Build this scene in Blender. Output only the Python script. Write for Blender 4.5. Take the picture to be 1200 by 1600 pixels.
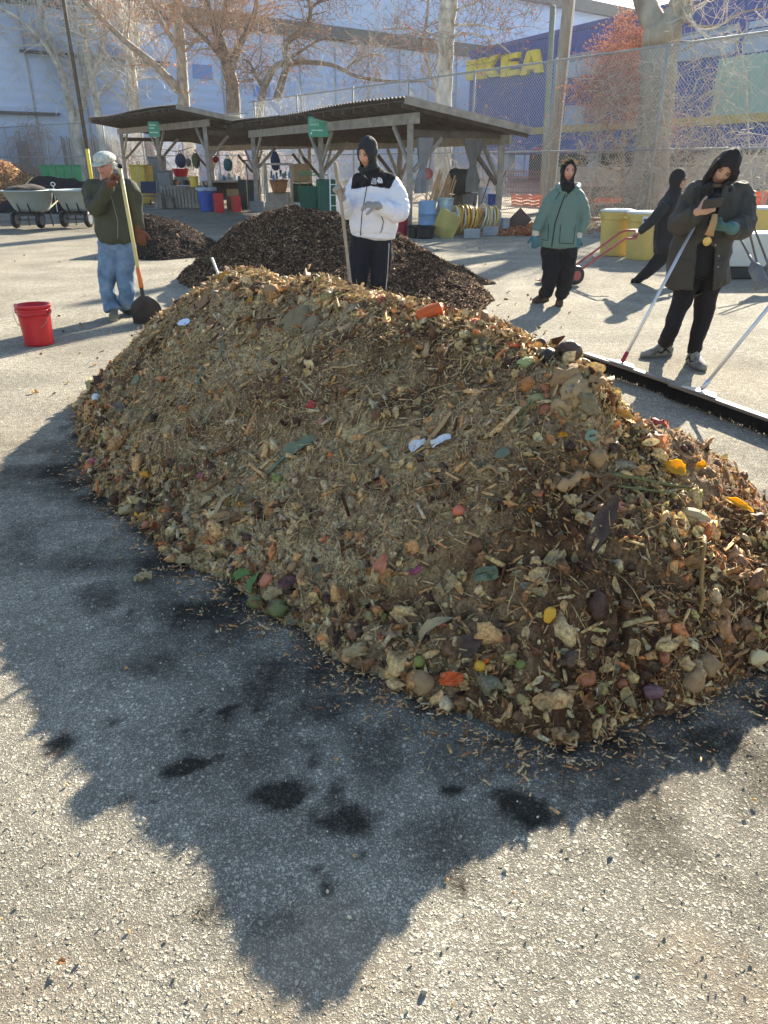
import bpy, bmesh, math, random
import numpy as np
from mathutils import Vector, Matrix
random.seed(7); RNG = np.random.default_rng(11)
S = bpy.context.scene
for o in list(bpy.data.objects): bpy.data.objects.remove(o)
# ------------------------------------------------------------------ camera, sky, sun
CAM_H = 1.57; PITCH = math.radians(24.8); F = 1180.0
cam = bpy.data.cameras.new('camera'); co = bpy.data.objects.new('camera', cam); S.collection.objects.link(co)
co.location = (0, 0, CAM_H); co.rotation_euler = (math.pi/2-PITCH, 0, 0)
cam.sensor_fit = 'VERTICAL'; cam.sensor_height = 24; cam.sensor_width = 18; cam.lens = F/1600*24
cam.clip_start = .05; cam.clip_end = 2000; S.camera = co
S.render.resolution_x = 768; S.render.resolution_y = 1024
SUN_AZ = math.radians(27.5); SUN_EL = math.radians(24.0)
W = bpy.data.worlds.new('World'); S.world = W; W.use_nodes = True
nt = W.node_tree; nt.nodes.clear()
sk = nt.nodes.new('ShaderNodeTexSky'); sk.sky_type = 'NISHITA'; sk.sun_disc = False
sk.sun_elevation = SUN_EL; sk.sun_rotation = SUN_AZ; sk.altitude = 10; sk.air_density = 1.1; sk.dust_density = .6; sk.ozone_density = 1.2
bg = nt.nodes.new('ShaderNodeBackground'); bg.inputs[1].default_value = .082
ow = nt.nodes.new('ShaderNodeOutputWorld'); nt.links.new(sk.outputs[0], bg.inputs[0]); nt.links.new(bg.outputs[0], ow.inputs[0])
sl = bpy.data.lights.new('sun', 'SUN'); sl.energy = 5.0; sl.angle = math.radians(.55); sl.color = (1, .90, .73)
so = bpy.data.objects.new('sun', sl); S.collection.objects.link(so)
sd = Vector((math.sin(SUN_AZ)*math.cos(SUN_EL), math.cos(SUN_AZ)*math.cos(SUN_EL), math.sin(SUN_EL)))
so.rotation_euler = sd.to_track_quat('Z', 'Y').to_euler(); so.location = (0, 0, 30)
S.view_settings.view_transform = 'Standard'; S.view_settings.look = 'None'; S.view_settings.gamma = 1
S.view_settings.exposure = 1.74
# ------------------------------------------------------------------ where things stand (read off the photograph, in metres)
FW = np.array([0, math.cos(PITCH), -math.sin(PITCH)]); UP = np.array([0, math.sin(PITCH), math.cos(PITCH)])
def ray(px, py): return FW + np.array([(px-600)/F, 0, 0]) - UP*((py-800)/F)
def P(px, py, Y):
    r = ray(px, py); t = Y/r[1]; return Vector((r[0]*t, Y, CAM_H+r[2]*t))
def G(px, py, z=0.):
    r = ray(px, py); t = (z-CAM_H)/r[2]; return Vector((r[0]*t, r[1]*t, z))
def PM(Y): return 1300.0/Y          # photo pixels per metre near the horizon at depth Y
# ------------------------------------------------------------------ noise
def _h(ix, iy, iz):
    n = (ix*374761393 + iy*668265263 + iz*2147483647 + 1013904223).astype(np.int64) & 0xffffffff
    n = ((n ^ (n >> 13))*1274126177) & 0xffffffff
    n = ((n ^ (n >> 16))*2246822519) & 0xffffffff
    return ((n ^ (n >> 15)) & 0xffffff)/float(0xffffff)
def vnoise(p, s=1., seed=0):
    p = np.asarray(p, float)*s + seed*17.31
    i = np.floor(p).astype(np.int64); f = p-i; f = f*f*(3-2*f); r = 0
    for dx in (0, 1):
        for dy in (0, 1):
            for dz in (0, 1):
                w = (f[:, 0] if dx else 1-f[:, 0])*(f[:, 1] if dy else 1-f[:, 1])*(f[:, 2] if dz else 1-f[:, 2])
                r = r + w*_h(i[:, 0]+dx, i[:, 1]+dy, i[:, 2]+dz)
    return r*2-1
def fbm(p, s, o=4, seed=0):
    a, t = 1., 0
    for k in range(o): t = t+a*vnoise(p, s*2**k, seed+k); a *= .5
    return t
# ------------------------------------------------------------------ mesh collecting
col = S.collection
def tag(o, label=None, cat=None, group=None, kind=None):
    if label: o['label'] = label
    if cat: o['category'] = cat
    if group: o['group'] = group
    if kind: o['kind'] = kind
    return o
def empty(name, loc, label=None, cat=None, group=None):
    o = bpy.data.objects.new(name, None); col.objects.link(o); o.location = loc; o.empty_display_size = .2
    return tag(o, label, cat, group)
def wloc(o):
    v = Vector((0, 0, 0))
    while o: v = v+o.location; o = o.parent
    return v
class MB:
    def __init__(s): s.v = []; s.f = []; s.m = []; s.n = 0
    def add(s, v, f, m=0):
        v = [tuple(x) for x in v]; s.v += v; s.f += [tuple(i+s.n for i in q) for q in f]; s.m += [m]*len(f); s.n += len(v); return s
    def box(s, c, size, rz=0, m=0, M=None, rot=None):
        x, y, z = size[0]/2, size[1]/2, size[2]/2
        vs = [Vector((a*x, b*y, d*z)) for d in (-1, 1) for b in (-1, 1) for a in (-1, 1)]
        R = rot if rot is not None else Matrix.Rotation(rz, 3, 'Z')
        return s.add([R@v+Vector(c) for v in vs], [(0, 2, 3, 1), (4, 5, 7, 6), (0, 1, 5, 4), (2, 6, 7, 3), (0, 4, 6, 2), (1, 3, 7, 5)], m)
    def bar(s, a, b, w, d=None, m=0, hint=(0, 0, 1)):
        a, b = Vector(a), Vector(b); t = (b-a).normalized(); h = Vector(hint)
        if abs(t.dot(h)) > .97: h = Vector((1, 0, 0))
        x = t.cross(h).normalized(); y = x.cross(t); d = d or w
        R = Matrix((x, t, y)).transposed()
        return s.box((a+b)/2, (w, (b-a).length, d), rot=R, m=m)
    def tube(s, pts, rad, n=8, m=0, cap=True, hint=None):
        pts = [Vector(p) for p in pts]; k = len(pts)
        if not hasattr(rad, '__len__'): rad = [rad]*k
        vs = []; X = None
        for i, p in enumerate(pts):
            t = (pts[min(i+1, k-1)]-pts[max(i-1, 0)])
            t = t.normalized() if t.length > 1e-9 else Vector((0, 0, 1))
            if hint is not None: h = Vector(hint); X = (h-t*h.dot(t))
            elif X is None: X = t.orthogonal()
            else: X = X-t*X.dot(t)
            X = X.normalized() if X.length > 1e-6 else t.orthogonal().normalized()
            Yv = t.cross(X); r = rad[i]; ra, rb = (r if hasattr(r, '__len__') else (r, r))
            vs += [p+X*(ra*math.cos(2*math.pi*j/n))+Yv*(rb*math.sin(2*math.pi*j/n)) for j in range(n)]
        fs = [(i*n+j, i*n+(j+1) % n, (i+1)*n+(j+1) % n, (i+1)*n+j) for i in range(k-1) for j in range(n)]
        if cap:
            r0 = rad[0]; r1 = rad[-1]; r0 = min(r0) if hasattr(r0, '__len__') else r0; r1 = min(r1) if hasattr(r1, '__len__') else r1
            e0 = (pts[0]-pts[1]).normalized()*r0*.5; e1 = (pts[-1]-pts[-2]).normalized()*r1*.5
            vs += [pts[0]+e0, pts[-1]+e1]; q = k*n
            fs += [(q, (j+1) % n, j) for j in range(n)]+[(q+1, (k-1)*n+j, (k-1)*n+(j+1) % n) for j in range(n)]
        return s.add(vs, fs, m)
    def lathe(s, prof, c=(0, 0, 0), n=24, m=0, sx=1, sy=1, rot=None, close=True):
        c = Vector(c); vs = []; k = len(prof)
        for r, z in prof:
            for j in range(n):
                v = Vector((r*sx*math.cos(2*math.pi*j/n), r*sy*math.sin(2*math.pi*j/n), z))
                vs.append((rot@v if rot is not None else v)+c)
        fs = [(i*n+j, i*n+(j+1) % n, (i+1)*n+(j+1) % n, (i+1)*n+j) for i in range(k-1) for j in range(n)]
        if close: fs += [tuple(range(n-1, -1, -1)), tuple((k-1)*n+j for j in range(n))]
        return s.add(vs, fs, m)
    def prism(s, poly, c, ex, ey, ez, m=0):      # polygon (u,v) in axes ex,ey extruded by vector ez
        c, ex, ey, ez = Vector(c), Vector(ex), Vector(ey), Vector(ez); n = len(poly)
        a = [c+ex*u+ey*v for u, v in poly]; b = [p+ez for p in a]
        return s.add(a+b, [tuple(range(n-1, -1, -1)), tuple(range(n, 2*n))]+[(i, (i+1) % n, n+(i+1) % n, n+i) for i in range(n)], m)
    def ball(s, c, r, n=12, m=0, rot=None, lump=0, seed=0):
        rx, ry, rz = r if hasattr(r, '__len__') else (r, r, r); k = n//2+1
        c = Vector(c); P_ = []
        for i in range(k+1):
            th = math.pi*i/k
            for j in range(n):
                ph = 2*math.pi*j/n; P_.append((math.sin(th)*math.cos(ph), math.sin(th)*math.sin(ph), math.cos(th)))
        A = np.array(P_)
        if lump: A = A*(1+lump*fbm(A+seed*3.7, 1.6, 2, seed))[:, None]
        A = A*np.array([rx, ry, rz])
        vs = [(rot@Vector(a) if rot is not None else Vector(a))+c for a in A]
        fs = [(i*n+j, (i+1)*n+j, (i+1)*n+(j+1) % n, i*n+(j+1) % n) for i in range(k) for j in range(n)]
        return s.add(vs, fs, m)
    def build(s, name, mats, parent=None, smooth=False, bevel=0, weld=False, kind=None, label=None):
        off = wloc(parent) if parent else Vector((0, 0, 0))
        me = bpy.data.meshes.new(name); me.from_pydata([(v[0]-off.x, v[1]-off.y, v[2]-off.z) for v in s.v], [], s.f)
        if not isinstance(mats, (list, tuple)): mats = [mats]
        for m in mats: me.materials.append(m)
        me.polygons.foreach_set('material_index', s.m)
        if bevel or weld:
            b = bmesh.new(); b.from_mesh(me)
            if weld: bmesh.ops.remove_doubles(b, verts=b.verts, dist=1e-5)
            if bevel: bmesh.ops.bevel(b, geom=[e for e in b.edges], offset=bevel, segments=1, affect='EDGES', profile=.5)
            b.to_mesh(me); b.free()
        if smooth: me.polygons.foreach_set('use_smooth', [True]*len(me.polygons))
        me.update(); me.validate()
        o = bpy.data.objects.new(name, me); col.objects.link(o)
        if parent: o.parent = parent
        if kind: o['kind'] = kind
        if label: o['label'] = label
        return o
def bulk(name, V, faces_per, FI, cols, mat, parent=None, smooth=False):
    """V (N,k,3) verts of N equal pieces, FI list of quads/tris of one piece, cols (N,3)"""
    N, k, _ = V.shape; off = wloc(parent) if parent else Vector((0, 0, 0))
    V = V - np.array(off)
    me = bpy.data.meshes.new(name); me.vertices.add(N*k); me.vertices.foreach_set('co', V.reshape(-1).astype(np.float32))
    sizes = np.array([len(f) for f in FI]); flat = np.concatenate([np.array(f) for f in FI])
    loops = (flat[None, :]+(np.arange(N)*k)[:, None]).reshape(-1)
    me.loops.add(len(loops)); me.loops.foreach_set('vertex_index', loops.astype(np.int32))
    tot = np.tile(sizes, N); st = np.concatenate([[0], np.cumsum(tot)[:-1]])
    me.polygons.add(len(tot)); me.polygons.foreach_set('loop_start', st.astype(np.int32)); me.polygons.foreach_set('loop_total', tot.astype(np.int32))
    if smooth: me.polygons.foreach_set('use_smooth', np.ones(len(tot), bool))
    me.update(calc_edges=True)
    a = me.attributes.new('col', 'FLOAT_COLOR', 'POINT')
    c = np.ones((N, k, 4), np.float32); c[:, :, :3] = cols[:, None, :]; a.data.foreach_set('color', c.reshape(-1))
    me.materials.append(mat); o = bpy.data.objects.new(name, me); col.objects.link(o)
    if parent: o.parent = parent
    return o
def copy_tree(o, loc, label, parent=None):
    c = o.copy(); col.objects.link(c)
    if parent is None: c.location = loc; c['label'] = label
    else: c.parent = parent
    for ch in [x for x in col.objects if x.parent == o]: copy_tree(ch, None, None, c)
    return c
# ------------------------------------------------------------------ materials
def lin(r, g, b): return tuple(((x/255)/12.92 if x/255 <= .04045 else ((x/255+.055)/1.055)**2.4) for x in (r, g, b))
MC = {}
def mat(name, c, rough=.75, var=.18, vs=9., bump=.15, bs=60., metal=0., spec=.4, c2=None, stretch=None, trans=0.):
    if name in MC: return MC[name]
    m = bpy.data.materials.new(name); m.use_nodes = True; nt = m.node_tree; N = nt.nodes; L = nt.links
    p = N['Principled BSDF']; p.inputs['Roughness'].default_value = rough; p.inputs['Metallic'].default_value = metal
    p.inputs['Specular IOR Level'].default_value = spec
    tc = N.new('ShaderNodeTexCoord'); mp = N.new('ShaderNodeMapping'); L.new(tc.outputs['Object'], mp.inputs[0])
    if stretch: mp.inputs['Scale'].default_value = stretch
    n1 = N.new('ShaderNodeTexNoise'); n1.inputs['Scale'].default_value = vs; n1.inputs['Detail'].default_value = 6; n1.inputs['Roughness'].default_value = .62
    L.new(mp.outputs[0], n1.inputs[0])
    cr = N.new('ShaderNodeValToRGB'); cr.color_ramp.elements[0].position = .3; cr.color_ramp.elements[1].position = .7
    a = [x*(1-var) for x in c]; b = [min(1, x*(1+var)) for x in (c2 or c)]
    cr.color_ramp.elements[0].color = (*a, 1); cr.color_ramp.elements[1].color = (*b, 1)
    L.new(n1.outputs[0], cr.inputs[0]); L.new(cr.outputs[0], p.inputs['Base Color'])
    if bump:
        n2 = N.new('ShaderNodeTexNoise'); n2.inputs['Scale'].default_value = bs; n2.inputs['Detail'].default_value = 4; L.new(mp.outputs[0], n2.inputs[0])
        bu = N.new('ShaderNodeBump'); bu.inputs['Strength'].default_value = bump; bu.inputs['Distance'].default_value = .01
        L.new(n2.outputs[0], bu.inputs['Height']); L.new(bu.outputs[0], p.inputs['Normal'])
    if trans:
        out = N['Material Output']; t = N.new('ShaderNodeBsdfTranslucent'); L.new(cr.outputs[0], t.inputs[0]); mx = N.new('ShaderNodeMixShader'); mx.inputs[0].default_value = trans
        L.new(p.outputs[0], mx.inputs[1]); L.new(t.outputs[0], mx.inputs[2]); L.new(mx.outputs[0], out.inputs[0])
    MC[name] = m; return m
def attr_mat(name, rough=.85, bump=.25, bs=140., trans=0., spec=.25, mul=1.):
    m = bpy.data.materials.new(name); m.use_nodes = True; nt = m.node_tree; N = nt.nodes; L = nt.links
    p = N['Principled BSDF']; p.inputs['Roughness'].default_value = rough; p.inputs['Specular IOR Level'].default_value = spec
    at = N.new('ShaderNodeAttribute'); at.attribute_name = 'col'; tc = N.new('ShaderNodeTexCoord')
    n1 = N.new('ShaderNodeTexNoise'); n1.inputs['Scale'].default_value = 90; n1.inputs['Detail'].default_value = 5; L.new(tc.outputs['Object'], n1.inputs[0])
    mr = N.new('ShaderNodeMapRange'); mr.inputs['To Min'].default_value = .55*mul; mr.inputs['To Max'].default_value = 1.45*mul; mr.inputs['From Min'].default_value = .3; mr.inputs['From Max'].default_value = .7; L.new(n1.outputs[0], mr.inputs[0])
    vm = N.new('ShaderNodeVectorMath'); vm.operation = 'SCALE'; L.new(at.outputs['Color'], vm.inputs[0]); L.new(mr.outputs[0], vm.inputs['Scale']); L.new(vm.outputs[0], p.inputs['Base Color'])
    n2 = N.new('ShaderNodeTexNoise'); n2.inputs['Scale'].default_value = bs; n2.inputs['Detail'].default_value = 5; L.new(tc.outputs['Object'], n2.inputs[0])
    bu = N.new('ShaderNodeBump'); bu.inputs['Strength'].default_value = bump; bu.inputs['Distance'].default_value = .008; L.new(n2.outputs[0], bu.inputs['Height']); L.new(bu.outputs[0], p.inputs['Normal'])
    if trans:
        out = N['Material Output']; t = N.new('ShaderNodeBsdfTranslucent'); L.new(vm.outputs[0], t.inputs[0]); mx = N.new('ShaderNodeMixShader'); mx.inputs[0].default_value = trans
        L.new(p.outputs[0], mx.inputs[1]); L.new(t.outputs[0], mx.inputs[2]); L.new(mx.outputs[0], out.inputs[0])
    return m
# ------------------------------------------------------------------ heaps as height fields
def seg_d(p, a, b):
    ab = b-a; t = np.clip(((p-a)@ab)/(ab@ab), 0, 1); return np.linalg.norm(p-(a+t[:, None]*ab), axis=1), t
class Heap:
    def __init__(s, ridge, foot, res, amp, seed, power=1.2, fine=.012):
        s.ridge = np.array(ridge, float); s.foot = np.array(foot, float); f = s.foot
        s.x0, s.y0 = f.min(0)-.1; x1, y1 = f.max(0)+.1; s.res = res
        xs = np.arange(s.x0, x1, res); ys = np.arange(s.y0, y1, res); s.nx, s.ny = len(xs), len(ys)
        X, Y = np.meshgrid(xs, ys); p = np.stack([X.ravel(), Y.ravel()], 1)
        wp = np.c_[p, np.zeros(len(p))]
        pw = p+np.stack([fbm(wp, 2.2, 3, seed), fbm(wp, 2.2, 3, seed+9)], 1)*.05
        df = np.full(len(p), 9e9); ins = np.zeros(len(p), bool); n = len(f)
        for i in range(n):
            a, b = f[i], f[(i+1) % n]; d, _ = seg_d(pw, a, b); df = np.minimum(df, d)
            c = ((a[1] > pw[:, 1]) != (b[1] > pw[:, 1])) & (pw[:, 0] < (b[0]-a[0])*(pw[:, 1]-a[1])/(b[1]-a[1]+1e-12)+a[0]); ins ^= c
        dr = np.full(len(p), 9e9); H = np.zeros(len(p)); wsum = 0; hs = 0
        for i in range(len(s.ridge)-1):
            a, b = s.ridge[i], s.ridge[i+1]; d, t = seg_d(pw, a[:2], b[:2]); h = a[2]+(b[2]-a[2])*t
            w = 1/(d+.06)**4; wsum = wsum+w; hs = hs+w*h; dr = np.minimum(dr, d)
        H = hs/wsum; u = dr/(dr+df+1e-9); dr_s = np.sqrt(dr**2+.012)-math.sqrt(.012); u = dr_s/(dr_s+df+1e-9)
        z = H*(1-u**power)
        nz = fbm(wp, 1.6, 3, seed+3)*amp + fbm(wp, 8, 3, seed+5)*amp*.4 + np.abs(fbm(wp, 26, 3, seed+7))*fine
        if fine > .015: sl_ = fbm(wp+[3, 7, 0], 3.1, 3, seed+11); nz = nz-.05*np.exp(-(sl_/.12)**2)*np.clip(fbm(wp, 1.3, 2, seed+12)+.4, 0, 1)+.022*np.abs(fbm(wp, 12, 2, seed+13))
        z = z+nz*np.clip(df*5, 0, 1); z = np.where(ins, np.maximum(z, .004+.02*np.clip(df*8, 0, 1)), -.02)
        s.z = z.reshape(s.ny, s.nx); s.ins = ins.reshape(s.ny, s.nx); s.df = df.reshape(s.ny, s.nx); s.X = X; s.Y = Y
    def h(s, x, y):
        fx = np.clip((np.asarray(x)-s.x0)/s.res, 0, s.nx-1.001); fy = np.clip((np.asarray(y)-s.y0)/s.res, 0, s.ny-1.001)
        i = fx.astype(int); j = fy.astype(int); a = fx-i; b = fy-j; z = s.z
        return z[j, i]*(1-a)*(1-b)+z[j, i+1]*a*(1-b)+z[j+1, i]*(1-a)*b+z[j+1, i+1]*a*b
    def nrm(s, x, y, e=.05):
        gx = (s.h(x+e, y)-s.h(x-e, y))/(2*e); gy = (s.h(x, y+e)-s.h(x, y-e))/(2*e)
        n = np.stack([-gx, -gy, np.ones_like(gx)], -1); return n/np.linalg.norm(n, axis=-1, keepdims=True)
    def mesh(s, name, m, parent, colfn):
        off = np.array(wloc(parent)) if parent else np.zeros(3)
        V = np.stack([s.X.ravel(), s.Y.ravel(), s.z.ravel()], 1); C = colfn(V)
        idx = np.arange(s.nx*s.ny).reshape(s.ny, s.nx); k = s.ins[:-1, :-1] | s.ins[1:, :-1] | s.ins[:-1, 1:] | s.ins[1:, 1:]
        q = np.stack([idx[:-1, :-1][k], idx[:-1, 1:][k], idx[1:, 1:][k], idx[1:, :-1][k]], 1)
        used = np.unique(q); mp = np.full(len(V), -1); mp[used] = np.arange(len(used)); q = mp[q]; V = V[used]-off; C = C[used]
        me = bpy.data.meshes.new(name); me.vertices.add(len(V)); me.vertices.foreach_set('co', V.reshape(-1).astype(np.float32))
        me.loops.add(q.size); me.loops.foreach_set('vertex_index', q.reshape(-1).astype(np.int32)); me.polygons.add(len(q))
        me.polygons.foreach_set('loop_start', (np.arange(len(q))*4).astype(np.int32)); me.polygons.foreach_set('loop_total', np.full(len(q), 4, np.int32))
        me.polygons.foreach_set('use_smooth', np.ones(len(q), bool)); me.update(calc_edges=True)
        a = me.attributes.new('col', 'FLOAT_COLOR', 'POINT'); a.data.foreach_set('color', np.c_[C, np.ones(len(C))].reshape(-1).astype(np.float32))
        me.materials.append(m); o = bpy.data.objects.new(name, me); col.objects.link(o); o.parent = parent; return o
    def sample(s, n, rng, edge=0.):
        ok = np.argwhere(s.ins); P_ = []
        j = ok[rng.integers(0, len(ok), n)]; x = s.x0+(j[:, 1]+rng.random(n)-.5)*s.res; y = s.y0+(j[:, 0]+rng.random(n)-.5)*s.res
        return x, y
    def hit(s, px, py):
        r = ray(px, py); t = np.linspace(.6, 16, 6000); x = r[0]*t; y = r[1]*t; z = CAM_H+r[2]*t
        inx = (x > s.x0) & (x < s.x0+s.res*(s.nx-1)) & (y > s.y0) & (y < s.y0+s.res*(s.ny-1))
        hh = np.where(inx, s.h(x, y), 0); k = np.argmax(z <= np.maximum(hh, 0)); return Vector((x[k], y[k], max(hh[k], 0)))
def basis(n, rng, tilt):
    N = len(n); t = rng.normal(size=(N, 3)); n = n+rng.normal(size=(N, 3))*tilt[:, None]; n /= np.linalg.norm(n, axis=1, keepdims=True)
    t -= n*(t*n).sum(1, keepdims=True); t /= np.linalg.norm(t, axis=1, keepdims=True); return t, np.cross(n, t), n
CHIP = [(0, 2, 3, 1), (4, 5, 7, 6), (0, 1, 5, 4), (2, 6, 7, 3), (0, 4, 6, 2), (1, 3, 7, 5)]
def chips(name, pos, nrm, L, Wd, T, cols, m, parent, rng, tilt=.35):
    N = len(pos); t, b, n = basis(nrm, rng, tilt*np.ones(N)); V = np.zeros((N, 8, 3)); k = 0
    for dz in (-1, 1):
        for db in (-1, 1):
            for dt in (-1, 1):
                w = Wd*(.35+.65*rng.random(N)); l = L*(.8+.4*rng.random(N)); hh = T*(.5+rng.random(N))
                bow = (n*(rng.random(N)-.5)[:, None]*L[:, None]*.12) if dt > 0 else 0
                V[:, k] = pos+t*(dt*l/2)[:, None]+b*(db*w/2)[:, None]+n*(dz*hh/2)[:, None]+bow; k += 1
    return bulk(name, V, 6, CHIP, cols, m, parent)
def flakes(name, pos, nrm, L, Wd, curl, cols, m, parent, rng, tilt=.5):
    N = len(pos); t, b, n = basis(nrm, rng, tilt*np.ones(N)); k = 5; V = np.zeros((N, k*3, 3)); tw = rng.normal(size=N)*.8
    for i in range(k):
        u = i/(k-1)-.5; wi = Wd*(1-(abs(u)*2)**2*.75); th = curl*u*2
        for j in range(3):
            v = j-1; a = tw*u*2; bb = b*np.cos(a)[:, None]+n*np.sin(a)[:, None]
            V[:, i*3+j] = pos+t*(L*np.sin(th)/(np.abs(curl)*2+1e-6)*np.sign(curl))[:, None]+n*(L*(1-np.cos(th))/(np.abs(curl)*2+1e-6))[:, None]+bb*(wi/2*v)[:, None]+n*(abs(v)*wi*.28)[:, None]
    FI = [(i*3+j, i*3+j+1, (i+1)*3+j+1, (i+1)*3+j) for i in range(k-1) for j in range(2)]
    return bulk(name, V, 8, FI, cols, m, parent, smooth=True)
def ico():
    b = bmesh.new(); bmesh.ops.create_icosphere(b, subdivisions=2, radius=1); v = np.array([x.co[:] for x in b.verts]); f = [tuple(y.index for y in x.verts) for x in b.faces]; b.free(); return v, f
def lumps(name, pos, rad, cols, m, parent, rng, rough=.28):
    v, f = ico(); N = len(pos); V = np.repeat(v[None], N, 0); sd = rng.random((N, 1, 3))*40
    nz = fbm((V*1.3+sd).reshape(-1, 3), 1.2, 3, 4).reshape(N, -1, 1); V = V*(1+rough*nz)
    sc = rad[:, None]*np.clip(np.array([1.25, .95, .6])+rng.normal(size=(N, 3))*.3, .3, 2.2); V = V*sc[:, None, :]
    q = rng.normal(size=(N, 4)); q /= np.linalg.norm(q, axis=1, keepdims=True); w, x, y, z = q.T
    R = np.stack([1-2*(y*y+z*z), 2*(x*y-z*w), 2*(x*z+y*w), 2*(x*y+z*w), 1-2*(x*x+z*z), 2*(y*z-x*w), 2*(x*z-y*w), 2*(y*z+x*w), 1-2*(x*x+y*y)], 1).reshape(N, 3, 3)
    V = np.einsum('nij,nkj->nki', R, V)+pos[:, None, :]; return bulk(name, V, len(f), f, cols, m, parent, smooth=True)
TINT = (1.90, 1.74, 1.50)
DUST = .32
def pick(pal, w, n, rng, jit=.3):
    pal = np.array(pal)*np.array(TINT); w = np.array(w, float); c = pal[rng.choice(len(pal), n, p=w/w.sum())]
    c = c*(1+(rng.random((n, 1))-.5)*2*jit)*(1+(rng.random((n, 3))-.5)*.07); return np.maximum(c/np.maximum(1, c.max(1, keepdims=True)/.62), .004)
M_CHIP = attr_mat('wood_chip', .9, .3, 160, spec=.08); M_SOIL = attr_mat('soil', .9, .9, 120); M_FIB = attr_mat('fibrous_scrap', .75, .5, 120, trans=.12)
M_LUMP = attr_mat('food_scrap', .65, .6, 70, spec=.35)
# ---- the main heap of food scraps and wood chips
def g2(px, py, z=0): v = G(px, py, z); return (v.x, v.y)
RZ = [(335, 450, .76), (400, 439, .88), (480, 453, .915), (580, 472, .918), (680, 497, .915), (780, 525, .90), (860, 552, .88), (925, 586, .845), (975, 665, .66), (1030, 775, .46), (1095, 870, .30)]
ridge = [(*g2(a, b, z), z) for a, b, z in RZ]
footpx = [(150, 610), (122, 640), (118, 680), (135, 745), (190, 795), (235, 832), (290, 882), (350, 908), (400, 958), (470, 975), (520, 1032), (600, 1062), (650, 1085), (720, 1122), (780, 1152), (860, 1166), (950, 1146), (1010, 1120), (1100, 1086), (1160, 1058), (1230, 1015), (1280, 960), (1285, 900), (1235, 850), (1215, 800)]
foot = [g2(*q) for q in footpx]+[(1.55, 3.5), (1.40, 4.1), (.9, 4.75), (.2, 5.3), (-.6, 5.9), (-1.4, 6.1), (-2.0, 5.75)]
H0 = Heap(ridge, foot, .0115, .045, 5, 1.28, fine=.020)
rng = np.random.default_rng(5)
hc = H0.ridge[4]
heap = empty('compost_heap', (hc[0], hc[1], 0), 'long knee-high heap of food scraps and pale wood chips filling the middle of the yard', 'compost heap')
def heapcol(V):
    a = fbm(V, 1.3, 4, 31); b = fbm(V, 6, 4, 41); f = fbm(V, 45, 3, 51)
    c = np.array(lin(146, 130, 104))[None]*(1+.0*a[:, None]); d = np.array(lin(84, 64, 47)); g = np.array(lin(132, 124, 98))
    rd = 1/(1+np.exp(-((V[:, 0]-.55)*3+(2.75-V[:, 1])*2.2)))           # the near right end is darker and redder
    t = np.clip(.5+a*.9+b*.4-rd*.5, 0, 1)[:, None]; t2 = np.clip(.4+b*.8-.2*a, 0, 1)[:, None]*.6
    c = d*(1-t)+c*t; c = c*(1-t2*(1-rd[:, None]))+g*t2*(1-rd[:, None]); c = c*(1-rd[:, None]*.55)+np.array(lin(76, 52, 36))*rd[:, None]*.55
    return np.clip(c*(1+f*.45)[:, None]*np.array(TINT), .01, .6)
ZC = []
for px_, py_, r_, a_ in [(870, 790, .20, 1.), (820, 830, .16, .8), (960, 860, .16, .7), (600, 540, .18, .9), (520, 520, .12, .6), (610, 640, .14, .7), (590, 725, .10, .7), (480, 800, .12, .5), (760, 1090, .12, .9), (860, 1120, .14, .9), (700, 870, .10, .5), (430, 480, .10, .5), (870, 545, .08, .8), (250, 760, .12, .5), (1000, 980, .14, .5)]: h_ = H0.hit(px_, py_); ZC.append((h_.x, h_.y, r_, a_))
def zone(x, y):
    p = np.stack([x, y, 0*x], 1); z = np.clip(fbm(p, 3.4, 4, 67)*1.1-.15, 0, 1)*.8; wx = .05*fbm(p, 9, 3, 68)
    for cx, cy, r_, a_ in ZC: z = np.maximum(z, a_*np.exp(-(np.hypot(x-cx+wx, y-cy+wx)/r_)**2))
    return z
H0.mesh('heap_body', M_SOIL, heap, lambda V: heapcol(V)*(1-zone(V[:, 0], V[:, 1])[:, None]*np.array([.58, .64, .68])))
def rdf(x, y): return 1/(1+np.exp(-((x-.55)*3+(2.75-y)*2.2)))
def vis(x, y, extra=.25):      # keep the far side of the heap sparse: it is turned away
    yr = np.interp(x, H0.ridge[:, 0], H0.ridge[:, 1]); return y < yr+extra
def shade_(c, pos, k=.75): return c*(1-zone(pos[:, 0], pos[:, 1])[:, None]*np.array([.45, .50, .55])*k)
def put(n, sunk=.3, size=None, flt=None, seed=0):
    r = np.random.default_rng(100+seed); x, y = H0.sample(n, r)
    k = vis(x, y) | (r.random(n) < .25)
    if flt is not None: k &= flt(x, y, r)
    x, y = x[k], y[k]; nm = H0.nrm(x, y); z = H0.h(x, y); return np.stack([x, y, z], 1), nm, r
def dusty(c, rd): return c+(np.array(lin(172, 148, 118))-c)*.46*(1-rd)
palc = [lin(204, 180, 142), lin(176, 146, 108), lin(146, 112, 78), lin(104, 76, 54), lin(222, 206, 176), lin(66, 48, 37), lin(130, 114, 86), lin(158, 144, 122)]
def patch(p, s, seed): return fbm(p, s, 3, seed)
pos, nm, r = put(125000, seed=1, flt=lambda x, y, r: r.random(len(x)) < np.clip(.62+1.0*fbm(np.stack([x, y, 0*x], 1), 2.4, 3, 61)-.5*zone(x, y), .08, 1))
n = len(pos); L = np.exp(r.normal(math.log(.0100), .5, n)); c = pick(palc, [5, 6, 5, 4, 2.5, 3, 3, 3], n, r)
rd = rdf(pos[:, 0], pos[:, 1])[:, None]; c = shade_(dusty(c, rd), pos, 1.); c = c*(1-rd*np.array([.22, .36, .46]))
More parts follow.
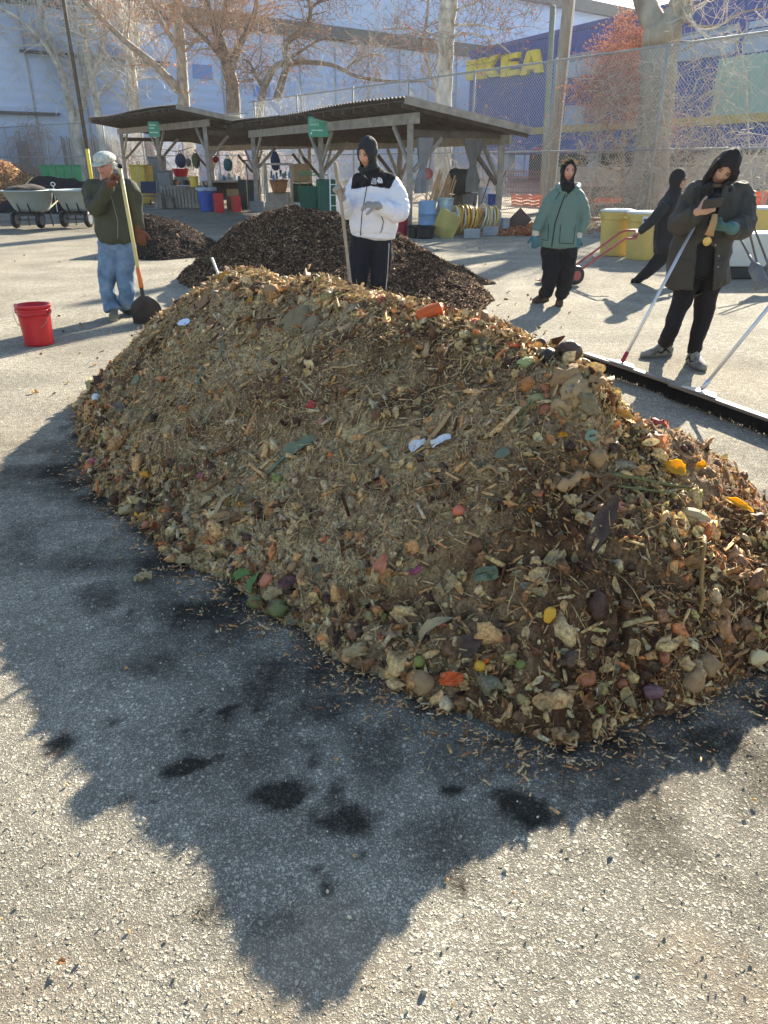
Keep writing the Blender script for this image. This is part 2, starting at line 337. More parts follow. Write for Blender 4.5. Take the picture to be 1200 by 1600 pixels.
tag(chips('wood_chips', pos+nm*.003, nm, L, L*(.22+.3*r.random(n)), np.full(n, .0022), c, M_CHIP, heap, r, .45), kind='stuff')
pos, nm, r = put(7000, seed=2); n = len(pos); L = np.exp(r.normal(math.log(.034), .4, n)); c = pick(palc, [5, 6, 5, 5, 2, 3, 1, 2], n, r)
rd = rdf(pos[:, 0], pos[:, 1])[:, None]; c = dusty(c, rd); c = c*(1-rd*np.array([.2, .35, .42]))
tag(chips('wood_splinters', pos+nm*.006, nm, L, L*(.1+.18*r.random(n)), np.full(n, .004), c, M_CHIP, heap, r, .5), kind='stuff')
# leaf, peel and husk scraps: everywhere a little, thick along the crest and the foot
palf = [lin(176, 160, 120), lin(136, 118, 86), lin(98, 80, 58), lin(120, 112, 78), lin(206, 192, 152), lin(146, 120, 84), lin(74, 60, 46), lin(164, 152, 104)]
def crest(x, y, r):
    d = np.full(len(x), 9e9)
    for i in range(len(H0.ridge)-1): d = np.minimum(d, seg_d(np.stack([x, y], 1), H0.ridge[i, :2], H0.ridge[i+1, :2])[0])
    return d
def flf(x, y, r):
    d = crest(x, y, r); ft = H0.df[np.clip(((y-H0.y0)/H0.res).astype(int), 0, H0.ny-1), np.clip(((x-H0.x0)/H0.res).astype(int), 0, H0.nx-1)]
    return r.random(len(x)) < np.maximum(np.exp(-(d/.13)**2), np.maximum(.16*np.exp(-(ft/.35)**2)+.12, rdf(x, y)*.45*(x > .9)))
pos, nm, r = put(62000, seed=3, flt=flf); n = len(pos); L = np.exp(r.normal(math.log(.021), .62, n)); L = np.minimum(L, .07); c = pick(palf, [6, 5, 3, 2, 4, 3, 3, 1.5], n, r); c = dusty(c, rdf(pos[:, 0], pos[:, 1])[:, None])
d = crest(pos[:, 0], pos[:, 1], r)
tag(flakes('leaf_scraps', pos+nm*(.004+.035*r.random(n)*np.exp(-(d/.12)**2))[:, None], nm, L, L*(.16+.36*r.random(n)), r.normal(size=n)*2.0, c, M_FIB, heap, r, .75), kind='stuff')
pos, nm, r = put(19000, seed=4, flt=lambda x, y, r: r.random(len(x)) < np.maximum(.75*np.exp(-(crest(x, y, r)/.12)**2), np.maximum(.03, .35*np.exp(-((H0.df[np.clip(((y-H0.y0)/H0.res).astype(int), 0, H0.ny-1), np.clip(((x-H0.x0)/H0.res).astype(int), 0, H0.nx-1)]-.04)/.13)**2))))
n = len(pos); R_ = np.exp(r.normal(math.log(.0125), .42, n)); pall = [lin(160, 136, 100), lin(120, 98, 70), lin(90, 68, 50), lin(182, 152, 108), lin(124, 112, 78), lin(66, 52, 42), lin(150, 96, 60), lin(194, 178, 142), lin(132, 74, 56)]
tag(lumps('scrap_lumps', pos+nm*(R_*.15)[:, None], R_, pick(pall, [5, 5, 4, 3, 3, 3, 1, 2, .6], n, r), M_LUMP, heap, r, .85), kind='stuff')
# bigger, looser pieces: husks, rinds, crusts and torn leaves, with a few bright bits among them
def ftd(x, y): return H0.df[np.clip(((y-H0.y0)/H0.res).astype(int), 0, H0.ny-1), np.clip(((x-H0.x0)/H0.res).astype(int), 0, H0.nx-1)]
palb = [lin(190, 166, 128), lin(160, 126, 88), lin(122, 90, 62), lin(90, 64, 46), lin(204, 190, 158), lin(128, 116, 82), lin(60, 42, 34), lin(104, 98, 84), lin(176, 116, 76), lin(140, 70, 60), lin(104, 112, 66), lin(206, 150, 60), lin(110, 56, 74)]
wb_ = [5, 6, 6.5, 6, 1.8, 2, 5, 3, .9, .22, .3, .2, .12]
big = lambda x, y, r: r.random(len(x)) < np.maximum(np.exp(-(crest(x, y, r)/.16)**2), np.maximum(.7*np.exp(-((ftd(x, y)-.06)/.18)**2), .05+.33*rdf(x, y)))
pos, nm, r = put(7500, seed=11, flt=big); n = len(pos); L = np.minimum(np.exp(r.normal(math.log(.048), .38, n)), .095)
tag(flakes('husks_and_peels', pos+nm*(.006+.012*r.random((n, 1))), nm, L, L*(.2+.45*r.random(n)), r.normal(size=n)*1.8, shade_(pick(palb, wb_, n, r, .35), pos), M_FIB, heap, r, .6), kind='stuff')
pos, nm, r = put(5200, seed=12, flt=big); n = len(pos); R_ = np.minimum(np.exp(r.normal(math.log(.017), .35, n)), .034)
tag(lumps('crusts_and_rinds', pos+nm*(R_*.2)[:, None], R_, shade_(pick(palb, wb_, n, r, .35), pos), M_LUMP, heap, r, .75), kind='stuff')
pos, nm, r = put(2600, seed=13, flt=lambda x, y, r: r.random(len(x)) < .5); n = len(pos); L = np.exp(r.normal(math.log(.06), .4, n))
tag(chips('bark_and_sticks', pos+nm*.009, nm, L, L*(.10+.22*r.random(n)), np.full(n, .006), pick(palc, [3, 5, 5, 6, 1, 4, 2, 2], n, r), M_CHIP, heap, r, .4), kind='stuff')
# stringy straw and stalks on the lit crest and right flank
def straw(name, n, hp, seed, flt, rad, Lm, pal, w, parent, Hh):
    r = np.random.default_rng(seed); x, y = Hh.sample(n, r); k = flt(x, y, r); x, y = x[k], y[k]; n = len(x); nm = Hh.nrm(x, y); p = np.stack([x, y, Hh.h(x, y)], 1)
    t, b, nn = basis(nm, r, np.full(n, .4)); L = np.exp(r.normal(math.log(Lm), .4, n)); K = 5; V = np.zeros((n, K*3, 3)); bw = r.normal(size=(n, 1))*.35; rr = rad*(.6+r.random(n))
    for i in range(K):
        u = i/(K-1)-.5; c = p+nm*.008+t*(u*L)[:, None]+b*(bw*(u*u)*L[:, None])+nm*(hp*(.25-u*u)*L)[:, None]
        for j in range(3):
            a = 2*math.pi*j/3; V[:, i*3+j] = c+b*(rr*math.cos(a)*(1.15-abs(u)))[:, None]+nn*(rr*math.sin(a)*(1.15-abs(u)))[:, None]
    FI = [(i*3+j, i*3+(j+1) % 3, (i+1)*3+(j+1) % 3, (i+1)*3+j) for i in range(K-1) for j in range(3)]
    return tag(bulk(name, V, len(FI), FI, pick(pal, w, n, r), M_FIB, parent), kind='stuff')
straw('straw_stalks', 26000, .5, 71, lambda x, y, r: (vis(x, y)) & (r.random(len(x)) < np.maximum(np.exp(-(crest(x, y, r)/.14)**2)*.8, .12)), .0015, .07, palf, [6, 4, 2, 2, 4, 2, 2, 2], heap, H0)
TINT = (2.2, 1.98, 1.75)
# ---- dark mulch heap behind
def heap_from(name, label, ridge, foot, res, amp, seed, pal, w, nchip, Lm, base, power=1.15, wl=.25, flk=0):
    Hh = Heap(ridge, foot, res, amp, seed, power, .02); c0 = Hh.ridge.mean(0)
    e = empty(name, (c0[0], c0[1], 0), label, 'heap'); r = np.random.default_rng(seed)
    Hh.mesh('heap_body', M_SOIL, e, lambda V: np.clip(np.array(base)[None]*(1+.5*fbm(V, 4, 3, seed)+.4*fbm(V, 30, 2, seed+2))[:, None], .004, .5))
    x, y = Hh.sample(nchip, r); nm = Hh.nrm(x, y); L = np.exp(r.normal(math.log(Lm), .45, nchip)); pos = np.stack([x, y, Hh.h(x, y)], 1)
    tag(chips('mulch_chips', pos+nm*.006, nm, L, L*(.15+wl*r.random(nchip)), np.full(nchip, Lm*.13), pick(pal, w, nchip, r), M_CHIP, e, r, .5), kind='stuff')
    return Hh, e
rp = [(P(395, 345, 11.4)), (P(455, 330, 11.2)), (P(530, 336, 11.0)), (P(600, 356, 10.7)), (P(650, 388, 10.3)), (P(700, 428, 10.0))]
fp = [g2(278, 435), g2(300, 452), (-2.3, 10.0), (-1.6, 9.3), (-.6, 8.9), (.4, 8.85), g2(700, 500), g2(755, 484), g2(772, 470), g2(745, 445), (1.6, 11.2), (.9, 12.6), (-.3, 13.3), (-1.8, 13.3), (-2.9, 12.8)]
H1, mulch = heap_from('mulch_heap', 'dark brown heap of shredded wood mulch behind the person in the white jacket', [(p.x, p.y, p.z) for p in rp], fp, .03, .05, 23, [lin(82, 70, 60), lin(56, 47, 41), lin(116, 100, 84), lin(164, 148, 126), lin(38, 32, 29)], [5, 6, 2, .6, 4], 120000, .027, lin(40, 32, 28))
def circ(c, r, n=14, sq=1, s=3): rr = random.Random(s); return [(c[0]+r*math.cos(2*math.pi*i/n)*rr.uniform(.9, 1.1), c[1]+sq*r*math.sin(2*math.pi*i/n)*rr.uniform(.9, 1.1)) for i in range(n)]
darkp = [lin(48, 43, 41), lin(33, 31, 32), lin(76, 66, 58), lin(112, 96, 80)]
c = P(246, 330, 15.5); heap_from('mulch_heap', 'low black heap of mulch behind the elbow of the man in the green jacket', [(c.x-.5, c.y, .66), (c.x+.1, c.y, .60)], circ((c.x+.1, c.y), 1.15, sq=1.3), .05, .03, 33, darkp, [5, 5, 2, .6], 22000, .028, lin(38, 35, 34))
c = G(88, 330); heap_from('compost_pile', 'black rounded pile of finished compost between the two wheelbarrows', [(c.x-.8, c.y+1, 1.12), (c.x+.4, c.y+1, 1.02)], circ((c.x, c.y+1), 2.6), .09, .05, 34, darkp[:2], [5, 5], 5000, .04, lin(28, 26, 29))
c = P(8, 330, 31); heap_from('wood_chip_pile', 'pale brown pile of wood chips at the far left edge of the yard', [(c.x-.8, c.y, 1.9), (c.x, c.y, 1.75)], circ((c.x-.4, c.y), 3.0), .1, .07, 35, [lin(160, 130, 100), lin(120, 92, 68), lin(90, 66, 48)], [3, 4, 3], 14000, .07, lin(120, 92, 66))
# ------------------------------------------------------------------ ground
def axis(lo, hi, d, far, fac=1.18):
    a = list(np.arange(lo, hi, d)); s = d; x = hi
    while x < far: a.append(x); s *= fac; x += s
    b = []; s = d; x = lo-d
    while x > -far: b.append(x); s *= fac; x -= s
    return np.array(b[::-1]+a)
ax = axis(-3.2, 3.2, .022, 260); ay = axis(.3, 7.5, .022, 260); X, Y = np.meshgrid(ax, ay); V = np.stack([X.ravel(), Y.ravel(), 0*X.ravel()], 1)
V[:, 2] = (fbm(V, .7, 3, 81)*.008 + fbm(V, 5, 2, 82)*.0015)*np.exp(-(V[:, 1]/20)**2) - .006
wet_shade = np.zeros(len(V)); nw = fbm(V, 5.5, 4, 91); nw2 = fbm(V, 14, 3, 92); w2 = V[:, :2]+np.stack([nw, fbm(V, 5.5, 4, 93)], 1)*.035+np.stack([fbm(V, 22, 3, 94), fbm(V, 22, 3, 96)], 1)*.018
for px, py, r, a in [(443, 1240, .062, .95), (540, 1272, .07, .8), (300, 1197, .05, .95), (350, 1190, .035, .7), (822, 1262, .06, .95), (697, 1228, .035, .9), (366, 1103, .03, .85), (90, 1160, .045, .8), (508, 1378, .025, .7), (722, 1370, .03, .7), (505, 1100, .11, .6), (200, 1235, .03, .5), (150, 930, .13, .55), (250, 900, .12, .4), (560, 1060, .14, .5), (640, 1130, .12, .3), (410, 1170, .08, .45), (790, 1250, .06, .8), (330, 1000, .2, .3), (700, 1180, .14, .4), (60, 1000, .2, .2), (1250, 1320, .05, .5), (900, 1330, .04, .3), (415, 1105, .02, .7), (320, 1105, .018, .7), (312, 1130, .014, .7), (240, 1245, .03, .5), (480, 1160, .03, .5), (600, 1160, .05, .4), (760, 1245, .03, .6), (870, 1280, .03, .6), (560, 1330, .02, .6), (345, 1420, .05, .4), (420, 1450, .06, .35), (620, 1300, .02, .5), (180, 1130, .03, .5), (205, 955, .03, .7), (160, 940, .03, .7), (470, 1190, .04, .6), (520, 1235, .03, .6)]:
    g = G(px, py); d = np.hypot(w2[:, 0]-g.x, (w2[:, 1]-g.y)); wet_shade = np.maximum(wet_shade, a*np.clip(1.6-d/r*1.1, 0, 1))
dF = np.full(len(V), 9e9); fz = H0.foot
for i in range(len(fz)): dF = np.minimum(dF, seg_d(V[:, :2], fz[i], fz[(i+1) % len(fz)])[0])
wet_shade = np.maximum(wet_shade, .75*np.exp(-(dF/(.10+.08*nw))**2)*(.6+.6*nw2)); wet_shade = np.maximum(wet_shade, .44*np.exp(-(dF/.64)**2)*(1+nw)*(V[:, 1] < 4.5))
wet_shade = np.maximum(wet_shade, .3*np.clip(fbm(V, 1.1, 4, 95)*1.2-.35, 0, 1)); wet_shade = np.maximum(wet_shade, .4*np.exp(-(V[:, 1]-24)**2/60)*(V[:, 0] < 0))  # random damp, then shade between the sheds painted into the ground colour
dust = np.zeros(len(V))
for px, py, r, a in [(520, 1480, .13, .8), (440, 1560, .12, .8), (540, 1420, .08, .5), (1080, 1500, .08, .8), (1190, 1560, .1, .8), (1000, 1180, .15, .5), (60, 690, .5, .5), (60, 1560, .15, .5), (200, 1500, .1, .3)]:
    g = G(px, py); d = np.hypot(w2[:, 0]-g.x, w2[:, 1]-g.y); dust = np.maximum(dust, a*np.clip(1.5-d/r, 0, 1))
dust = np.maximum(dust, .6*np.exp(-(dF/.16)**2)*(.5+nw2)); dust = np.maximum(dust, .5*np.clip(fbm(V, .5, 4, 97)*1.3, 0, 1)*(V[:, 1] > 3))
me = bpy.data.meshes.new('ground'); nx, ny = len(ax), len(ay); idx = np.arange(nx*ny).reshape(ny, nx)
q = np.stack([idx[:-1, :-1], idx[:-1, 1:], idx[1:, 1:], idx[1:, :-1]], -1).reshape(-1, 4)
me.vertices.add(len(V)); me.vertices.foreach_set('co', V.reshape(-1).astype(np.float32)); me.loops.add(q.size); me.loops.foreach_set('vertex_index', q.reshape(-1).astype(np.int32))
me.polygons.add(len(q)); me.polygons.foreach_set('loop_start', (np.arange(len(q))*4).astype(np.int32)); me.polygons.foreach_set('loop_total', np.full(len(q), 4, np.int32)); me.polygons.foreach_set('use_smooth', np.ones(len(q), bool)); me.update(calc_edges=True)
a = me.attributes.new('col', 'FLOAT_COLOR', 'POINT'); a.data.foreach_set('color', np.c_[np.clip(wet_shade, 0, 1), np.clip(dust, 0, 1), 0*wet_shade, 0*wet_shade+1].reshape(-1).astype(np.float32))
ground = bpy.data.objects.new('ground', me); col.objects.link(ground); ground['kind'] = 'structure'; ground['label'] = 'worn sunlit asphalt yard with coarse stones and dark damp patches'
m = bpy.data.materials.new('asphalt'); m.use_nodes = True; nt = m.node_tree; N = nt.nodes; L = nt.links; p = N['Principled BSDF']
def nd(t, **k):
    x = N.new(t)
    for a_, b_ in k.items(): setattr(x, a_, b_)
    return x
tc = nd('ShaderNodeTexCoord'); at = nd('ShaderNodeAttribute', attribute_name='col'); sp = nd('ShaderNodeSeparateColor'); L.new(at.outputs['Color'], sp.inputs[0])
wn = nd('ShaderNodeTexNoise'); wn.inputs['Scale'].default_value = 110; L.new(tc.outputs['Object'], wn.inputs[0])
wv = nd('ShaderNodeVectorMath', operation='MULTIPLY_ADD'); wv.inputs[1].default_value = (.016, .016, .016); L.new(wn.outputs['Color'], wv.inputs[0]); L.new(tc.outputs['Object'], wv.inputs[2])
def vor(sc, f='F1'):
    v = nd('ShaderNodeTexVoronoi', feature=f); v.inputs['Scale'].default_value = sc; L.new(wv.outputs[0], v.inputs['Vector']); return v
v1 = vor(84); v2 = vor(210)
s1 = nd('ShaderNodeSeparateColor'); L.new(v1.outputs['Color'], s1.inputs[0]); s2 = nd('ShaderNodeSeparateColor'); L.new(v2.outputs['Color'], s2.inputs[0])
def mth(op, a_, b_=None, c_=None, cl=False):
    x = nd('ShaderNodeMath', operation=op, use_clamp=cl)
    for i_, q_ in enumerate((a_, b_, c_)):
        if q_ is None: continue
        if hasattr(q_, 'is_output') or isinstance(q_, bpy.types.NodeSocket): L.new(q_, x.inputs[i_])
        else: x.inputs[i_].default_value = q_
    return x.outputs[0]
isbig = mth('GREATER_THAN', s1.outputs[0], .52)
dm1 = mth('MULTIPLY_ADD', v1.outputs['Distance'], -2.1, 1.15, cl=True); dm2 = mth('MULTIPLY_ADD', v2.outputs['Distance'], -2.0, 1.15, cl=True)
hb = mth('MULTIPLY', mth('MULTIPLY', dm1, isbig), mth('MULTIPLY_ADD', s1.outputs[1], .9, .35)); hs_ = mth('MULTIPLY', dm2, mth('MULTIPLY_ADD', s2.outputs[1], .45, .1))
hh = mth('MAXIMUM', hb, hs_)
fn = nd('ShaderNodeTexNoise'); fn.inputs['Scale'].default_value = 420; fn.inputs['Detail'].default_value = 3; L.new(tc.outputs['Object'], fn.inputs[0])
hh2 = mth('MULTIPLY_ADD', fn.outputs[0], .25, hh)
bu = nd('ShaderNodeBump'); bu.inputs['Strength'].default_value = 1.; bu.inputs['Distance'].default_value = .006; L.new(hh2, bu.inputs['Height']); L.new(bu.outputs[0], p.inputs['Normal'])
tone = mth('ADD', mth('MULTIPLY', mth('MULTIPLY', isbig, mth('MULTIPLY', dm1, 1.6, cl=True)), mth('MULTIPLY_ADD', s1.outputs[2], .75, -.05)), mth('MULTIPLY', mth('MULTIPLY', dm2, 1.4, cl=True), mth('MULTIPLY_ADD', s2.outputs[2], .85, -.02)), cl=True)
cr = nd('ShaderNodeValToRGB'); el = cr.color_ramp.elements; el[0].color = (.20, .183, .148, 1); el[1].color = (.88, .81, .65, 1); e_ = el.new(.40); e_.color = (.52, .475, .38, 1)
L.new(tone, cr.inputs[0])
ln = nd('ShaderNodeTexNoise'); ln.inputs['Scale'].default_value = 1.3; ln.inputs['Detail'].default_value = 5; L.new(tc.outputs['Object'], ln.inputs[0])
lm = nd('ShaderNodeMapRange'); lm.inputs['From Min'].default_value = .3; lm.inputs['From Max'].default_value = .7; lm.inputs['To Min'].default_value = .78; lm.inputs['To Max'].default_value = 1.2; L.new(ln.outputs[0], lm.inputs[0])
l2 = nd('ShaderNodeTexNoise'); l2.inputs['Scale'].default_value = 17; l2.inputs['Detail'].default_value = 8; l2.inputs['Roughness'].default_value = .75; L.new(tc.outputs['Object'], l2.inputs[0])
sc1 = nd('ShaderNodeVectorMath', operation='SCALE'); L.new(cr.outputs[0], sc1.inputs[0]); L.new(mth('MULTIPLY', lm.outputs[0], mth('MULTIPLY_ADD', l2.outputs[0], 1.5, .22)), sc1.inputs['Scale'])
md = nd('ShaderNodeMix', data_type='RGBA'); L.new(mth('MULTIPLY', sp.outputs[1], .42), md.inputs[0]); L.new(sc1.outputs[0], md.inputs[6]); md.inputs[7].default_value = (.30, .235, .16, 1)
mw = nd('ShaderNodeMix', data_type='RGBA', blend_type='MULTIPLY'); wn2 = nd('ShaderNodeTexNoise'); wn2.inputs['Scale'].default_value = 34; wn2.inputs['Detail'].default_value = 6; wn2.inputs['Roughness'].default_value = .7; L.new(tc.outputs['Object'], wn2.inputs[0]); L.new(mth('MULTIPLY', mth('MULTIPLY_ADD', mth('ADD', wn2.outputs[0], -.5), 1.3, mth('MULTIPLY_ADD', sp.outputs[0], 1.5, -.12), cl=True), mth('MULTIPLY', sp.outputs[0], 3., cl=True)), mw.inputs[0]); L.new(md.outputs[2], mw.inputs[6]); mw.inputs[7].default_value = (.16, .155, .15, 1)
L.new(mw.outputs[2], p.inputs['Base Color'])
p.inputs['Roughness'].default_value = .95; p.inputs['Specular IOR Level'].default_value = .08
me.materials.append(m)
# loose grit and bits lying about on the asphalt
r = np.random.default_rng(77); n = 2600; x = r.uniform(-1.6, 1.9, n); y = .75+r.random(n)**1.4*4.5; x = x*(.45+y*.35)
d = np.full(n, 9e9)
k = H0.h(x, y) <= 0; x, y = x[k], y[k]; n = len(x); R_ = np.exp(r.normal(math.log(.0022), .35, n))
gr = lumps('loose_grit', np.stack([x, y, R_*.2], 1), R_, pick([lin(190, 184, 170), lin(150, 145, 138), lin(110, 104, 98), lin(150, 120, 80)], [4, 4, 2, 1], n, r), M_LUMP, None, r, .3); tag(gr, 'scattered loose grit and small stones on the asphalt', 'grit', kind='stuff')
fz = np.array(foot); r = np.random.default_rng(78); k = r.integers(0, 27, 2600); t = r.random(2600)[:, None]; p0 = fz[k]*(1-t)+fz[(k+1) % len(fz)]*t+np.abs(r.normal(size=(2600, 1)))*.10*((fz[k]-H0.ridge[5, :2])/np.linalg.norm(fz[k]-H0.ridge[5, :2], axis=1, keepdims=True))
n = len(p0); L_ = np.exp(r.normal(math.log(.011), .5, n)); cc = chips('fallen_chips', np.c_[p0, np.full(n, .004)], np.tile([0, 0, 1.], (n, 1)), L_, L_*.35, np.full(n, .002), pick(palc, [5, 6, 5, 4, 1, 3, 1, 1], n, r), M_CHIP, None, r, .12)
tag(cc, 'wood chips spilled on the asphalt round the foot of the heap', 'wood chips', kind='stuff')
P0 = P
def P(px, py, Y): return P0(px, py, Y*1.1)
# ------------------------------------------------------------------ buildings behind
class Wall:
    """a vertical facade: a at photo column px_a at depth Ya, running along unit direction e"""
    def __init__(s, px_a, Ya, e):
        s.a = Vector(((px_a-600)/F*1.0, 0)); x = P(px_a, 255, Ya).x; s.a = Vector((x, Ya)); s.e = Vector(e).normalized(); n = Vector((s.e.y, -s.e.x)); s.n = n if n.dot(s.a) < 0 else -n
    def sz(s, px, py):
        r = ray(px, py); d = Vector((r[0], r[1])); det = s.e.x*(-d.y)-s.e.y*(-d.x)
        # a + e*k = d*t
        t = (s.a.x*s.e.y-s.a.y*s.e.x)/(d.x*s.e.y-d.y*s.e.x); p = d*t; return (p-s.a).dot(s.e), CAM_H+r[2]*t
    def pt(s, k, z, out=0.): p = s.a+s.e*k+s.n*out; return Vector((p.x, p.y, z))
    def box(s, mb, k0, k1, z0, z1, o0, o1, m=0):
        V = [s.pt(k, z, o) for z in (z0, z1) for o in (o0, o1) for k in (k0, k1)]
        mb.add(V, [(0, 2, 3, 1), (4, 5, 7, 6), (0, 1, 5, 4), (2, 6, 7, 3), (0, 4, 6, 2), (1, 3, 7, 5)], m)
def corr(name, c, sc, axis_z=True, rough=.5):
    m = mat(name, c, rough, .06, .4, 0); nt = m.node_tree; N = nt.nodes; L = nt.links
    w = N.new('ShaderNodeTexWave'); w.inputs['Scale'].default_value = sc; w.bands_direction = 'Z' if axis_z else 'X'; w.inputs['Distortion'].default_value = 0
    tc = N.new('ShaderNodeTexCoord'); L.new(tc.outputs['Object'], w.inputs[0]); bu = N.new('ShaderNodeBump'); bu.inputs['Strength'].default_value = .5; bu.inputs['Distance'].default_value = .05
    L.new(w.outputs[0], bu.inputs['Height']); L.new(bu.outputs[0], N['Principled BSDF'].inputs['Normal']); return m
M_WHITE = corr('white_panel', (.50, .62, .84), .5); M_BAND = mat('dark_band', (.12, .125, .13), .6, .1, 1, 0)
M_GLASS = mat('window_glass', (.25, .30, .36), .12, .3, .4, 0, spec=.8); M_BLUE = corr('blue_panel', (.02, .062, .29), 2.2, False); M_YEL = mat('yellow_paint', (.90, .66, .05), .5, .1, 2, .05)
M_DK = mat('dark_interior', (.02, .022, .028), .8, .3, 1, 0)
wb = Wall(400, 75, (math.sin(math.radians(50)), math.cos(math.radians(50))))
wr = empty('white_building', wb.pt(0, 0), 'huge pale panelled building with dark parapet bands behind the bare trees', 'building')
k0 = wb.sz(-260, 100)[0]; k1 = wb.sz(1010, 100)[0]
zb0 = wb.sz(400, 50)[1]; zb1 = wb.sz(400, 25)[1]; zt0 = wb.sz(820, 0)[1]; zt1 = wb.sz(1000, 17)[1]
b = MB(); wb.box(b, k0, k1, -.3, zb0, -28, 0); wb.box(b, k0, k1+8, zb1, zt0, -28, -.5); b.build('wall', M_WHITE, wr)
b = MB(); wb.box(b, k0-.1, k1+.1, zb0, zb1, -28, .25); b.build('lower_parapet', M_BAND, wr)
b = MB(); wb.box(b, k0-.1, k1+12, zt0, zt1, -29, .35); b.build('upper_parapet', M_BAND, wr)
def pxbox(Wl, mb, x0, x1, y0, y1, o0, o1, m=0):
    ka, za = Wl.sz(x0, y0); kb, _ = Wl.sz(x1, y0); _, zb = Wl.sz(x0, y1); Wl.box(mb, min(ka, kb), max(ka, kb), min(za, zb), max(za, zb), o0, o1, m)
for x0, x1, y0, y1 in [(94, 117, 28, 52), (-60, -30, 30, 55), (378, 400, 24, 42)]:
    b = MB(); pxbox(wb, b, x0-1.5, x1+1.5, y0-1.5, y1+1.5, 0.004, .1); f = b.build('window_frame', M_WHITE, wr); b = MB(); pxbox(wb, b, x0, x1, y0, y1, .1, .13); b.build('pane', M_GLASS, f)
for x0, x1, y0, y1 in [(152, 192, 68, 84), (300, 330, 100, 122), (395, 420, 132, 150)]:
    b = MB(); pxbox(wb, b, x0, x1, y0, y1, .004, .09); b.build('wall_panel', mat('pale_blue_panel', (.2, .32, .62), .4, .1, 1, 0), wr)
b = MB(); kk = np.arange(k0, k1, 4.0)
for k in kk: wb.box(b, k, k+.12, 0, zb0-.01, .003, .1)
b.build('panel_joints', mat('joint_grey', (.36, .37, .4), .6, .1, 1, 0), wr)
b = MB()
for x0, x1, y in [(30, 118, 78), (120, 260, 86), (-40, 90, 172)]: b = MB(); pxbox(wb, b, x0, x1, y, y+4, .003, .5); b.build('ledge', M_BAND, wr)
ib = Wall(717, 85, (.42, -.907))
ir = empty('blue_store_building', ib.pt(0, 0), 'bright blue store building with large yellow letters on its wall', 'building')
zt = ib.sz(717, 90)[1]; kr = ib.sz(1330, 100)[0]; zl = ib.sz(830, 240)[1]
b = MB(); ib.box(b, 0, kr, zl, zt, -30, 0); b.build('wall', M_BLUE, ir)
b = MB(); ib.box(b, -.1, kr, zt, zt+.35, -30, .12); b.build('roof_edge', mat('blue_trim', (.05, .08, .26), .5, .1, 2, 0), ir)
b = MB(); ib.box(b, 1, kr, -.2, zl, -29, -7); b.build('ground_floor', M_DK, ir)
for k in np.arange(.5, kr, 6.2):
    b = MB(); ib.box(b, k, k+.6, -.2, zl, -1, -.2); b.build('column', mat('pale_column', (.4, .42, .46), .7, .15, 2, 0), ir)
ks, zs0 = ib.sz(828, 205); b = MB(); z_a = ib.sz(830, 200)[1]; z_b = ib.sz(830, 210)[1]; ib.box(b, ks, kr, z_b, z_a, .004, .18); b.build('yellow_stripe', mat('ochre_stripe', (.50, .36, .08), .6, .1, 2, 0), ir)
b = MB(); ib.box(b, ib.sz(880, 90)[0], kr, zt-2.1, zt-2.02, .003, .06); ib.box(b, 0, kr, zt-1.05, zt-1.0, .003, .05); b.build('panel_seam', mat('blue_trim', (0, 0, 0)), ir)
# window band
za, zb = ib.sz(890, 89)[1], ib.sz(890, 120)[1]; ka = ib.sz(888, 100)[0]; kb = ib.sz(1146, 100)[0]; kc = ib.sz(1160, 100)[0]
fr = MB(); n = 14
for i in range(n+1): k = ka+(kb-ka)*i/n; ib.box(fr, k-.05, k+.05, zb, za, .02, .14)
ib.box(fr, ka, kb, za, za+.1, .01, .15); ib.box(fr, ka, kb, zb-.1, zb, .01, .15)
w = fr.build('window_band', mat('frame_grey', (.3, .34, .4), .5, .1, 2, 0), ir); b = MB(); ib.box(b, ka, kb, zb, za, .002, .05); b.build('pane', mat('sky_glass', (.34, .45, .58), .1, .15, .3, 0, spec=.9), w)
za2 = ib.sz(1162, 36)[1]; zb2 = ib.sz(1162, 84)[1]; fr = MB()
for i in range(5): k = kc+(kr-kc)*i/4; ib.box(fr, k-.06, k+.06, zb2, za2, .02, .14)
ib.box(fr, kc, kr, (za2+zb2)/2-.05, (za2+zb2)/2+.05, .02, .13)
w = fr.build('window_band', mat('frame_grey', (0, 0, 0)), ir); b = MB(); ib.box(b, kc, kr, zb2, za2, .002, .05); b.build('pane', mat('sky_glass', (0, 0, 0)), w)
kg = ib.sz(1120, 130)[0]; b = MB(); ib.box(b, kg, kr, ib.sz(1128, 182)[1], ib.sz(1128, 92)[1], .004, .14); b.build('green_panel', mat('mint_panel', (.30, .46, .36), .5, .08, 1, 0), ir)
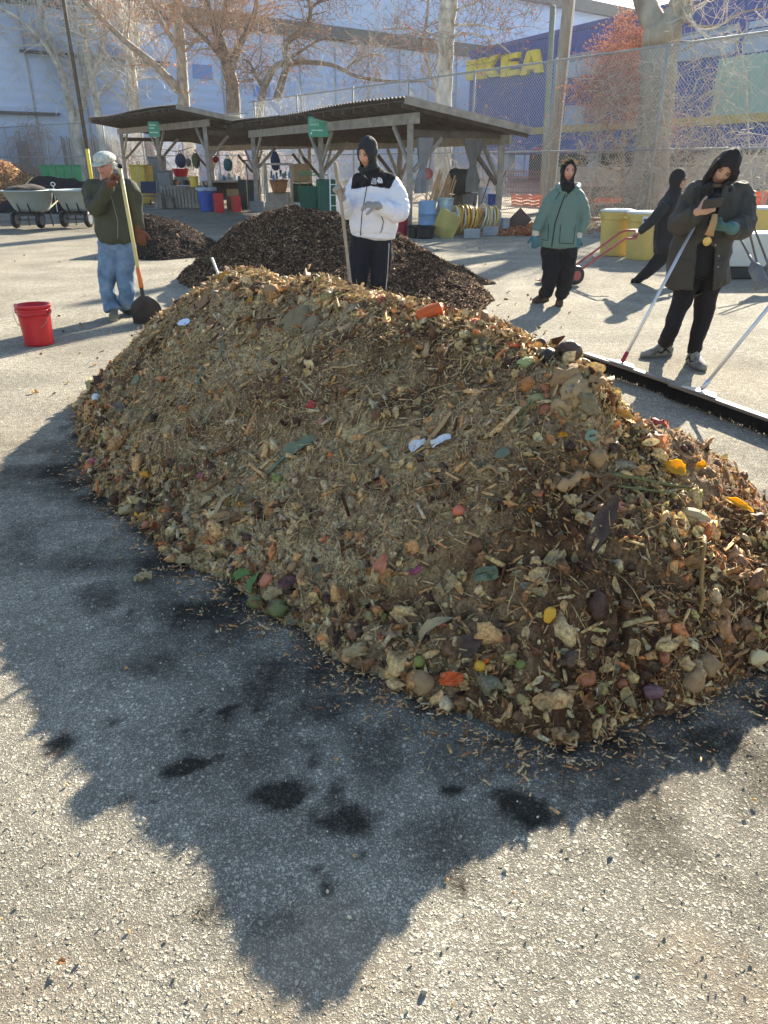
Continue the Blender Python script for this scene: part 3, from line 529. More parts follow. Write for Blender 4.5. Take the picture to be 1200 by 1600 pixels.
# lower windows left of the shrub
b = MB(); pxbox(ib, b, 884, 915, 165, 200, .003, .06); b.build('pane', mat('sky_glass', (0, 0, 0)), ir)
b = MB(); pxbox(ib, b, 843, 855, 231, 238, .1, .5); b.build('red_notice', mat('red_sign', (.55, .03, .06), .5, .1, 3, 0), ir)
def letter(ch, x0, x1, y0, y1, sk):
    k0, z1 = ib.sz(x0, y0); k1 = ib.sz(x1, y0)[0]; z0 = ib.sz(x0, y1)[1]; w = k1-k0; h = z1-z0
    polys = {'I': [[(0, 0), (1, 0), (1, 1), (0, 1)]],
             'K': [[(0, 0), (.36, 0), (.36, 1), (0, 1)], [(.36, .38), (.62, 0), (1, 0), (.66, .52), (1, 1), (.64, 1), (.36, .62)]],
             'E': [[(0, 0), (.42, 0), (.42, 1), (0, 1)], [(.42, .76), (1, .76), (1, 1), (.42, 1)], [(.42, .39), (.9, .39), (.9, .61), (.42, .61)], [(.42, 0), (1, 0), (1, .24), (.42, .24)]],
             'A': [[(0, 0), (.3, 0), (.36, .2), (.36, .42), (.5, .78), (.5, 1), (.27, 1)], [(.5, 1), (.5, .78), (.64, .42), (.64, .2), (.7, 0), (1, 0), (.73, 1)], [(.36, .2), (.64, .2), (.64, .42), (.36, .42)]]}[ch]
    b = MB()
    for pl in polys: b.prism([(u*w, v*h) for u, v in pl], ib.pt(k0, z0, .02), (ib.e.x, ib.e.y, 0), (0, 0, 1), Vector((ib.n.x, ib.n.y, 0))*.35)
    b.build('letter', M_YEL, ir)
letter('I', 734, 747.5, 96, 126, 0); letter('K', 752.5, 783, 92, 124, 0); letter('E', 788.5, 815, 87, 121, 0); letter('A', 820, 853, 82, 118, 0)
# ------------------------------------------------------------------ chain link fences
M_GALV = mat('galvanised_steel', (.30, .31, .31), .6, .15, 6, .05, metal=.2); M_WIRE = mat('fence_wire', (.46, .46, .45), .5, .1, 6, 0, metal=.5)
def chain(name, label, A, B, zt, zm, step, rw, postn, pr):
    A, B = Vector(A), Vector(B); e = (B-A); Ln = e.length; e.normalize(); e3 = Vector((e.x, e.y, 0)); r = empty(name, (A.x, A.y, 0), label, 'fence')
    mk = lambda k, z: Vector((A.x, A.y, 0))+e3*k+Vector((0, 0, z))
    b = MB(); H = zt-.05; k = -H
    nn = Vector((e.y, -e.x, 0))
    while k < Ln:
        for sgn in (1, -1):
            a0, a1 = (k, k+H) if sgn > 0 else (k+H, k); z0, z1 = .05, zt
            p, q = [a0, z0], [a1, z1]
            for u, v in ((p, q), (q, p)):
                if u[0] < 0: t = (0-u[0])/(v[0]-u[0]); u[1] += t*(v[1]-u[1]); u[0] = 0
                if u[0] > Ln: t = (Ln-u[0])/(v[0]-u[0]); u[1] += t*(v[1]-u[1]); u[0] = Ln
            if abs(p[0]-q[0]) > .05:
                m1, m2 = mk(*p)+nn*.012*sgn, mk(*q)+nn*.012*sgn
                if m1.z != m2.z: b.tube([m1, m2], rw, 3, cap=False)
        k += step
    b.build('mesh', M_WIRE, r)
    b = MB(); b.tube([mk(0, zt), mk(Ln, zt)], pr, 8); b.build('top_rail', M_GALV, r, smooth=True)
    b = MB(); b.tube([mk(0, zm), mk(Ln, zm)], pr*.85, 8); b.build('middle_rail', M_GALV, r, smooth=True)
    for k in postn: b = MB(); b.tube([mk(k, 0)+nn*.07, mk(k, zt+.05)+nn*.07], pr*1.3, 10); b.build('post', M_GALV, r, smooth=True)
    return r, mk, Ln
A = P(395, 255, 39.); B = P(1290, 255, 17.2); zt = 4.33
def kf(A, B, px):
    e = (Vector((B.x, B.y))-Vector((A.x, A.y))).normalized(); t = (px-600)/F; s_ = t/(math.cos(PITCH)); r = ray(px, 255); d = Vector((r[0], r[1])); a = Vector((A.x, A.y)); tt = (a.x*e.y-a.y*e.x)/(d.x*e.y-d.y*e.x); return ((d*tt)-a).dot(e)
chain('chain_link_fence', 'tall chain link fence running from behind the long shed to the right edge', (A.x, A.y), (B.x, B.y), zt, 1.9, .105, .0048, [kf(A, B, x) for x in (405, 470, 555, 640, 738, 858, 1022, 1215)], .032)
A2 = P(-30, 255, 58); B2 = P(392, 255, 40.); chain('chain_link_fence', 'long chain link fence at the back left in front of the pale tree trunks', (A2.x, A2.y), (B2.x, B2.y), 3.9, 1.95, .11, .004, [kf(A2, B2, x) for x in (-28, 18, 80, 118, 170, 228, 290, 345)], .035)
# weathered screen of slats and dead vines against the left fence
b = MB(); rr = random.Random(4); A3, B3 = P(48, 255, 60), P(250, 255, 56); n = 150
for i in range(n):
    t = i/n+rr.uniform(-.002, .002); x = A3.x+(B3.x-A3.x)*t; y = A3.y+(B3.y-A3.y)*t; h = rr.uniform(3.0, 3.6)
    if rr.random() < .12: continue
    b.box((x, y, h/2), (rr.uniform(.05, .1), .02, h), m=rr.choice([0, 0, 1]))
tag(b.build('reed_screen', [mat('reed', (.36, .31, .25), .8, .3, 5, 0), mat('reed_dark', (.16, .13, .1), .8, .3, 5, 0)]), 'weathered upright reed screen along the back left fence', 'screen')
b = MB(); b.box(P(8, 262, 57)+Vector((0, 0, 0)), (4.0, .15, 3.6)); q = P(10, 262, 57)
tag(b.build('blue_tarp_wall', mat('blue_tarp', (.09, .14, .27), .6, .3, 1.2, .2, 8)), 'dull blue tarpaulin wall in the far left corner behind the chip pile', 'tarp')
# ------------------------------------------------------------------ poles
M_POLE = mat('weathered_pole', (.30, .26, .21), .85, .3, 4, .4, 30, stretch=(6, 6, .6))
b = MB(); a = P(852, 345, 25.6); t = P(908, -190, 25.0); d = (t-a); a = a-d*(a.z/d.z); b.tube([a, a+(t-a)*.5, t], [.19, .17, .155], 12)
up = empty('utility_pole', a, 'thick weathered wooden utility pole with a pale conduit down its side', 'pole'); b.build('pole', M_POLE, up, smooth=True)
b = MB(); o_ = Vector((.2, -.02, 0)); b.tube([a+o_, a+(t-a)*.5+o_*.93, t+o_*.85], .035, 8); b.build('conduit', mat('white_conduit', (.7, .7, .7), .5, .05, 3, 0), up, smooth=True)
a = P(848, 300, 31); t = P(866, -8, 31); d = t-a; a = a-d*(a.z/d.z); t = P(864, 10, 31); b = MB(); b.tube([a, t], [.13, .11], 10); tag(b.build('light_pole', mat('dull_green_metal', (.20, .22, .17), .6, .2, 3, .1), smooth=True), 'slim grey green pole just left of the thick wooden pole', 'pole')
a = P(146, 300, 37); a.z = 0; lp = empty('light_pole', a, 'thin dark pole with a yellow sleeve near its foot behind the old man', 'pole')
b = MB(); b.tube([a+Vector((0, 0, 2.2)), a+Vector((-.12, 0, 12.5))], [.095, .07], 10); b.build('pole', mat('dark_bark_brown', (.09, .07, .055), .8, .3, 4, .2), lp, smooth=True)
b = MB(); b.tube([a, a+Vector((0, 0, 2.2))], .085, 10); b.build('yellow_sleeve', M_YEL, lp, smooth=True)
# ------------------------------------------------------------------ trees
def cr_(pts, n):       # catmull-rom
    p = [pts[0]*2-pts[1]]+pts+[pts[-1]*2-pts[-2]]; out = []
    for i in range(1, len(p)-2):
        for j in range(n):
            t = j/n; a, b_, c_, d_ = p[i-1], p[i], p[i+1], p[i+2]; out.append(.5*((2*b_)+(c_-a)*t+(2*a-5*b_+4*c_-d_)*t*t+(3*b_-a-3*c_+d_)*t**3))
    out.append(p[-2]); return out
def twig(mb, rr, p, d, L, r, lev, tips, gnarl=.35, spread=.8, kids=3, up=.1, rmin=.006):
    n = 5; pts = [p]; rad = [r]; q = p; dd = d.normalized()
    for i in range(n):
        dd = (dd+Vector((rr.gauss(0, gnarl), rr.gauss(0, gnarl), rr.gauss(0, gnarl)+up))*.5).normalized(); q = q+dd*(L/n); pts.append(q); rad.append(max(r*(1-(i+1)/(n+1)*.75), rmin))
    mb.tube(pts, rad, 3 if r < .02 else 5, cap=False)
    tips.append((pts[-1], dd))
    if lev > 0:
        for k in range(kids):
            i = rr.randint(1, n); v = (pts[i]-pts[i-1]).normalized(); s_ = v.orthogonal().normalized(); s_.rotate(Matrix.Rotation(rr.uniform(0, 6.28), 3, v)); twig(mb, rr, pts[i], v*(1-spread*.5)+s_*spread, L*rr.uniform(.45, .75), rad[i]*.55, lev-1, tips, gnarl, spread, kids, up, rmin)
def tree(name, label, Y, limbs, bark, twigm, seed, tw=(26, 2, 1.6), leaves=None, gnarl=.35, base=True, up=.1, kids=3, group=None, depth=.8, dz=0):
    """limbs: lists of (px, py, half-width px) in the photograph, each given its own depth around Y"""
    rr = random.Random(seed); a = P(*limbs[0][0][:2], Y); r = empty(name, (a.x, a.y, 0), label, 'tree', group); tm = MB(); cm = MB(); tips = []; s = Y*1.1/1300
    for li, lb in enumerate(limbs):
        drift = 0 if li == 0 else rr.uniform(-1, 1)*depth; pts = []; n = len(lb)
        for i, q in enumerate(lb): pts.append(P(q[0], q[1], Y+drift*i/(n-1)*(1.6 if li else 0)+(q[3] if len(q) > 3 else 0)))
        rad0 = [q[2]*s for q in lb]
        if li == 0 and base:
            g = Vector((pts[0].x-.02*(pts[1].x-pts[0].x), pts[0].y, -.05))
            if pts[0].z > .3: pts = [g]+pts; rad0 = [rad0[0]*1.25]+rad0
        c = cr_(pts, 5); m = len(c); R_ = []
        for i in range(m): u = i/5; j = min(int(u), len(rad0)-2); R_.append((rad0[j]+(rad0[j+1]-rad0[j])*(u-j))*rr.uniform(.97, 1.03))
        for i in range(1, m-1): c[i] = c[i]+Vector((rr.gauss(0, 1), rr.gauss(0, 1), 0))*R_[i]*.05
        tm.tube(c, R_, 10 if R_[0] > .1 else 6)
        nt_ = int(tw[0]*(1.0 if li else .5))
        for k in range(nt_):
            i = rr.randint(max(1, int(m*.25)), m-1); v = (c[i]-c[i-1]).normalized(); s_ = v.orthogonal().normalized(); s_.rotate(Matrix.Rotation(rr.uniform(0, 6.28), 3, v))
            if c[i].z < 2.6: continue
            twig(cm, rr, c[i], v*.5+s_, tw[2]*rr.uniform(.5, 1.2), max(R_[i]*.35, .012) if R_[i] < .12 else rr.uniform(.02, .05), tw[1], tips, gnarl, .8, kids, up, s*.26)
    tm.build('trunk', bark, r, smooth=True); cm.build('crown', twigm, r)
    if leaves:
        lm, n, sz = leaves; N_ = np.random.default_rng(seed); tp = np.array([t[0][:] for t in tips]); k = N_.integers(0, len(tp), n); pos = tp[k]+N_.normal(size=(n, 3))*.10
        flk = flakes('leaves', pos, N_.normal(size=(n, 3)), sz*(.6+.8*N_.random(n)), sz*(.5+.5*N_.random(n)), N_.normal(size=n)*.8, pick([x[0] for x in lm], [x[1] for x in lm], n, N_), M_FIB, r, N_, .3)
    return r
def bark(name, c, c2, sc=3.):
    m = mat(name, c, .85, .12, sc, .5, 25, c2=c2, stretch=(1, 1, .55)); return m
B_PL = bark('plane_bark', (.24, .21, .165), (.70, .66, .58), 2.6); B_BR = bark('brown_bark', (.09, .07, .055), (.26, .21, .165), 5); B_GR = bark('grey_bark', (.22, .19, .15), (.42, .38, .32), 4)
T_PL = mat('pale_twig', (.62, .56, .48), .8, .3, 5, 0); T_BR = mat('brown_twig', (.24, .17, .12), .8, .3, 5, 0); T_TN = mat('tan_twig', (.42, .30, .21), .8, .3, 5, 0)
tree('plane_tree', 'leftmost pale barked bare tree with stems leaning left out of one foot', 60, [[(48, 210, 6), (38, 150, 5), (22, 90, 4), (5, 30, 3), (-8, -30, 2)], [(48, 205, 5), (36, 175, 4), (14, 150, 3.4), (-20, 130, 2.5)], [(50, 205, 5), (62, 160, 4), (60, 110, 3), (48, 50, 2.2), (52, -10, 1.6)], [(40, 170, 4), (20, 110, 3), (12, 50, 2.4), (0, 10, 2)]], B_PL, T_PL, 1, (26, 2, 2.6), depth=2)
tree('plane_tree', 'pale barked bare tree with two long stems crossing left of the thin dark pole', 58, [[(118, 212, 8), (112, 170, 6.5), (95, 110, 5), (70, 40, 4), (56, -30, 3)], [(118, 205, 6), (130, 160, 4.5), (135, 120, 3.6), (120, 60, 3), (98, -10, 2.4)], [(96, 115, 3), (70, 70, 2.6), (30, 30, 2), (-10, 8, 1.6)], [(84, 80, 3.5), (60, 60, 2.8), (20, 48, 2), (0, 40, 1.4)], [(105, 140, 3), (112, 110, 2.4), (105, 75, 1.8)]], B_PL, T_PL, 2, (26, 2, 2.6), depth=2)
tree('plane_tree', 'pale barked bare tree forking right above the thin dark pole', 56, [[(160, 215, 7), (150, 160, 6), (142, 115, 5.5), (132, 60, 4.5), (118, 0, 4), (112, -30, 3.5)], [(143, 120, 5), (158, 85, 4.2), (165, 40, 3.2), (170, -20, 2.6)], [(138, 100, 4), (136, 60, 3), (148, 20, 2.6), (146, -20, 2)], [(150, 150, 3), (170, 135, 2.2), (190, 112, 1.4)]], B_PL, T_PL, 3, (26, 2, 2.6), depth=2)
tree('plane_tree', 'straight pale barked bare tree with twin stems above the left shed roof', 52, [[(212, 200, 9), (208, 140, 8), (200, 80, 6), (188, 20, 5), (180, -20, 4)], [(205, 190, 5), (198, 120, 4), (205, 60, 3.2), (206, 0, 2.5)], [(206, 110, 4), (215, 70, 3), (212, 20, 2.5), (230, -20, 1.6)]], B_PL, T_PL, 4, (28, 2, 2.6), depth=1.6)
tree('bare_tree', 'bare tree with a long heavy limb slanting up left from its sawn crotch', 48, [[(288, 165, 9), (285, 120, 8), (282, 60, 7), (276, 10, 6), (274, -30, 5)], [(282, 142, 7), (268, 128, 6.5), (240, 100, 5), (200, 68, 4.2), (160, 30, 3.6), (128, -5, 3), (112, -30, 2.4)], [(281, 80, 4), (262, 50, 3), (240, 10, 2.4), (225, -20, 2)]], B_GR, T_TN, 5, (26, 2, 2.4), leaves=([(lin(168, 120, 84), 1)], 900, .12), depth=1.6)
tree('bare_tree', 'broad bare tree with rough bark and dense twigs above the left shed', 45, [[(366, 185, 11), (362, 130, 10), (352, 90, 8), (340, 50, 6), (325, 10, 4.5), (318, -25, 4)], [(360, 110, 7), (375, 70, 5), (395, 30, 3.6), (405, -20, 3)], [(350, 80, 5), (345, 50, 4), (352, 10, 3), (350, -20, 2.5)], [(355, 100, 5), (330, 70, 3.5), (300, 40, 2.5), (280, 20, 1.6)]], B_BR, T_TN, 6, (44, 2, 2.2), depth=1.6, leaves=([(lin(150, 105, 75), 1)], 1200, .1))
tree('bare_tree', 'gnarled dark bare tree with a thick limb reaching right above the long shed', 41, [[(406, 185, 6), (408, 160, 6), (412, 140, 5.5), (420, 120, 5), (430, 105, 4.5), (445, 98, 4), (480, 97, 3.6), (520, 102, 3), (560, 120, 2.4), (610, 127, 2), (668, 127, 1.2)], [(432, 155, 6), (440, 130, 5.5), (448, 100, 5), (446, 70, 4.6), (462, 55, 4), (480, 40, 3.4), (485, 15, 3), (478, -10, 2.6)], [(484, 15, 2.4), (500, 2, 1.8), (530, -8, 1.2)], [(415, 140, 4), (400, 120, 3), (392, 100, 2), (380, 92, 1.4)], [(540, 108, 2), (560, 92, 1.6), (590, 85, 1), (600, 90, .8)], [(445, 98, 3), (470, 80, 2), (510, 60, 1.5), (560, 70, 1)]], B_BR, T_BR, 7, (26, 2, 1.6), gnarl=.7, up=-.12, depth=1.2, leaves=([(lin(150, 100, 70), 1)], 700, .08))
tree('bare_tree', 'slender bare tree left of the tall patchy trunk over the shed roof', 36, [[(682, 170, 2.6), (680, 140, 2.6), (672, 110, 2.4), (664, 85, 2.4), (663, 55, 2.2), (668, 20, 2), (670, -20, 1.6)], [(664, 60, 1.4), (640, 45, 1), (600, 46, .7)], [(665, 80, 1.4), (686, 50, 1), (715, 40, .8)]], B_GR, T_BR, 8, (16, 2, 1.4), depth=.8)
tree('plane_tree', 'tall straight trunk with patchy grey bark between the two store buildings', 34, [[(694, 165, 12), (695, 110, 12), (697, 60, 12.5), (699, 10, 13), (701, -80, 13), (704, -260, 10)], [(702, 60, 2.2), (730, 52, 1.6), (770, 62, 1.2), (800, 85, .8)], [(704, 40, 2), (740, 38, 1.4), (780, 46, 1), (820, 40, .6)], [(703, 20, 1.8), (750, 0, 1.3), (790, -20, 1)], [(692, 60, 1.8), (660, 50, 1.2), (620, 56, .7)]], B_PL, T_BR, 9, (14, 2, 1.5), leaves=([(lin(178, 104, 66), 2), (lin(150, 84, 56), 1)], 170, .09), depth=2.5, gnarl=.45)
tree('plane_tree', 'massive forked trunk rising behind the fence right of the reddish shrub', 22.5, [[(1012, 330, 30), (1018, 240, 27), (1026, 150, 26), (1030, 90, 27), (1034, 45, 28)], [(1030, 90, 20), (1028, 50, 18), (1015, 20, 16), (1000, -30, 15), (960, -260, 11)], [(1034, 80, 20), (1044, 40, 17), (1058, 15, 15), (1068, -30, 13), (1110, -270, 10)], [(1060, 30, 10), (1070, 24, 9), (1076, 18, 8.5)], [(1076, 40, 2), (1120, 40, 1.6), (1160, 20, 1.2), (1210, 10, .8)], [(1064, 80, 1.8), (1110, 60, 1.4), (1160, 66, 1)]], bark('pale_plane_bark', (.20, .17, .13), (.40, .36, .29), 1.6), T_PL, 10, (9, 2, 1.2), depth=.5)
# reddish shrub and the tangles of vines along the fence
M_LR = [(lin(166, 124, 108), 3), (lin(140, 104, 92), 2), (lin(182, 146, 124), 2)]
tree('russet_shrub', 'tall shrub still carrying reddish brown leaves behind the fence', 24.5, [[(975, 300, 4), (972, 240, 3.5), (978, 170, 3), (985, 110, 2.0), (990, 40, .8)], [(972, 250, 3), (950, 200, 2.2), (940, 160, 1.4), (930, 130, 1)], [(974, 230, 2.6), (1000, 190, 2), (1004, 120, 1.4), (1000, 60, 1)], [(975, 200, 2), (960, 140, 1.5), (966, 85, 1)], [(975, 270, 2), (920, 250, 1.5), (905, 220, 1)], [(975, 280, 2), (1000, 240, 1.5), (1030, 200, 1)]], T_BR, mat('red_twig', (.33, .17, .13), .8, .3, 5, 0), 12, (60, 2, .8), leaves=(M_LR, 9000, .06), depth=1.2, kids=4)['category'] = 'shrub'
def tangle(name, label, Y, x0, x1, y0, y1, n, L, m, seed, depth=.6, r=.006, droop=-.1, leafn=0, lc=None):
    rr = random.Random(seed); b = MB(); tips = []; a = P((x0+x1)/2, y1, Y); rt = empty(name, (a.x, a.y, 0), label, 'vines')
    for i in range(n):
        u = rr.random(); p = P(rr.uniform(x0, x1), y0+(y1-y0)*(1-u**1.6), Y+rr.uniform(-.5, .5)*depth)
        if p.z < .1: p.z = .1
        twig(b, rr, p, Vector((rr.gauss(0, 1), rr.gauss(0, .4), rr.gauss(.2, .8))), L*rr.uniform(.5, 1.3), r*rr.uniform(.8, 1.8), 1, tips, .75, .8, 3, droop, r*.55)
    st = MB(); rr2 = random.Random(seed+5)
    for i in range(max(3, n//60)):
        x = rr2.uniform(x0, x1); p = P(x, y1, Y); p.z = 0; q = P(x+rr2.uniform(-40, 40), y0+(y1-y0)*rr2.uniform(.1, .6), Y); mid = (p+q)/2+Vector((rr2.gauss(0, .2), rr2.gauss(0, .15), 0)); st.tube(cr_([p, mid, q], 5), r*2.6, 5)
    st.build('stems', m, rt); b.build('runners', m, rt)
    if leafn:
        N_ = np.random.default_rng(seed); tp = np.array([t[0][:] for t in tips]); k = N_.integers(0, len(tp), leafn)
        flakes('leaves', tp[k]+N_.normal(size=(leafn, 3))*.08, N_.normal(size=(leafn, 3)), .07*(.6+.8*N_.random(leafn)), .05*(.6+.8*N_.random(leafn)), N_.normal(size=leafn), pick([c_[0] for c_ in lc], [c_[1] for c_ in lc], leafn, N_), M_FIB, rt, N_, .3)
    return rt
M_V1 = mat('dry_vine', (.48, .42, .35), .8, .35, 5, 0); M_V2 = mat('grey_vine', (.36, .31, .26), .8, .35, 5, 0)
tangle('dry_vines', 'dense tangle of dry pale vines climbing the fence right of the forked trunk', 19.6, 1040, 1240, 60, 310, 170, 1.3, M_V1, 21, 1.0, r=.009)
tangle('dry_vines', 'tangle of dry vines hung on the fence round the foot of the reddish shrub', 21.6, 900, 1045, 120, 320, 260, 1.0, M_V1, 22, .9, r=.008, leafn=260, lc=M_LR)
tangle('dry_vines', 'thin vines hung on the fence over the yellow letters and beside the shed roof', 25.5, 700, 860, 170, 240, 40, .9, M_V2, 23, .6, leafn=70, lc=[(lin(170, 110, 76), 1), (lin(150, 90, 66), 1)])
tangle('bramble', 'brown bramble thicket heaped behind the dark clothed man', 19, 1020, 1120, 180, 300, 150, 1.0, M_V2, 24, .9)
tangle('dry_vines', 'brown cascade of dry vines at the left end of the back fence', 56, 28, 62, 195, 300, 240, 1.7, mat('rust_vine', (.34, .22, .15), .8, .3, 4, 0), 25, 1.2, .018, -.5)
tangle('dry_vines', 'low scrub of dry stems seen through the fence behind the long shed', 34, 440, 800, 225, 330, 420, 1.2, M_V1, 26, 3, .009)
tangle('dry_vines', 'low scrub of pinkish dry stems seen behind the left shed', 42, 190, 470, 225, 300, 360, 1.4, mat('pink_scrub', (.42, .28, .23), .8, .3, 5, 0), 27, 3, .012)
tangle('dry_vines', 'wispy pale twigs along the top of the fence above the long shed', 35, 400, 700, 60, 175, 200, 1.5, M_V1, 28, 3, .007)
# barriers, netting and rails behind the fence on the right
M_NET = mat('orange_netting', (.85, .16, .04), .6, .15, 4, 0)
def netting(label, x0, x1, y0, y1, Ya, Yb):
    b = MB(); n = int((x1-x0)/2.6)
    tl = lambda u, v: P(x0+(x1-x0)*u, y0+(y1-y0)*v, Ya+(Yb-Ya)*u)
    for i in range(n+1): u = i/n; b.bar(tl(u, 0), tl(u, 1), .075, .01)
    for j in range(7): v = j/6; pts = [tl(i/12, v)+Vector((0, 0, .03*math.sin(i*1.7))) for i in range(13)]; b.tube(pts, .045, 4, cap=False)
    tag(b.build('orange_netting', M_NET), label, 'netting')
netting('orange safety netting stretched low behind the fence left of the woman in green', 800, 862, 306, 336, 30, 28)
netting('band of orange safety netting right of the woman in green', 918, 972, 298, 318, 26.5, 25.8)
netting('orange safety netting at the far right behind the shovels', 1170, 1230, 300, 345, 21, 20)
b = MB()
for j in range(5):
    y = 268+j*8
    b.tube([P(790, y, 33), P(890, y+2, 30)], .03, 4, cap=False)
for i in range(26): b.tube([P(790+4*i, 266, 33-.12*i), P(790+4*i, 304, 33-.12*i)], .02, 4, cap=False)
tag(b.build('metal_railing', mat('maroon_metal', (.20, .06, .07), .6, .2, 4, 0)), 'dull red metal railing far behind the fence under the blue building', 'railing')
M_CONC = mat('concrete', (.34, .32, .29), .85, .2, 3, .3, 40); 
b = MB(); b.box(P(985, 268, 27)+Vector((0, 0, -.3)), (5.4, .3, .9)); tag(b.build('concrete_wall', M_CONC), 'low grey concrete wall behind the fence between the woman and the forked trunk', 'wall')
b = MB(); b.bar(P(905, 300, 24.5), P(1075, 300, 22.5), .08, .34); b.bar(P(905, 326, 24.5), P(1075, 332, 22.5), .08, .4)
for x in (925, 990, 1060): b.bar(P(x, 296, 24.2), P(x, 340, 24.2), .12)
tag(b.build('plank_barrier', mat('grey_plank', (.22, .19, .16), .85, .25, 3, .3, 40, stretch=(1, 1, 8)), bevel=.01), 'weathered grey plank barrier low behind the fence above the yellow bins', 'barrier')
b = MB(); b.box(P(1190, 262, 26)+Vector((0, 0, -.4)), (4.6, .3, 1.6)); tag(b.build('concrete_wall', M_CONC), 'grey concrete wall at the far right edge behind the orange netting', 'wall')
b = MB(); b.box(P(1190, 262, 25.6)+Vector((0, 0, -.9)), (3, .1, .5)); tag(b.build('green_board', mat('green_board', (.05, .20, .12), .6, .2, 2, 0)), 'green board low against the concrete wall at the right edge', 'board')
# ------------------------------------------------------------------ open sheds
M_WOOD = mat('grey_timber', (.30, .26, .22), .85, .3, 5, .4, 40, stretch=(1, 1, 1)); M_WOODD = mat('dark_timber', (.10, .075, .06), .9, .35, 4, .4, 40)
M_ROOF = mat('roof_sheet', (.16, .15, .145), .7, .25, 2, .2, 20)
def V3(p, z): return Vector((p[0], p[1], z))
class Fr:
    def __init__(s, A, u): s.A = Vector(A); s.u = Vector(u).normalized(); s.v = Vector((s.u.y, -s.u.x)); s.v = s.v if s.v.x > 0 else -s.v
    def p(s, a, b, z): q = s.A+s.u*a+s.v*b; return Vector((q.x, q.y, z))
def shed(label, fr, a0, a1, b0, b1, zf, sl, posts, rb, brace=(1, 1)):
    r = empty('open_shed', fr.p(posts[0], 0, 0), label, 'shed'); zr = lambda b: zf-sl*(b-b0)
    # roof sheet with corrugations running down the slope
    b_ = MB(); n = int((a1-a0)/.09); vs = []; up = Vector((0, 0, 1))
    for i in range(n+1):
        a = a0+(a1-a0)*i/n; w = .018*(1 if i % 2 else -1)
        for k in (b0, (b0+b1)/2, b1): vs.append(fr.p(a, k, zr(k)+w+.03*math.sin(a*.7)+.02))
    m_ = len(vs); vs2 = [v-Vector((0, 0, .02)) for v in vs]
    fs = [(i*3+j, i*3+j+1, i*3+j+4, i*3+j+3) for i in range(n) for j in (0, 1)]
    b_.add(vs, fs); b_.add(vs2, [f[::-1] for f in fs]); b_.build('roof', M_ROOF, r)
    b_ = MB(); k = a0+.15
    for j in range(7):
        bb = b0+.1+(b1-b0-.25)*j/6; b_.bar(fr.p(a0+.05, bb, zr(bb)-.045), fr.p(a1-.05, bb, zr(bb)-.045), .10, .025)
    b_.build('roof_boards', M_WOODD, r)
    while k < a1:
        b_ = MB(); b_.bar(fr.p(k, b0+.02, zr(b0)-.125), fr.p(k, b1-.03, zr(b1)-.125), .045, .13); b_.build('rafter', M_WOODD, r); k += .62
    for e, (k0, k1) in enumerate(((b0, b1),)):
        for a in (a0-.02, a1+.02): b_ = MB(); b_.bar(fr.p(a, b0, zr(b0)-.05), fr.p(a, b1, zr(b1)-.05), .04, .16); b_.build('fascia', M_WOOD, r)
    for bb, mm in ((0, M_WOOD), (rb, M_WOOD)):
        zt = zr(bb)-.195; b_ = MB(); b_.bar(fr.p(posts[0]-.35, bb, zt-.12), fr.p(posts[-1]+.35, bb, zt-.12), .09, .22); b_.build('beam', mm, r)
        for i, a in enumerate(posts):
            b_ = MB(); b_.bar(fr.p(a, bb, -.02), fr.p(a, bb, zt-.235), .14, .14); b_.build('post', M_WOOD, r)
            for s_ in (-1, 1):
                if (i == 0 and s_ < 0) or (i == len(posts)-1 and s_ > 0): continue
                b_ = MB(); o = .075 if bb == 0 else -.075; b_.bar(fr.p(a+s_*.04, bb+.0, zt-1.05), fr.p(a+s_*.8, bb+0, zt-.25), .06, .09); b_.build('brace', M_WOOD, r)
    for a in posts:
        z0 = zr(0)-.2; z1 = zr(rb)-.2; b_ = MB(); b_.bar(fr.p(a, .09, z0-.42), fr.p(a, rb-.09, z0-.42), .05, .15); b_.build('tie_beam', M_WOODD, r)
        b_ = MB(); b_.bar(fr.p(a, .10, z0-1.2), fr.p(a, .85, z0-.5), .06, .09); b_.build('brace', M_WOOD, r)
        b_ = MB(); b_.bar(fr.p(a, rb-.1, z1-1.1), fr.p(a, rb-.75, z1-.42), .06, .09); b_.build('brace', M_WOODD, r)
    return r, zr
F2 = Fr((.60, 19.3), (-.463, .886)); s2, zr2 = shed('long open timber shed with the green sign and tied grey curtains', F2, -.5, 12.9, -.44, 3.1, 2.87, .158, [0, 5.17, 11.07], 2.57)
F1 = Fr((-6.3, 29.8), (-.574, .819)); s1, zr1 = shed('open timber shed farther left whose roof rises to a corner', F1, -.55, 9.8, -1.2, 4.6, 3.34, .155, [0, 4.85, 9.35], 4.2)
# ------------------------------------------------------------------ signs
def text(s, size, org, ex, ey, m, name, parent, ext=.004, sp=1.0, align='LEFT'):
    c = bpy.data.curves.new('t', 'FONT'); c.body = s; c.size = size; c.extrude = ext; c.space_line = .85; c.space_character = sp; c.align_x = align
    o = bpy.data.objects.new('t', c); col.objects.link(o); bpy.context.view_layer.update()
    me = bpy.data.meshes.new_from_object(o.evaluated_get(bpy.context.evaluated_depsgraph_get())); bpy.data.objects.remove(o); bpy.data.curves.remove(c)
    ex, ey = Vector(ex).normalized(), Vector(ey).normalized(); ez = ex.cross(ey); off = wloc(parent) if parent else Vector((0, 0, 0))
    for v in me.vertices: q = v.co; v.co = Vector(org)+ex*q.x+ey*q.y+ez*q.z-off
    me.materials.clear(); me.materials.append(m); me.name = name; t = bpy.data.objects.new(name, me); col.objects.link(t); t.parent = parent; return t
M_SIGN = mat('mint_sign', (.07, .34, .22), .45, .08, 3, 0); M_LET = mat('sign_lettering', (.55, .80, .70), .5, .05, 3, 0)
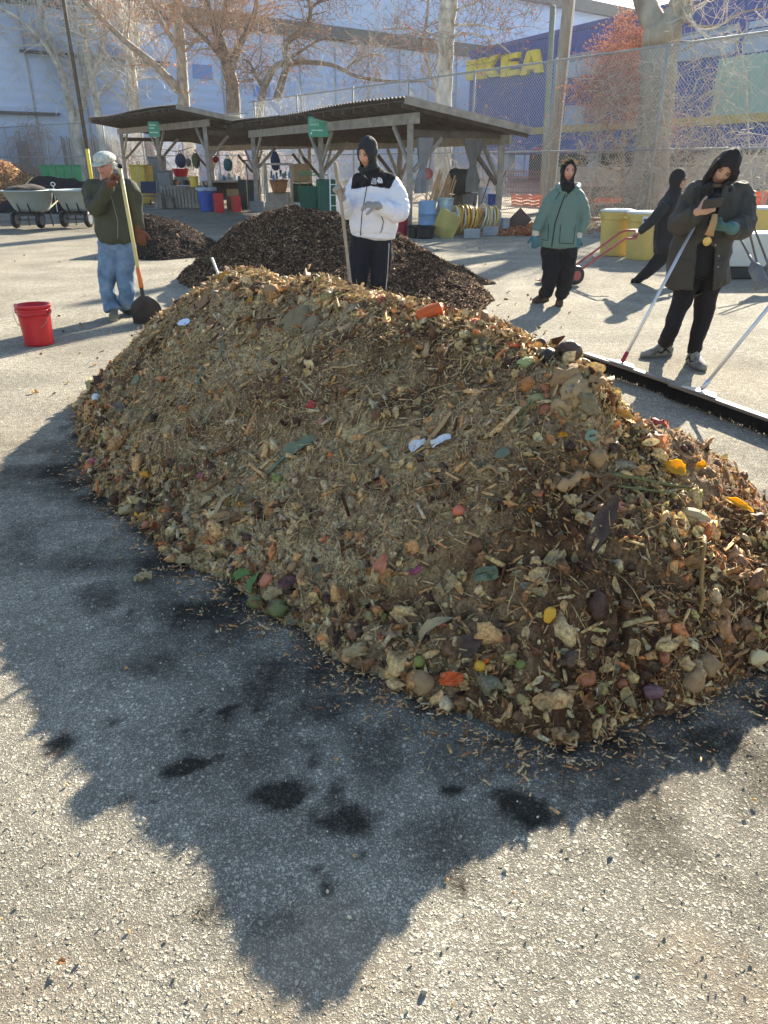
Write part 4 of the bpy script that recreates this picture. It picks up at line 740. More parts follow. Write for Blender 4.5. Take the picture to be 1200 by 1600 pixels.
def rrect(w, h, r, n=4):
    o = []
    for cx, cy, a0 in ((w-r, h-r, 0), (r, h-r, 90), (r, r, 180), (w-r, r, 270)):
        for i in range(n+1): a = math.radians(a0+90*i/n); o.append((cx+r*math.cos(a), cy+r*math.sin(a)))
    return o
ex = Vector((1, .10, 0)).normalized(); q = P(482, 214, 21.2); nrm2 = ex.cross(Vector((0, 0, 1)))
sg = empty('shed_sign', q, 'mint green square sign with pale lettering on the front post of the long shed', 'sign')
b = MB(); b.prism(rrect(.56, .50, .05), q, ex, (0, 0, 1), -nrm2*.015); b.build('panel', M_SIGN, sg)
text('COMPOST', .105, q+ex*.05+Vector((0, 0, .38))+nrm2*.006, ex, (0, 0, 1), M_LET, 'lettering', sg); text('SHED', .105, q+ex*.05+Vector((0, 0, .275))+nrm2*.006, ex, (0, 0, 1), M_LET, 'lettering', sg)
b = MB()
for x0, x1, z in ((.09, .22, .165), (.235, .40, .165)): b.box(q+ex*(x0+x1)/2+Vector((0, 0, z))+nrm2*.006, (x1-x0, .008, .028), rz=math.atan2(ex.y, ex.x))
b.prism([(0, 0), (.035, .01), (.05, .05), (.02, .07), (-.005, .035)], q+ex*.06+Vector((0, 0, .06))+nrm2*.003, ex, (0, 0, 1), nrm2*.006); b.build('small_print', M_LET, sg)
ex = Vector((1, .10, 0)).normalized(); q = P(233, 214, 29.0); nrm1 = ex.cross(Vector((0, 0, 1))); sg = empty('shed_sign', q, 'smaller mint green sign on the front post of the farther left shed', 'sign')
b = MB(); b.prism(rrect(.42, .52, .03), q, ex, (0, 0, 1), -nrm1*.015); b.build('panel', M_SIGN, sg)
b = MB()
for w_, z in ((.26, .40), (.18, .30), (.3, .15)): b.box(q+ex*(.05+w_/2)+Vector((0, 0, z))+nrm1*.005, (w_, .008, .035), rz=math.atan2(ex.y, ex.x))
b.build('small_print', M_LET, sg)
# ------------------------------------------------------------------ curtains
def curtain(label, px, Y, ztop, zt, zb, wt, wm, wb, m, seed, lean=0):
    rr = random.Random(seed); c = P(px, 255, Y); b_ = MB(); n = 44; rings = []; K = 26; vs = []
    e = Vector((F2.v.x, F2.v.y, 0)); f = Vector((-F2.v.y, F2.v.x, 0)); ph = [rr.uniform(0, 6) for _ in range(6)]
    for i in range(K):
        t = i/(K-1); z = ztop+(zb-ztop)*t; tz = (ztop-zt)/(ztop-zb)
        if t < tz: w = wm+(wt-wm)*(1-(t/tz)**1.6)
        else: w = wm+(wb-wm)*min(1, ((t-tz)/(1-tz))*2)**.7
        for j in range(n):
            a = 2*math.pi*j/n; fold = 1+.26*math.sin(a*7+ph[0]+t*1.5)+.14*math.sin(a*11+ph[1]-t*2); sh = .5+.5*min(1, abs(t-tz)*4)
            x = math.cos(a)*w/2*(1+.05*math.sin(a*5+ph[2])); y = math.sin(a)*max(w*.26, .045)*fold*(.75+.25*sh); x *= 1+.10*(fold-1)
            vs.append(Vector((c.x, c.y, z))+e*(x+lean*t)+f*y)
    fs = [(i*n+j, i*n+(j+1) % n, (i+1)*n+(j+1) % n, (i+1)*n+j) for i in range(K-1) for j in range(n)]
    b_.add(vs, fs); r = empty('curtain', (c.x, c.y, zb), label, 'curtain'); b_.build('cloth', m, r, smooth=True)
    b_ = MB(); b_.tube([Vector((c.x, c.y, zt))+e*(lean*tz+math.cos(a)*(wm/2+.008))+f*(math.sin(a)*.065) for a in [i*math.pi/6 for i in range(13)]], .012, 6); b_.build('tie', m, r)
M_CUR = mat('grey_curtain', (.27, .26, .27), .85, .15, 5, .2, 80, trans=.15); M_CUR2 = mat('dark_grey_curtain', (.17, .16, .15), .85, .15, 5, .2, 80, trans=.15)
curtain('pale grey curtain tied at its waist just right of the corner post', 664, 17.7, 2.10, 1.45, .92, .42, .13, .30, M_CUR, 3, -.12)
curtain('darker grey curtain tied at its waist in the open end of the long shed', 739, 18.35, 2.08, 1.53, .92, .52, .16, .34, M_CUR2, 5)
# ------------------------------------------------------------------ small builders for the yard's containers
PL = dict(red=(.52, .02, .028), blue=(.03, .08, .34), yellow=(.62, .43, .07), pale=(.55, .6, .66), navy=(.02, .03, .07), black=(.018, .018, .02), grey=(.17, .18, .20), green=(.03, .24, .11), dkgreen=(.02, .10, .07), olive=(.07, .075, .04), maroon=(.28, .012, .03), card=(.34, .22, .12), white=(.72, .73, .74), lblue=(.22, .36, .55), teal=(.03, .12, .16), orange=(.75, .17, .03), sky=(.10, .22, .42))
def pl(k, rough=.45): return mat('plastic_'+k, PL[k], rough, .12, 7, .05, 30)
def gp(px, py): g = G(px, py); return Vector((g.x, g.y, 0))
def gY(px, Y): q = P(px, 255, Y); return Vector((q.x, q.y, 0))
def tub(name, label, cat, c, rb, rt, h, m, rim=.02, group=None, lid=None, bail=False, ribs=(), n=28, wheels=False, ret=False, handles=0, z=0):
    c = Vector(c); c.z = z; r = empty(name, c, label, cat, group); t = .006
    pr = [(rb, .0), (rb+.004, .008)]
    for i in range(1, 9):
        f = i/9; pr.append((rb+(rt-rb)*f, h*f))
    for k in ribs: pr += [(rb+(rt-rb)*(k-.012)+.001, h*(k-.012)), (rb+(rt-rb)*k+.008, h*(k-.008)), (rb+(rt-rb)*k+.008, h*(k+.008)), (rb+(rt-rb)*(k+.012)+.001, h*(k+.012))]
    pr.sort(key=lambda q: q[1]); pr += [(rt+rim*.6, h-.03), (rt+rim*.7, h-.002), (rt+rim*.5, h), (rt-t, h), (rb-t, .012)]
    b_ = MB(); b_.lathe(pr, c, n); b_.build('shell', m, r, smooth=True)
    if lid: b_ = MB(); b_.lathe([(rt+rim*1.2, h+.002), (rt+rim*1.3, h+.02), (rt*.8, h+.045), (.02, h+.05)], c, n); b_.build('lid', lid, r, smooth=True)
    for s_ in ([-1, 1] if handles else []): b_ = MB(); b_.bar(c+Vector((s_*(rt+.02), -.09, h-.08)), c+Vector((s_*(rt+.02), .09, h-.08)), .05, .035); b_.build('handle', m, r, bevel=.008)
    if bail:
        for s_ in (-1, 1): b_ = MB(); b_.box(c+Vector((s_*(rt+.008), -.01, h-.06)), (.02, .035, .04)); b_.build('ear', m, r, bevel=.004)
        b_ = MB(); b_.tube([c+Vector(((rt+.02)*math.cos(a), -.05-(rt+.03)*math.sin(a)*.35, h-.06-.16*math.sin(a))) for a in [math.pi*i/12 for i in range(13)]], .0025, 6); b_.build('bail', M_GALV, r)
    return r
def crate(name, label, cat, c, size, m, rz=0, slats=0, group=None, open_=True, z=0, t=.015, tilt=0):
    c = Vector(c); c.z = z; r = empty(name, c, label, cat, group); R = Matrix.Rotation(rz, 3, 'Z')@Matrix.Rotation(tilt, 3, 'X'); w, d, h = size
    def bx(q, s_, nm, parent=r): b_ = MB(); b_.box(c+R@Vector(q), s_, rot=R); b_.build(nm, m, parent, bevel=.004)
    bx((0, 0, t/2), (w-2*t-.004, d-2*t-.004, t), 'base')
    for nm, q, s_ in (('side_panel', (0, -d/2+t/2, h/2), (w, t, h)), ('side_panel', (0, d/2-t/2, h/2), (w, t, h)), ('end_panel', (-w/2+t/2, 0, h/2), (t, d-2*t, h)), ('end_panel', (w/2-t/2, 0, h/2), (t, d-2*t, h))):
        if slats and nm == 'side_panel':
            b_ = MB()
            for k in range(slats): x = -w/2+(k+.5)*w/slats; b_.box(c+R@Vector((x, q[1], h/2)), (w/slats*.62, t, h), rot=R)
            for zz in (.12, .88): b_.box(c+R@Vector((0, q[1]*(1-.035), h*zz)), (w-.002, t*1.2, h*.1), rot=R)
            b_.build(nm, m, r)
        elif slats and nm == 'end_panel':
            b_ = MB()
            for k in range(5): b_.box(c+R@Vector((q[0], -d/2+(k+.5)*d/5, h/2)), (t, d/5*.6, h), rot=R)
            b_.build(nm, m, r)
        else: bx(q, s_, nm)
    if not open_: bx((0, 0, h+.004), (w+.01, d+.01, .012), 'lid')
    return r
def solid(name, label, cat, c, size, m, rz=0, tilt=0, z=0, bevel=.01, group=None, ax='X'):
    c = Vector(c); c.z = z; R = Matrix.Rotation(rz, 3, 'Z')@Matrix.Rotation(tilt, 3, ax); b_ = MB(); b_.box(c+R@Vector((0, 0, size[2]/2)), size, rot=R); return tag(b_.build(name, m, bevel=bevel), label, cat, group)
# the stacked red buckets
tub('bucket', 'nested stack of bright red plastic buckets standing alone on the sunlit asphalt at left', 'bucket', G(62, 537), .128, .150, .37, pl('red', .35), ribs=(.78, .86, .93), bail=True, rim=.014)
tub('trash_can', 'blue round trash can with a crumpled clear liner in front of the left shed', 'trash can', gp(325, 330), .25, .31, .75, pl('blue'), handles=1, ribs=(.8,))
rr = random.Random(3); c = gp(325, 330); b = MB(); n = 40; vs = []
for i, (k, z) in enumerate(((.26, .70), (.33, .745), (.345, .79), (.375, .77), (.36, .68))):
    for j in range(n): a = 2*math.pi*j/n; s_ = 1+.05*math.sin(a*9+i)+rr.uniform(-.04, .04)*(i > 1); vs.append(c+Vector((k*s_*math.cos(a), k*s_*math.sin(a), z+rr.uniform(-.02, .02)*(i > 1))))
b.add(vs, [(i*n+j, i*n+(j+1) % n, (i+1)*n+(j+1) % n, (i+1)*n+j) for i in range(4) for j in range(n)]); tag(b.build('bin_liner', mat('clear_liner', (.45, .52, .62), .3, .2, 8, .3, trans=.3), smooth=True), 'crumpled clear bag folded over the rim of the blue trash can', 'bag')
tub('bucket', 'yellow bucket on the pallet counter under the left shed', 'bucket', P(304, 291, 27.5), .14, .16, .36, pl('yellow'), bail=True, z=P(304, 292, 27.5).z)
tub('tub', 'round red tub on a stand behind the posts of the left shed', 'tub', gY(281, 31), .24, .34, .30, pl('red'), z=P(281, 276, 31).z); solid('tub_stand', 'grey block stand under the round red tub', 'stand', gY(281, 31), (.5, .5, P(281, 276, 31).z-.005), M_CONC)
crate('crate', 'upright red crate beside the blue trash can', 'crate', gp(343, 332), (.32, .30, .62), pl('red'), .3)
crate('crate', 'separate red crate standing right of the blue can under the shed', 'crate', gp(370, 331), (.32, .30, .52), pl('red'), .1)
crate('cardboard_box', 'brown cardboard box lying on the dark shelf under the workbench', 'box', gY(360, 27.6), (.44, .3, .25), mat('cardboard', PL['card'], .85, .12, 6, .05), .2, open_=False, z=.44); solid('storage_box', 'dark box under the brown cardboard box below the workbench', 'box', gY(360, 27.6), (.5, .4, .43), mat('brown_box', (.16, .10, .06), .8, .2, 5, 0), .2)
# pallet counter and the workbench
crate('pallet_counter', 'long grey slatted pallet counter under the left shed', 'counter', gp(287, 325)+Vector((0, .4, 0)), (1.75, .7, .78), M_WOOD, -.25, slats=12)
solid('sheet', 'pale blue grey sheet lying on top of the pallet counter', 'sheet', gY(296, 28.0), (1.0, .6, .015), pl('pale'), -.2, z=.80, bevel=.003)
r = empty('workbench', gp(357, 326), 'dark workbench with a plank top behind the two red crates', 'workbench'); c = gp(357, 326)+Vector((0, .6, 0))
b = MB(); b.box(c+Vector((0, 0, .93)), (1.95, .8, .06)); b.build('top', M_WOOD, r, bevel=.006)
for x in (-.9, .9):
    for y in (-.33, .33): b = MB(); b.box(c+Vector((x, y, .45)), (.09, .09, .9)); b.build('leg', M_WOODD, r)
b = MB(); b.box(c+Vector((0, 0, .3)), (1.7, .66, .03)); b.build('shelf', M_WOODD, r); b = MB(); b.box(c+Vector((.05, .36, .6)), (1.7, .03, .6)); b.build('back_panel', M_WOODD, r)
solid('storage_box', 'pale box and papers on the workbench top', 'box', gY(352, 29.2), (.5, .3, .12), pl('pale'), .1, z=.965)
solid('cabinet', 'black cabinet at the right end of the workbench', 'cabinet', gY(387, 27.9), (.75, .6, 1.0), pl('black'), .1)
crate('wooden_box', 'pale wooden box in front of the left shed post', 'box', gp(264, 325), (.42, .35, .38), M_WOOD, -.1); crate('wooden_box', 'taller grey planter box left of the pale wooden box', 'box', gp(251, 326), (.28, .4, .56), M_WOOD, -.1)
solid('planter', 'dark planter set behind the pale wooden boxes', 'planter', gY(266, 210.05), (.5, .4, .66), pl('grey'), 0)
# yellow, grey and blue bins by the left shed's end
for px, Y, w, h, k, l in ((216, 30.5, .62, 1.45, 'yellow', 'tall yellow wheeled bin nearest the end of the left shed'), (229, 32, .62, 1.4, 'yellow', 'tall yellow wheeled bin just right of the first yellow one'), (246, 32, .6, 1.75, 'grey', 'tall dark grey bin behind the D handled shovel'), (256, 30, .52, 1.25, 'grey', 'shorter pale grey bin by the shed post')):
    c = gY(px, Y); r = empty('wheeled_bin', c, l, 'bin'); b = MB(); bw = w*.78
    vs = [c+Vector((sx*bw/2, sy*bw/2, .06)) for sx, sy in ((-1, -1), (1, -1), (1, 1), (-1, 1))]+[c+Vector((sx*w/2, sy*w/2, h)) for sx, sy in ((-1, -1), (1, -1), (1, 1), (-1, 1))]
    b.add(vs, [(3, 2, 1, 0), (4, 5, 6, 7), (0, 1, 5, 4), (1, 2, 6, 5), (2, 3, 7, 6), (3, 0, 4, 7)]); b.build('body', pl(k), r, bevel=.02)
    b = MB(); b.box(c+Vector((0, 0, h+.035)), (w+.05, w+.06, .06)); b.build('lid', pl(k), r, bevel=.02)
    for s_ in (-1, 1): b = MB(); b.lathe([(.1, -.025), (.1, .025)], c+Vector((s_*bw*.5, .2, .1)), 14, rot=Matrix.Rotation(math.pi/2, 3, 'Y')); b.build('wheel', pl('black'), r)
# green carts in a row far left
g = P(65, 287, 48.5); lab = ['leftmost green wheeled cart in the row behind the black compost pile', 'second green wheeled cart from the left behind the black compost pile', 'third green wheeled cart from the left in the far row', 'fourth green wheeled cart in the far row left of the sunlit one', 'rightmost green wheeled cart of the far row, caught by the sun']
for i, px in enumerate((68, 80, 93, 105, 119)):
    c = gY(px, 47.5+.0*i); c.z = 0; w = .48; h = 1.42; r = empty('green_cart', c, lab[i], 'cart', 'green carts in a row at the back left'); b = MB(); z0 = .0
    R = Matrix.Rotation(.35, 3, 'Z'); q = lambda x, y, z: c+R@Vector((x, y, z))
    b.add([q(sx*w*.4, sy*w*.42, .12) for sx, sy in ((-1, -1), (1, -1), (1, 1), (-1, 1))]+[q(sx*w/2, sy*w*.55, h) for sx, sy in ((-1, -1), (1, -1), (1, 1), (-1, 1))], [(3, 2, 1, 0), (4, 5, 6, 7), (0, 1, 5, 4), (1, 2, 6, 5), (2, 3, 7, 6), (3, 0, 4, 7)]); b.build('body', pl('green'), r, bevel=.03)
    b = MB(); b.box(q(0, 0, h+.03), (w+.06, w*1.2, .05), rot=R); b.build('lid', pl('green'), r, bevel=.015)
    for s_ in (-1, 1): b = MB(); b.lathe([(.13, -.03), (.13, .03)], q(s_*w*.42, -.2, .13), 14, rot=R@Matrix.Rotation(math.pi/2, 3, 'Y')); b.build('wheel', pl('black'), r)
# hanging packs
def pack(label, px, py0, py1, Y, w, k, seed):
    a, c_ = P(px, py0, Y), P(px, py1, Y); h = a.z-c_.z; m_ = (a+c_)/2; r = empty('backpack', (m_.x, m_.y, c_.z), label, 'backpack'); b_ = MB(); b_.ball(m_-Vector((0, 0, h*.04)), (w/2, w*.3, h/2), 14, lump=.1, seed=seed); b_.build('bag', mat('cloth_'+k, PL[k], .9, .2, 12, .5, 50), r, smooth=True)
    b_ = MB(); b_.ball(m_+Vector((0, -w*.27, -h*.16)), (w*.33, w*.12, h*.22), 10, lump=.1, seed=seed+1); b_.build('pocket', mat('cloth_'+k, PL[k]), r, smooth=True)
    for s_ in (-1, 1): b_ = MB(); b_.tube([m_+Vector((s_*w*.2, 0, h*.42)), m_+Vector((0, 0, h*.66))], .014, 5); b_.tube([m_+Vector((s_*w*.36, .03, -h*.2)), m_+Vector((s_*w*.42, .03, -h*.7))], .012, 5); b_.build('strap', mat('cloth_'+k, PL[k]), r)
pack('navy backpack hanging from the left shed beam', 282, 239, 262, 28.5, .42, 'navy', 1); pack('olive brown backpack hanging right of the navy one', 306, 238, 262, 28.5, .32, 'olive', 2)
pack('small grey bag hanging between the navy and the olive backpacks', 294, 246, 260, 29, .22, 'grey', 3); pack('dark teal bag hanging above the workbench', 356, 246, 267, 28.5, .34, 'teal', 4); pack('navy coat bag hanging above the timber frame in the long shed', 430, 236, 266, 26, .34, 'navy', 5)
pack('small brown bag hanging above the left end of the workbench', 337, 244, 254, 29, .26, 'maroon', 6)
# D handled shovel standing in the left shed
def dshovel(label, top, bot, blade, m_h, blade_m, hw=.014, wb=.11, hb=.30, grip='T', face=Vector((0, -1, 0)), name='shovel', sock=None, cat='shovel'):
    top, bot = Vector(top), Vector(bot); d = (bot-top).normalized(); x = d.cross(face).normalized(); f = x.cross(d).normalized(); r = empty(name, (bot.x, bot.y, max(0, bot.z-hb)), label, cat)
    b_ = MB(); b_.tube([top, bot], hw, 10); b_.build('handle', m_h, r, smooth=True)
    if sock: b_ = MB(); b_.tube([bot-d*.22, bot-d*.02], [hw+.004, hw+.006], 10); b_.build('sleeve', sock, r, smooth=True)
    b_ = MB(); b_.tube([bot-d*.03, bot+d*.08, bot+d*.18+f*.01], [hw+.004, hw+.002, hw*.7], 8); b_.build('socket', blade_m, r, smooth=True)
    n = 9; vs = []; K = 9
    for i in range(K):
        v = i/(K-1); wv_ = wb*(math.sin(min(1, v*2.6)*math.pi/2)**.55) if v < .4 else wb*(1-.12*(v-.4)*blade)
        if i == 0: wv_ = wb*.25
        for j in range(n): u = j/(n-1)*2-1; vs.append(bot+d*(.07+hb*v)+x*(u*wv_)+f*(-.035*u*u+.02-.03*v*v))
    fs = [(i*n+j, i*n+j+1, (i+1)*n+j+1, (i+1)*n+j) for i in range(K-1) for j in range(n-1)]; off = len(vs)
    vs2 = [v-f*.004 for v in vs]; b_ = MB(); b_.add(vs+vs2, fs+[tuple(k+off for k in q[::-1]) for q in fs]+[(j, off+j, off+j+1, j+1) for j in range(n-1)]+[((K-1)*n+j, (K-1)*n+j+1, off+(K-1)*n+j+1, off+(K-1)*n+j) for j in range(n-1)]+[(i*n, (i+1)*n, off+(i+1)*n, off+i*n) for i in range(K-1)]+[(i*n+n-1, off+i*n+n-1, off+(i+1)*n+n-1, (i+1)*n+n-1) for i in range(K-1)])
    b_.build('blade', blade_m, r, smooth=False)
    if grip == 'D': b_ = MB(); b_.tube([top, top-d*.05+x*.05, top-d*.11+x*.055], .011, 6); b_.tube([top, top-d*.05-x*.05, top-d*.11-x*.055], .011, 6); b_.tube([top-d*.11-x*.065, top-d*.11+x*.065], .015, 8); b_.build('grip', pl('maroon'), r, smooth=True)
    return r
M_ASH = mat('ash_handle', (.50, .40, .22), .55, .2, 4, .1, 30, stretch=(5, 5, 1)); M_RUST = mat('worn_blade', (.045, .035, .03), .6, .4, 9, .3, 50, metal=.3); M_STEEL = mat('dull_steel', (.16, .15, .15), .5, .25, 8, .2, metal=.5)
a = P(216, 258, 29); c = P(217, 312, 29); c.z = .4; dshovel('D handled shovel with a red lower shaft propped beside the yellow bins', a, (c.x, c.y, .34), 0, mat('pale_shaft', (.45, .42, .36), .6, .15, 4, 0), M_STEEL, hb=.28, grip='D', sock=pl('red'), name='shovel')
# dark folding chair and blue bag
r = empty('folding_chair', gp(235, 327), 'dark folding chair with a pale metal frame by the left shed post', 'chair'); c = gp(235, 327)
for s_ in (-1, 1):
    b = MB(); b.tube([c+Vector((s_*.3, -.2, 0)), c+Vector((s_*.3, .15, .95))], .014, 6); b.build('side_frame', M_GALV, r); b = MB(); b.tube([c+Vector((s_*.3, .25, 0)), c+Vector((s_*.3, -.2, .5))], .014, 6); b.build('leg', M_GALV, r)
b = MB(); b.box(c+Vector((0, .12, .75)), (.58, .02, .42), rot=Matrix.Rotation(-.3, 3, 'X')); b.build('backrest', mat('cloth_navy', PL['navy']), r); b = MB(); b.box(c+Vector((0, -.04, .46)), (.58, .4, .02)); b.build('seat', mat('cloth_navy', PL['navy']), r); b = MB(); b.tube([c+Vector((-.3, -.2, .03)), c+Vector((.3, -.2, .03))], .014, 6); b.build('front_bar', M_GALV, r)
# timber frame, carts, bags in the long shed
r = empty('timber_frame', gY(437, 22.4), 'upright square timber frame holding hung gloves in front of the long shed', 'frame')
x0, x1 = P(418, 320, 22.4), P(457, 320, 22.4); zt_ = P(430, 258, 22.4).z
for x in (x0, x1): b = MB(); b.bar((x.x, x.y, 0), (x.x, x.y, zt_), .08, .08); b.build('upright', M_WOOD, r); b = MB(); s_ = -1 if x is x0 else 1; b.bar((x.x+s_*.22, x.y, 0.04), (x.x+s_*.03, x.y, .42), .06, .06); b.build('foot_brace', M_WOOD, r)
b = MB(); b.bar((x0.x-.05, x0.y, zt_+.03), (x1.x+.05, x1.y, zt_+.03), .06, .06); b.build('top_bar', M_WOOD, r)
rr = random.Random(9); cols_ = ['teal', 'sky', 'teal', 'navy', 'grey']
for i in range(7):
    px = 424+i*4.6+rr.uniform(-1, 1); q = P(px, 268+rr.uniform(0, 10), 22.6); b = MB(); b.ball(q, (.035, .025, .075), 8, lump=.2, seed=i)
    for k in range(3): b.tube([q+Vector(((k-1)*.02, 0, -.04)), q+Vector(((k-1)*.028, -.01, -.12))], .011, 5)
    b.tube([q+Vector((0, 0, .06)), Vector((q.x, q.y, zt_))], .003, 4); tag(b.build('hung_glove', mat('cloth_'+cols_[i % 5], PL[cols_[i % 5]], .9, .2, 12, .4, 50), smooth=True), 'work glove hanging on a string inside the timber frame', 'glove', 'gloves hung in the timber frame')
tub('basket', 'woven brown basket below the hung gloves', 'basket', gY(434, 23), .2, .3, .36, mat('wicker', (.30, .15, .07), .8, .3, 10, .6, 40), z=.75); solid('shelf_unit', 'pale low cupboard under the woven brown basket', 'cupboard', gY(434, 23.2), (.62, .5, .74), M_WOOD)
for px, Y, w, h, z, k, l in ((469, 24, .55, .55, 1.0, 'card', 'brown paper sack on boxes left of the green handcart'), (471, 24.2, .7, .55, .42, 'olive', 'olive sack under the brown paper sack'), (466, 24.5, .7, .4, 0, 'card', 'cardboard box at the bottom of the sack pile')): solid('sack' if k != 'card' or z else 'cardboard_box', l, 'sack' if z else 'box', gY(px, Y), (w, .5, h), mat('sacking_'+k, PL[k], .9, .2, 5, .4, 20), .15, z=z+.002, bevel=.05)
for i, (px, Y, l) in enumerate(((481, 21.6, 'dark green two wheeled cart parked in front of the sacks'), (494, 21.9, 'dark green two wheeled cart half hidden by the sign post'))):
    c = gY(px, Y); r = empty('garden_cart', c, l, 'cart'); b = MB(); w = .62
    b.add([c+Vector((sx*w*.36, sy*.22, .28)) for sx, sy in ((-1, -1), (1, -1), (1, 1), (-1, 1))]+[c+Vector((sx*w/2, sy*.32, .95)) for sx, sy in ((-1, -1), (1, -1), (1, 1), (-1, 1))], [(3, 2, 1, 0), (4, 5, 6, 7), (0, 1, 5, 4), (1, 2, 6, 5), (2, 3, 7, 6), (3, 0, 4, 7)]); b.build('body', pl('dkgreen'), r, bevel=.02)
    for s_ in (-1, 1):
        wr_ = MB(); wr_.lathe([(.17, -.03), (.19, 0), (.17, .03)], c+Vector((s_*.28, -.24, .19)), 18, rot=Matrix.Rotation(math.pi/2, 3, 'Y')); ww = wr_.build('wheel', pl('black'), r); hb_ = MB(); hb_.lathe([(.09, -.035), (.09, .035)], c+Vector((s_*.28, -.24, .19)), 14, rot=Matrix.Rotation(math.pi/2, 3, 'Y')); hb_.build('rim', pl('white'), ww)
    b = MB(); b.tube([c+Vector((-.3, .3, .9)), c+Vector((-.3, .42, 1.25)), c+Vector((.3, .42, 1.25)), c+Vector((.3, .3, .9))], .015, 6); b.build('handle', pl('green'), r)
solid('cushion', 'bright green lid resting on the handle of the garden cart', 'lid', gY(478, 22.3), (.42, .3, .05), pl('green'), z=1.29)
r = empty('ladder', gY(520, 20.5), 'white metal ladder propped behind the sign post of the long shed', 'ladder')
for s_ in (-1, 1): b = MB(); b.bar(gY(520+s_*6, 20.5), gY(520+s_*5, 20.9)+Vector((0, 0, 1.45)), .035, .03); b.build('rail', pl('white'), r)
for k in range(5): b = MB(); z = .22+k*.27; b.bar(gY(514.3, 20.5+z*.27)+Vector((0, 0, z)), gY(525.7, 20.5+z*.27)+Vector((0, 0, z)), .03, .02); b.build('rung', pl('white'), r)
solid('cabinet', 'big dark green bin behind the white ladder', 'bin', gY(508, 21.4), (.5, .5, 1.15), pl('dkgreen'), .2, bevel=.03)
tub('trash_can', 'dark red bin standing behind the jacket of the person in white', 'trash can', gY(628, 17.1), .13, .17, .72, pl('maroon'))
# right end of the long shed
tub('drum', 'pale blue plastic drum at the corner post of the long shed', 'drum', gY(669, 17.5), .205, .205, .72, pl('lblue'), rim=.008, ribs=(.33, .66), lid=pl('lblue')); tub('tub', 'tall translucent white tub right of the pale blue drum', 'tub', gY(698, 17.6), .17, .19, .82, mat('clear_plastic', (.45, .55, .58), .25, .2, 6, .05, trans=.4), ribs=(.9, .95))
tub('tub', 'low black planting tub on the ground before the pale blue drum', 'tub', gp(664, 372), .19, .23, .26, pl('black')); tub('tub', 'low black tub nearest the corner post', 'tub', gp(647, 371), .13, .16, .27, pl('black'))
solid('panel', 'yellowish square panel leaning over the black tubs', 'panel', gp(688, 371), (.55, .02, .60), mat('yellow_ply', (.40, .32, .10), .7, .2, 4, .1), -.35, .45, bevel=.003, ax='Y')
solid('panel', 'grey panel standing edgewise left of the hose coils', 'panel', gp(700, 370), (.26, .04, .55), M_CONC, .1, .1, bevel=.006, ax='Y')
def coil(label, p0, p1, Rr, n, seed):
    rr = random.Random(seed); r = empty('hose_coil', (p0.x, p0.y, 0), label, 'hose')
    ms = [mat('yellow_hose', (.66, .44, .06), .35, .15, 8, 0, spec=.6), mat('cream_hose', (.62, .58, .46), .35, .12, 8, 0, spec=.6), mat('amber_hose', (.55, .30, .05), .35, .2, 8, 0, spec=.6)]
    for i in range(n):
        t = i/(n-1); c = p0.lerp(p1, t); ry = Rr*(1-.12*t)*rr.uniform(.93, 1.05); c.z = ry*.92+.02; tilt = .5+rr.uniform(-.12, .12); yaw = .35+rr.uniform(-.1, .1)
        R = Matrix.Rotation(yaw, 3, 'Z')@Matrix.Rotation(tilt*.35, 3, 'Y'); b_ = MB(); pts = []
        for w in range(3):
            for k in range(25): a = 2*math.pi*k/24; pts.append(c+R@Vector((.028*(w-1)+.01*math.sin(a*3+i), ry*math.cos(a)*(.86-.17*w), ry*math.sin(a)*(.92-.19*w)*.98)))
        b_.tube(pts, .021, 7); b_.build('hose_loop', ms[(i*2+seed) % 3 if i % 3 else 1], r, smooth=True)
coil('first pile of yellow and cream hose loops standing on edge against the shed', P(708, 345, 17.6), P(742, 350, 17.9), .36, 9, 1)
coil('second pile of yellow and cream hose loops nearer the end post', P(752, 345, 17.9), P(776, 350, 18.2), .34, 8, 2)
for px, py, w, l in ((737, 372, .36, 'concrete block on the ground before the first hose coil'), (766, 368, .36, 'concrete block on the ground before the second hose coil')): solid('concrete_block', l, 'block', gp(px, py), (w, .2, .2), mat('block_grey', (.30, .31, .33), .9, .15, 8, .5, 60), -.1, bevel=.008)
solid('stone_post', 'short square stone post under the end post of the long shed', 'post', gp(788, 365), (.17, .17, .36), mat('block_grey', (0, 0, 0)), .3)
for px, Y, rb, rt, h, k, l, z in ((733, 19.6, .22, .26, .5, 'grey', 'wide dark grey tub at the back of the shed end', .35), (760, 19.7, .16, .18, .6, 'pale', 'galvanised grey can beside the dark grey tub', .4), (773, 19.4, .11, .12, .42, 'blue', 'bright blue bin by the end post of the long shed', .42)):
    tub('tub', l, 'tub', gY(px, Y), rb, rt, h, pl(k), z=z, ribs=(.3, .6)); solid('block_stack', 'pale blocks holding up the '+k+' tub at the shed end', 'blocks', gY(px, Y), (.36, .36, z-.004), M_CONC)
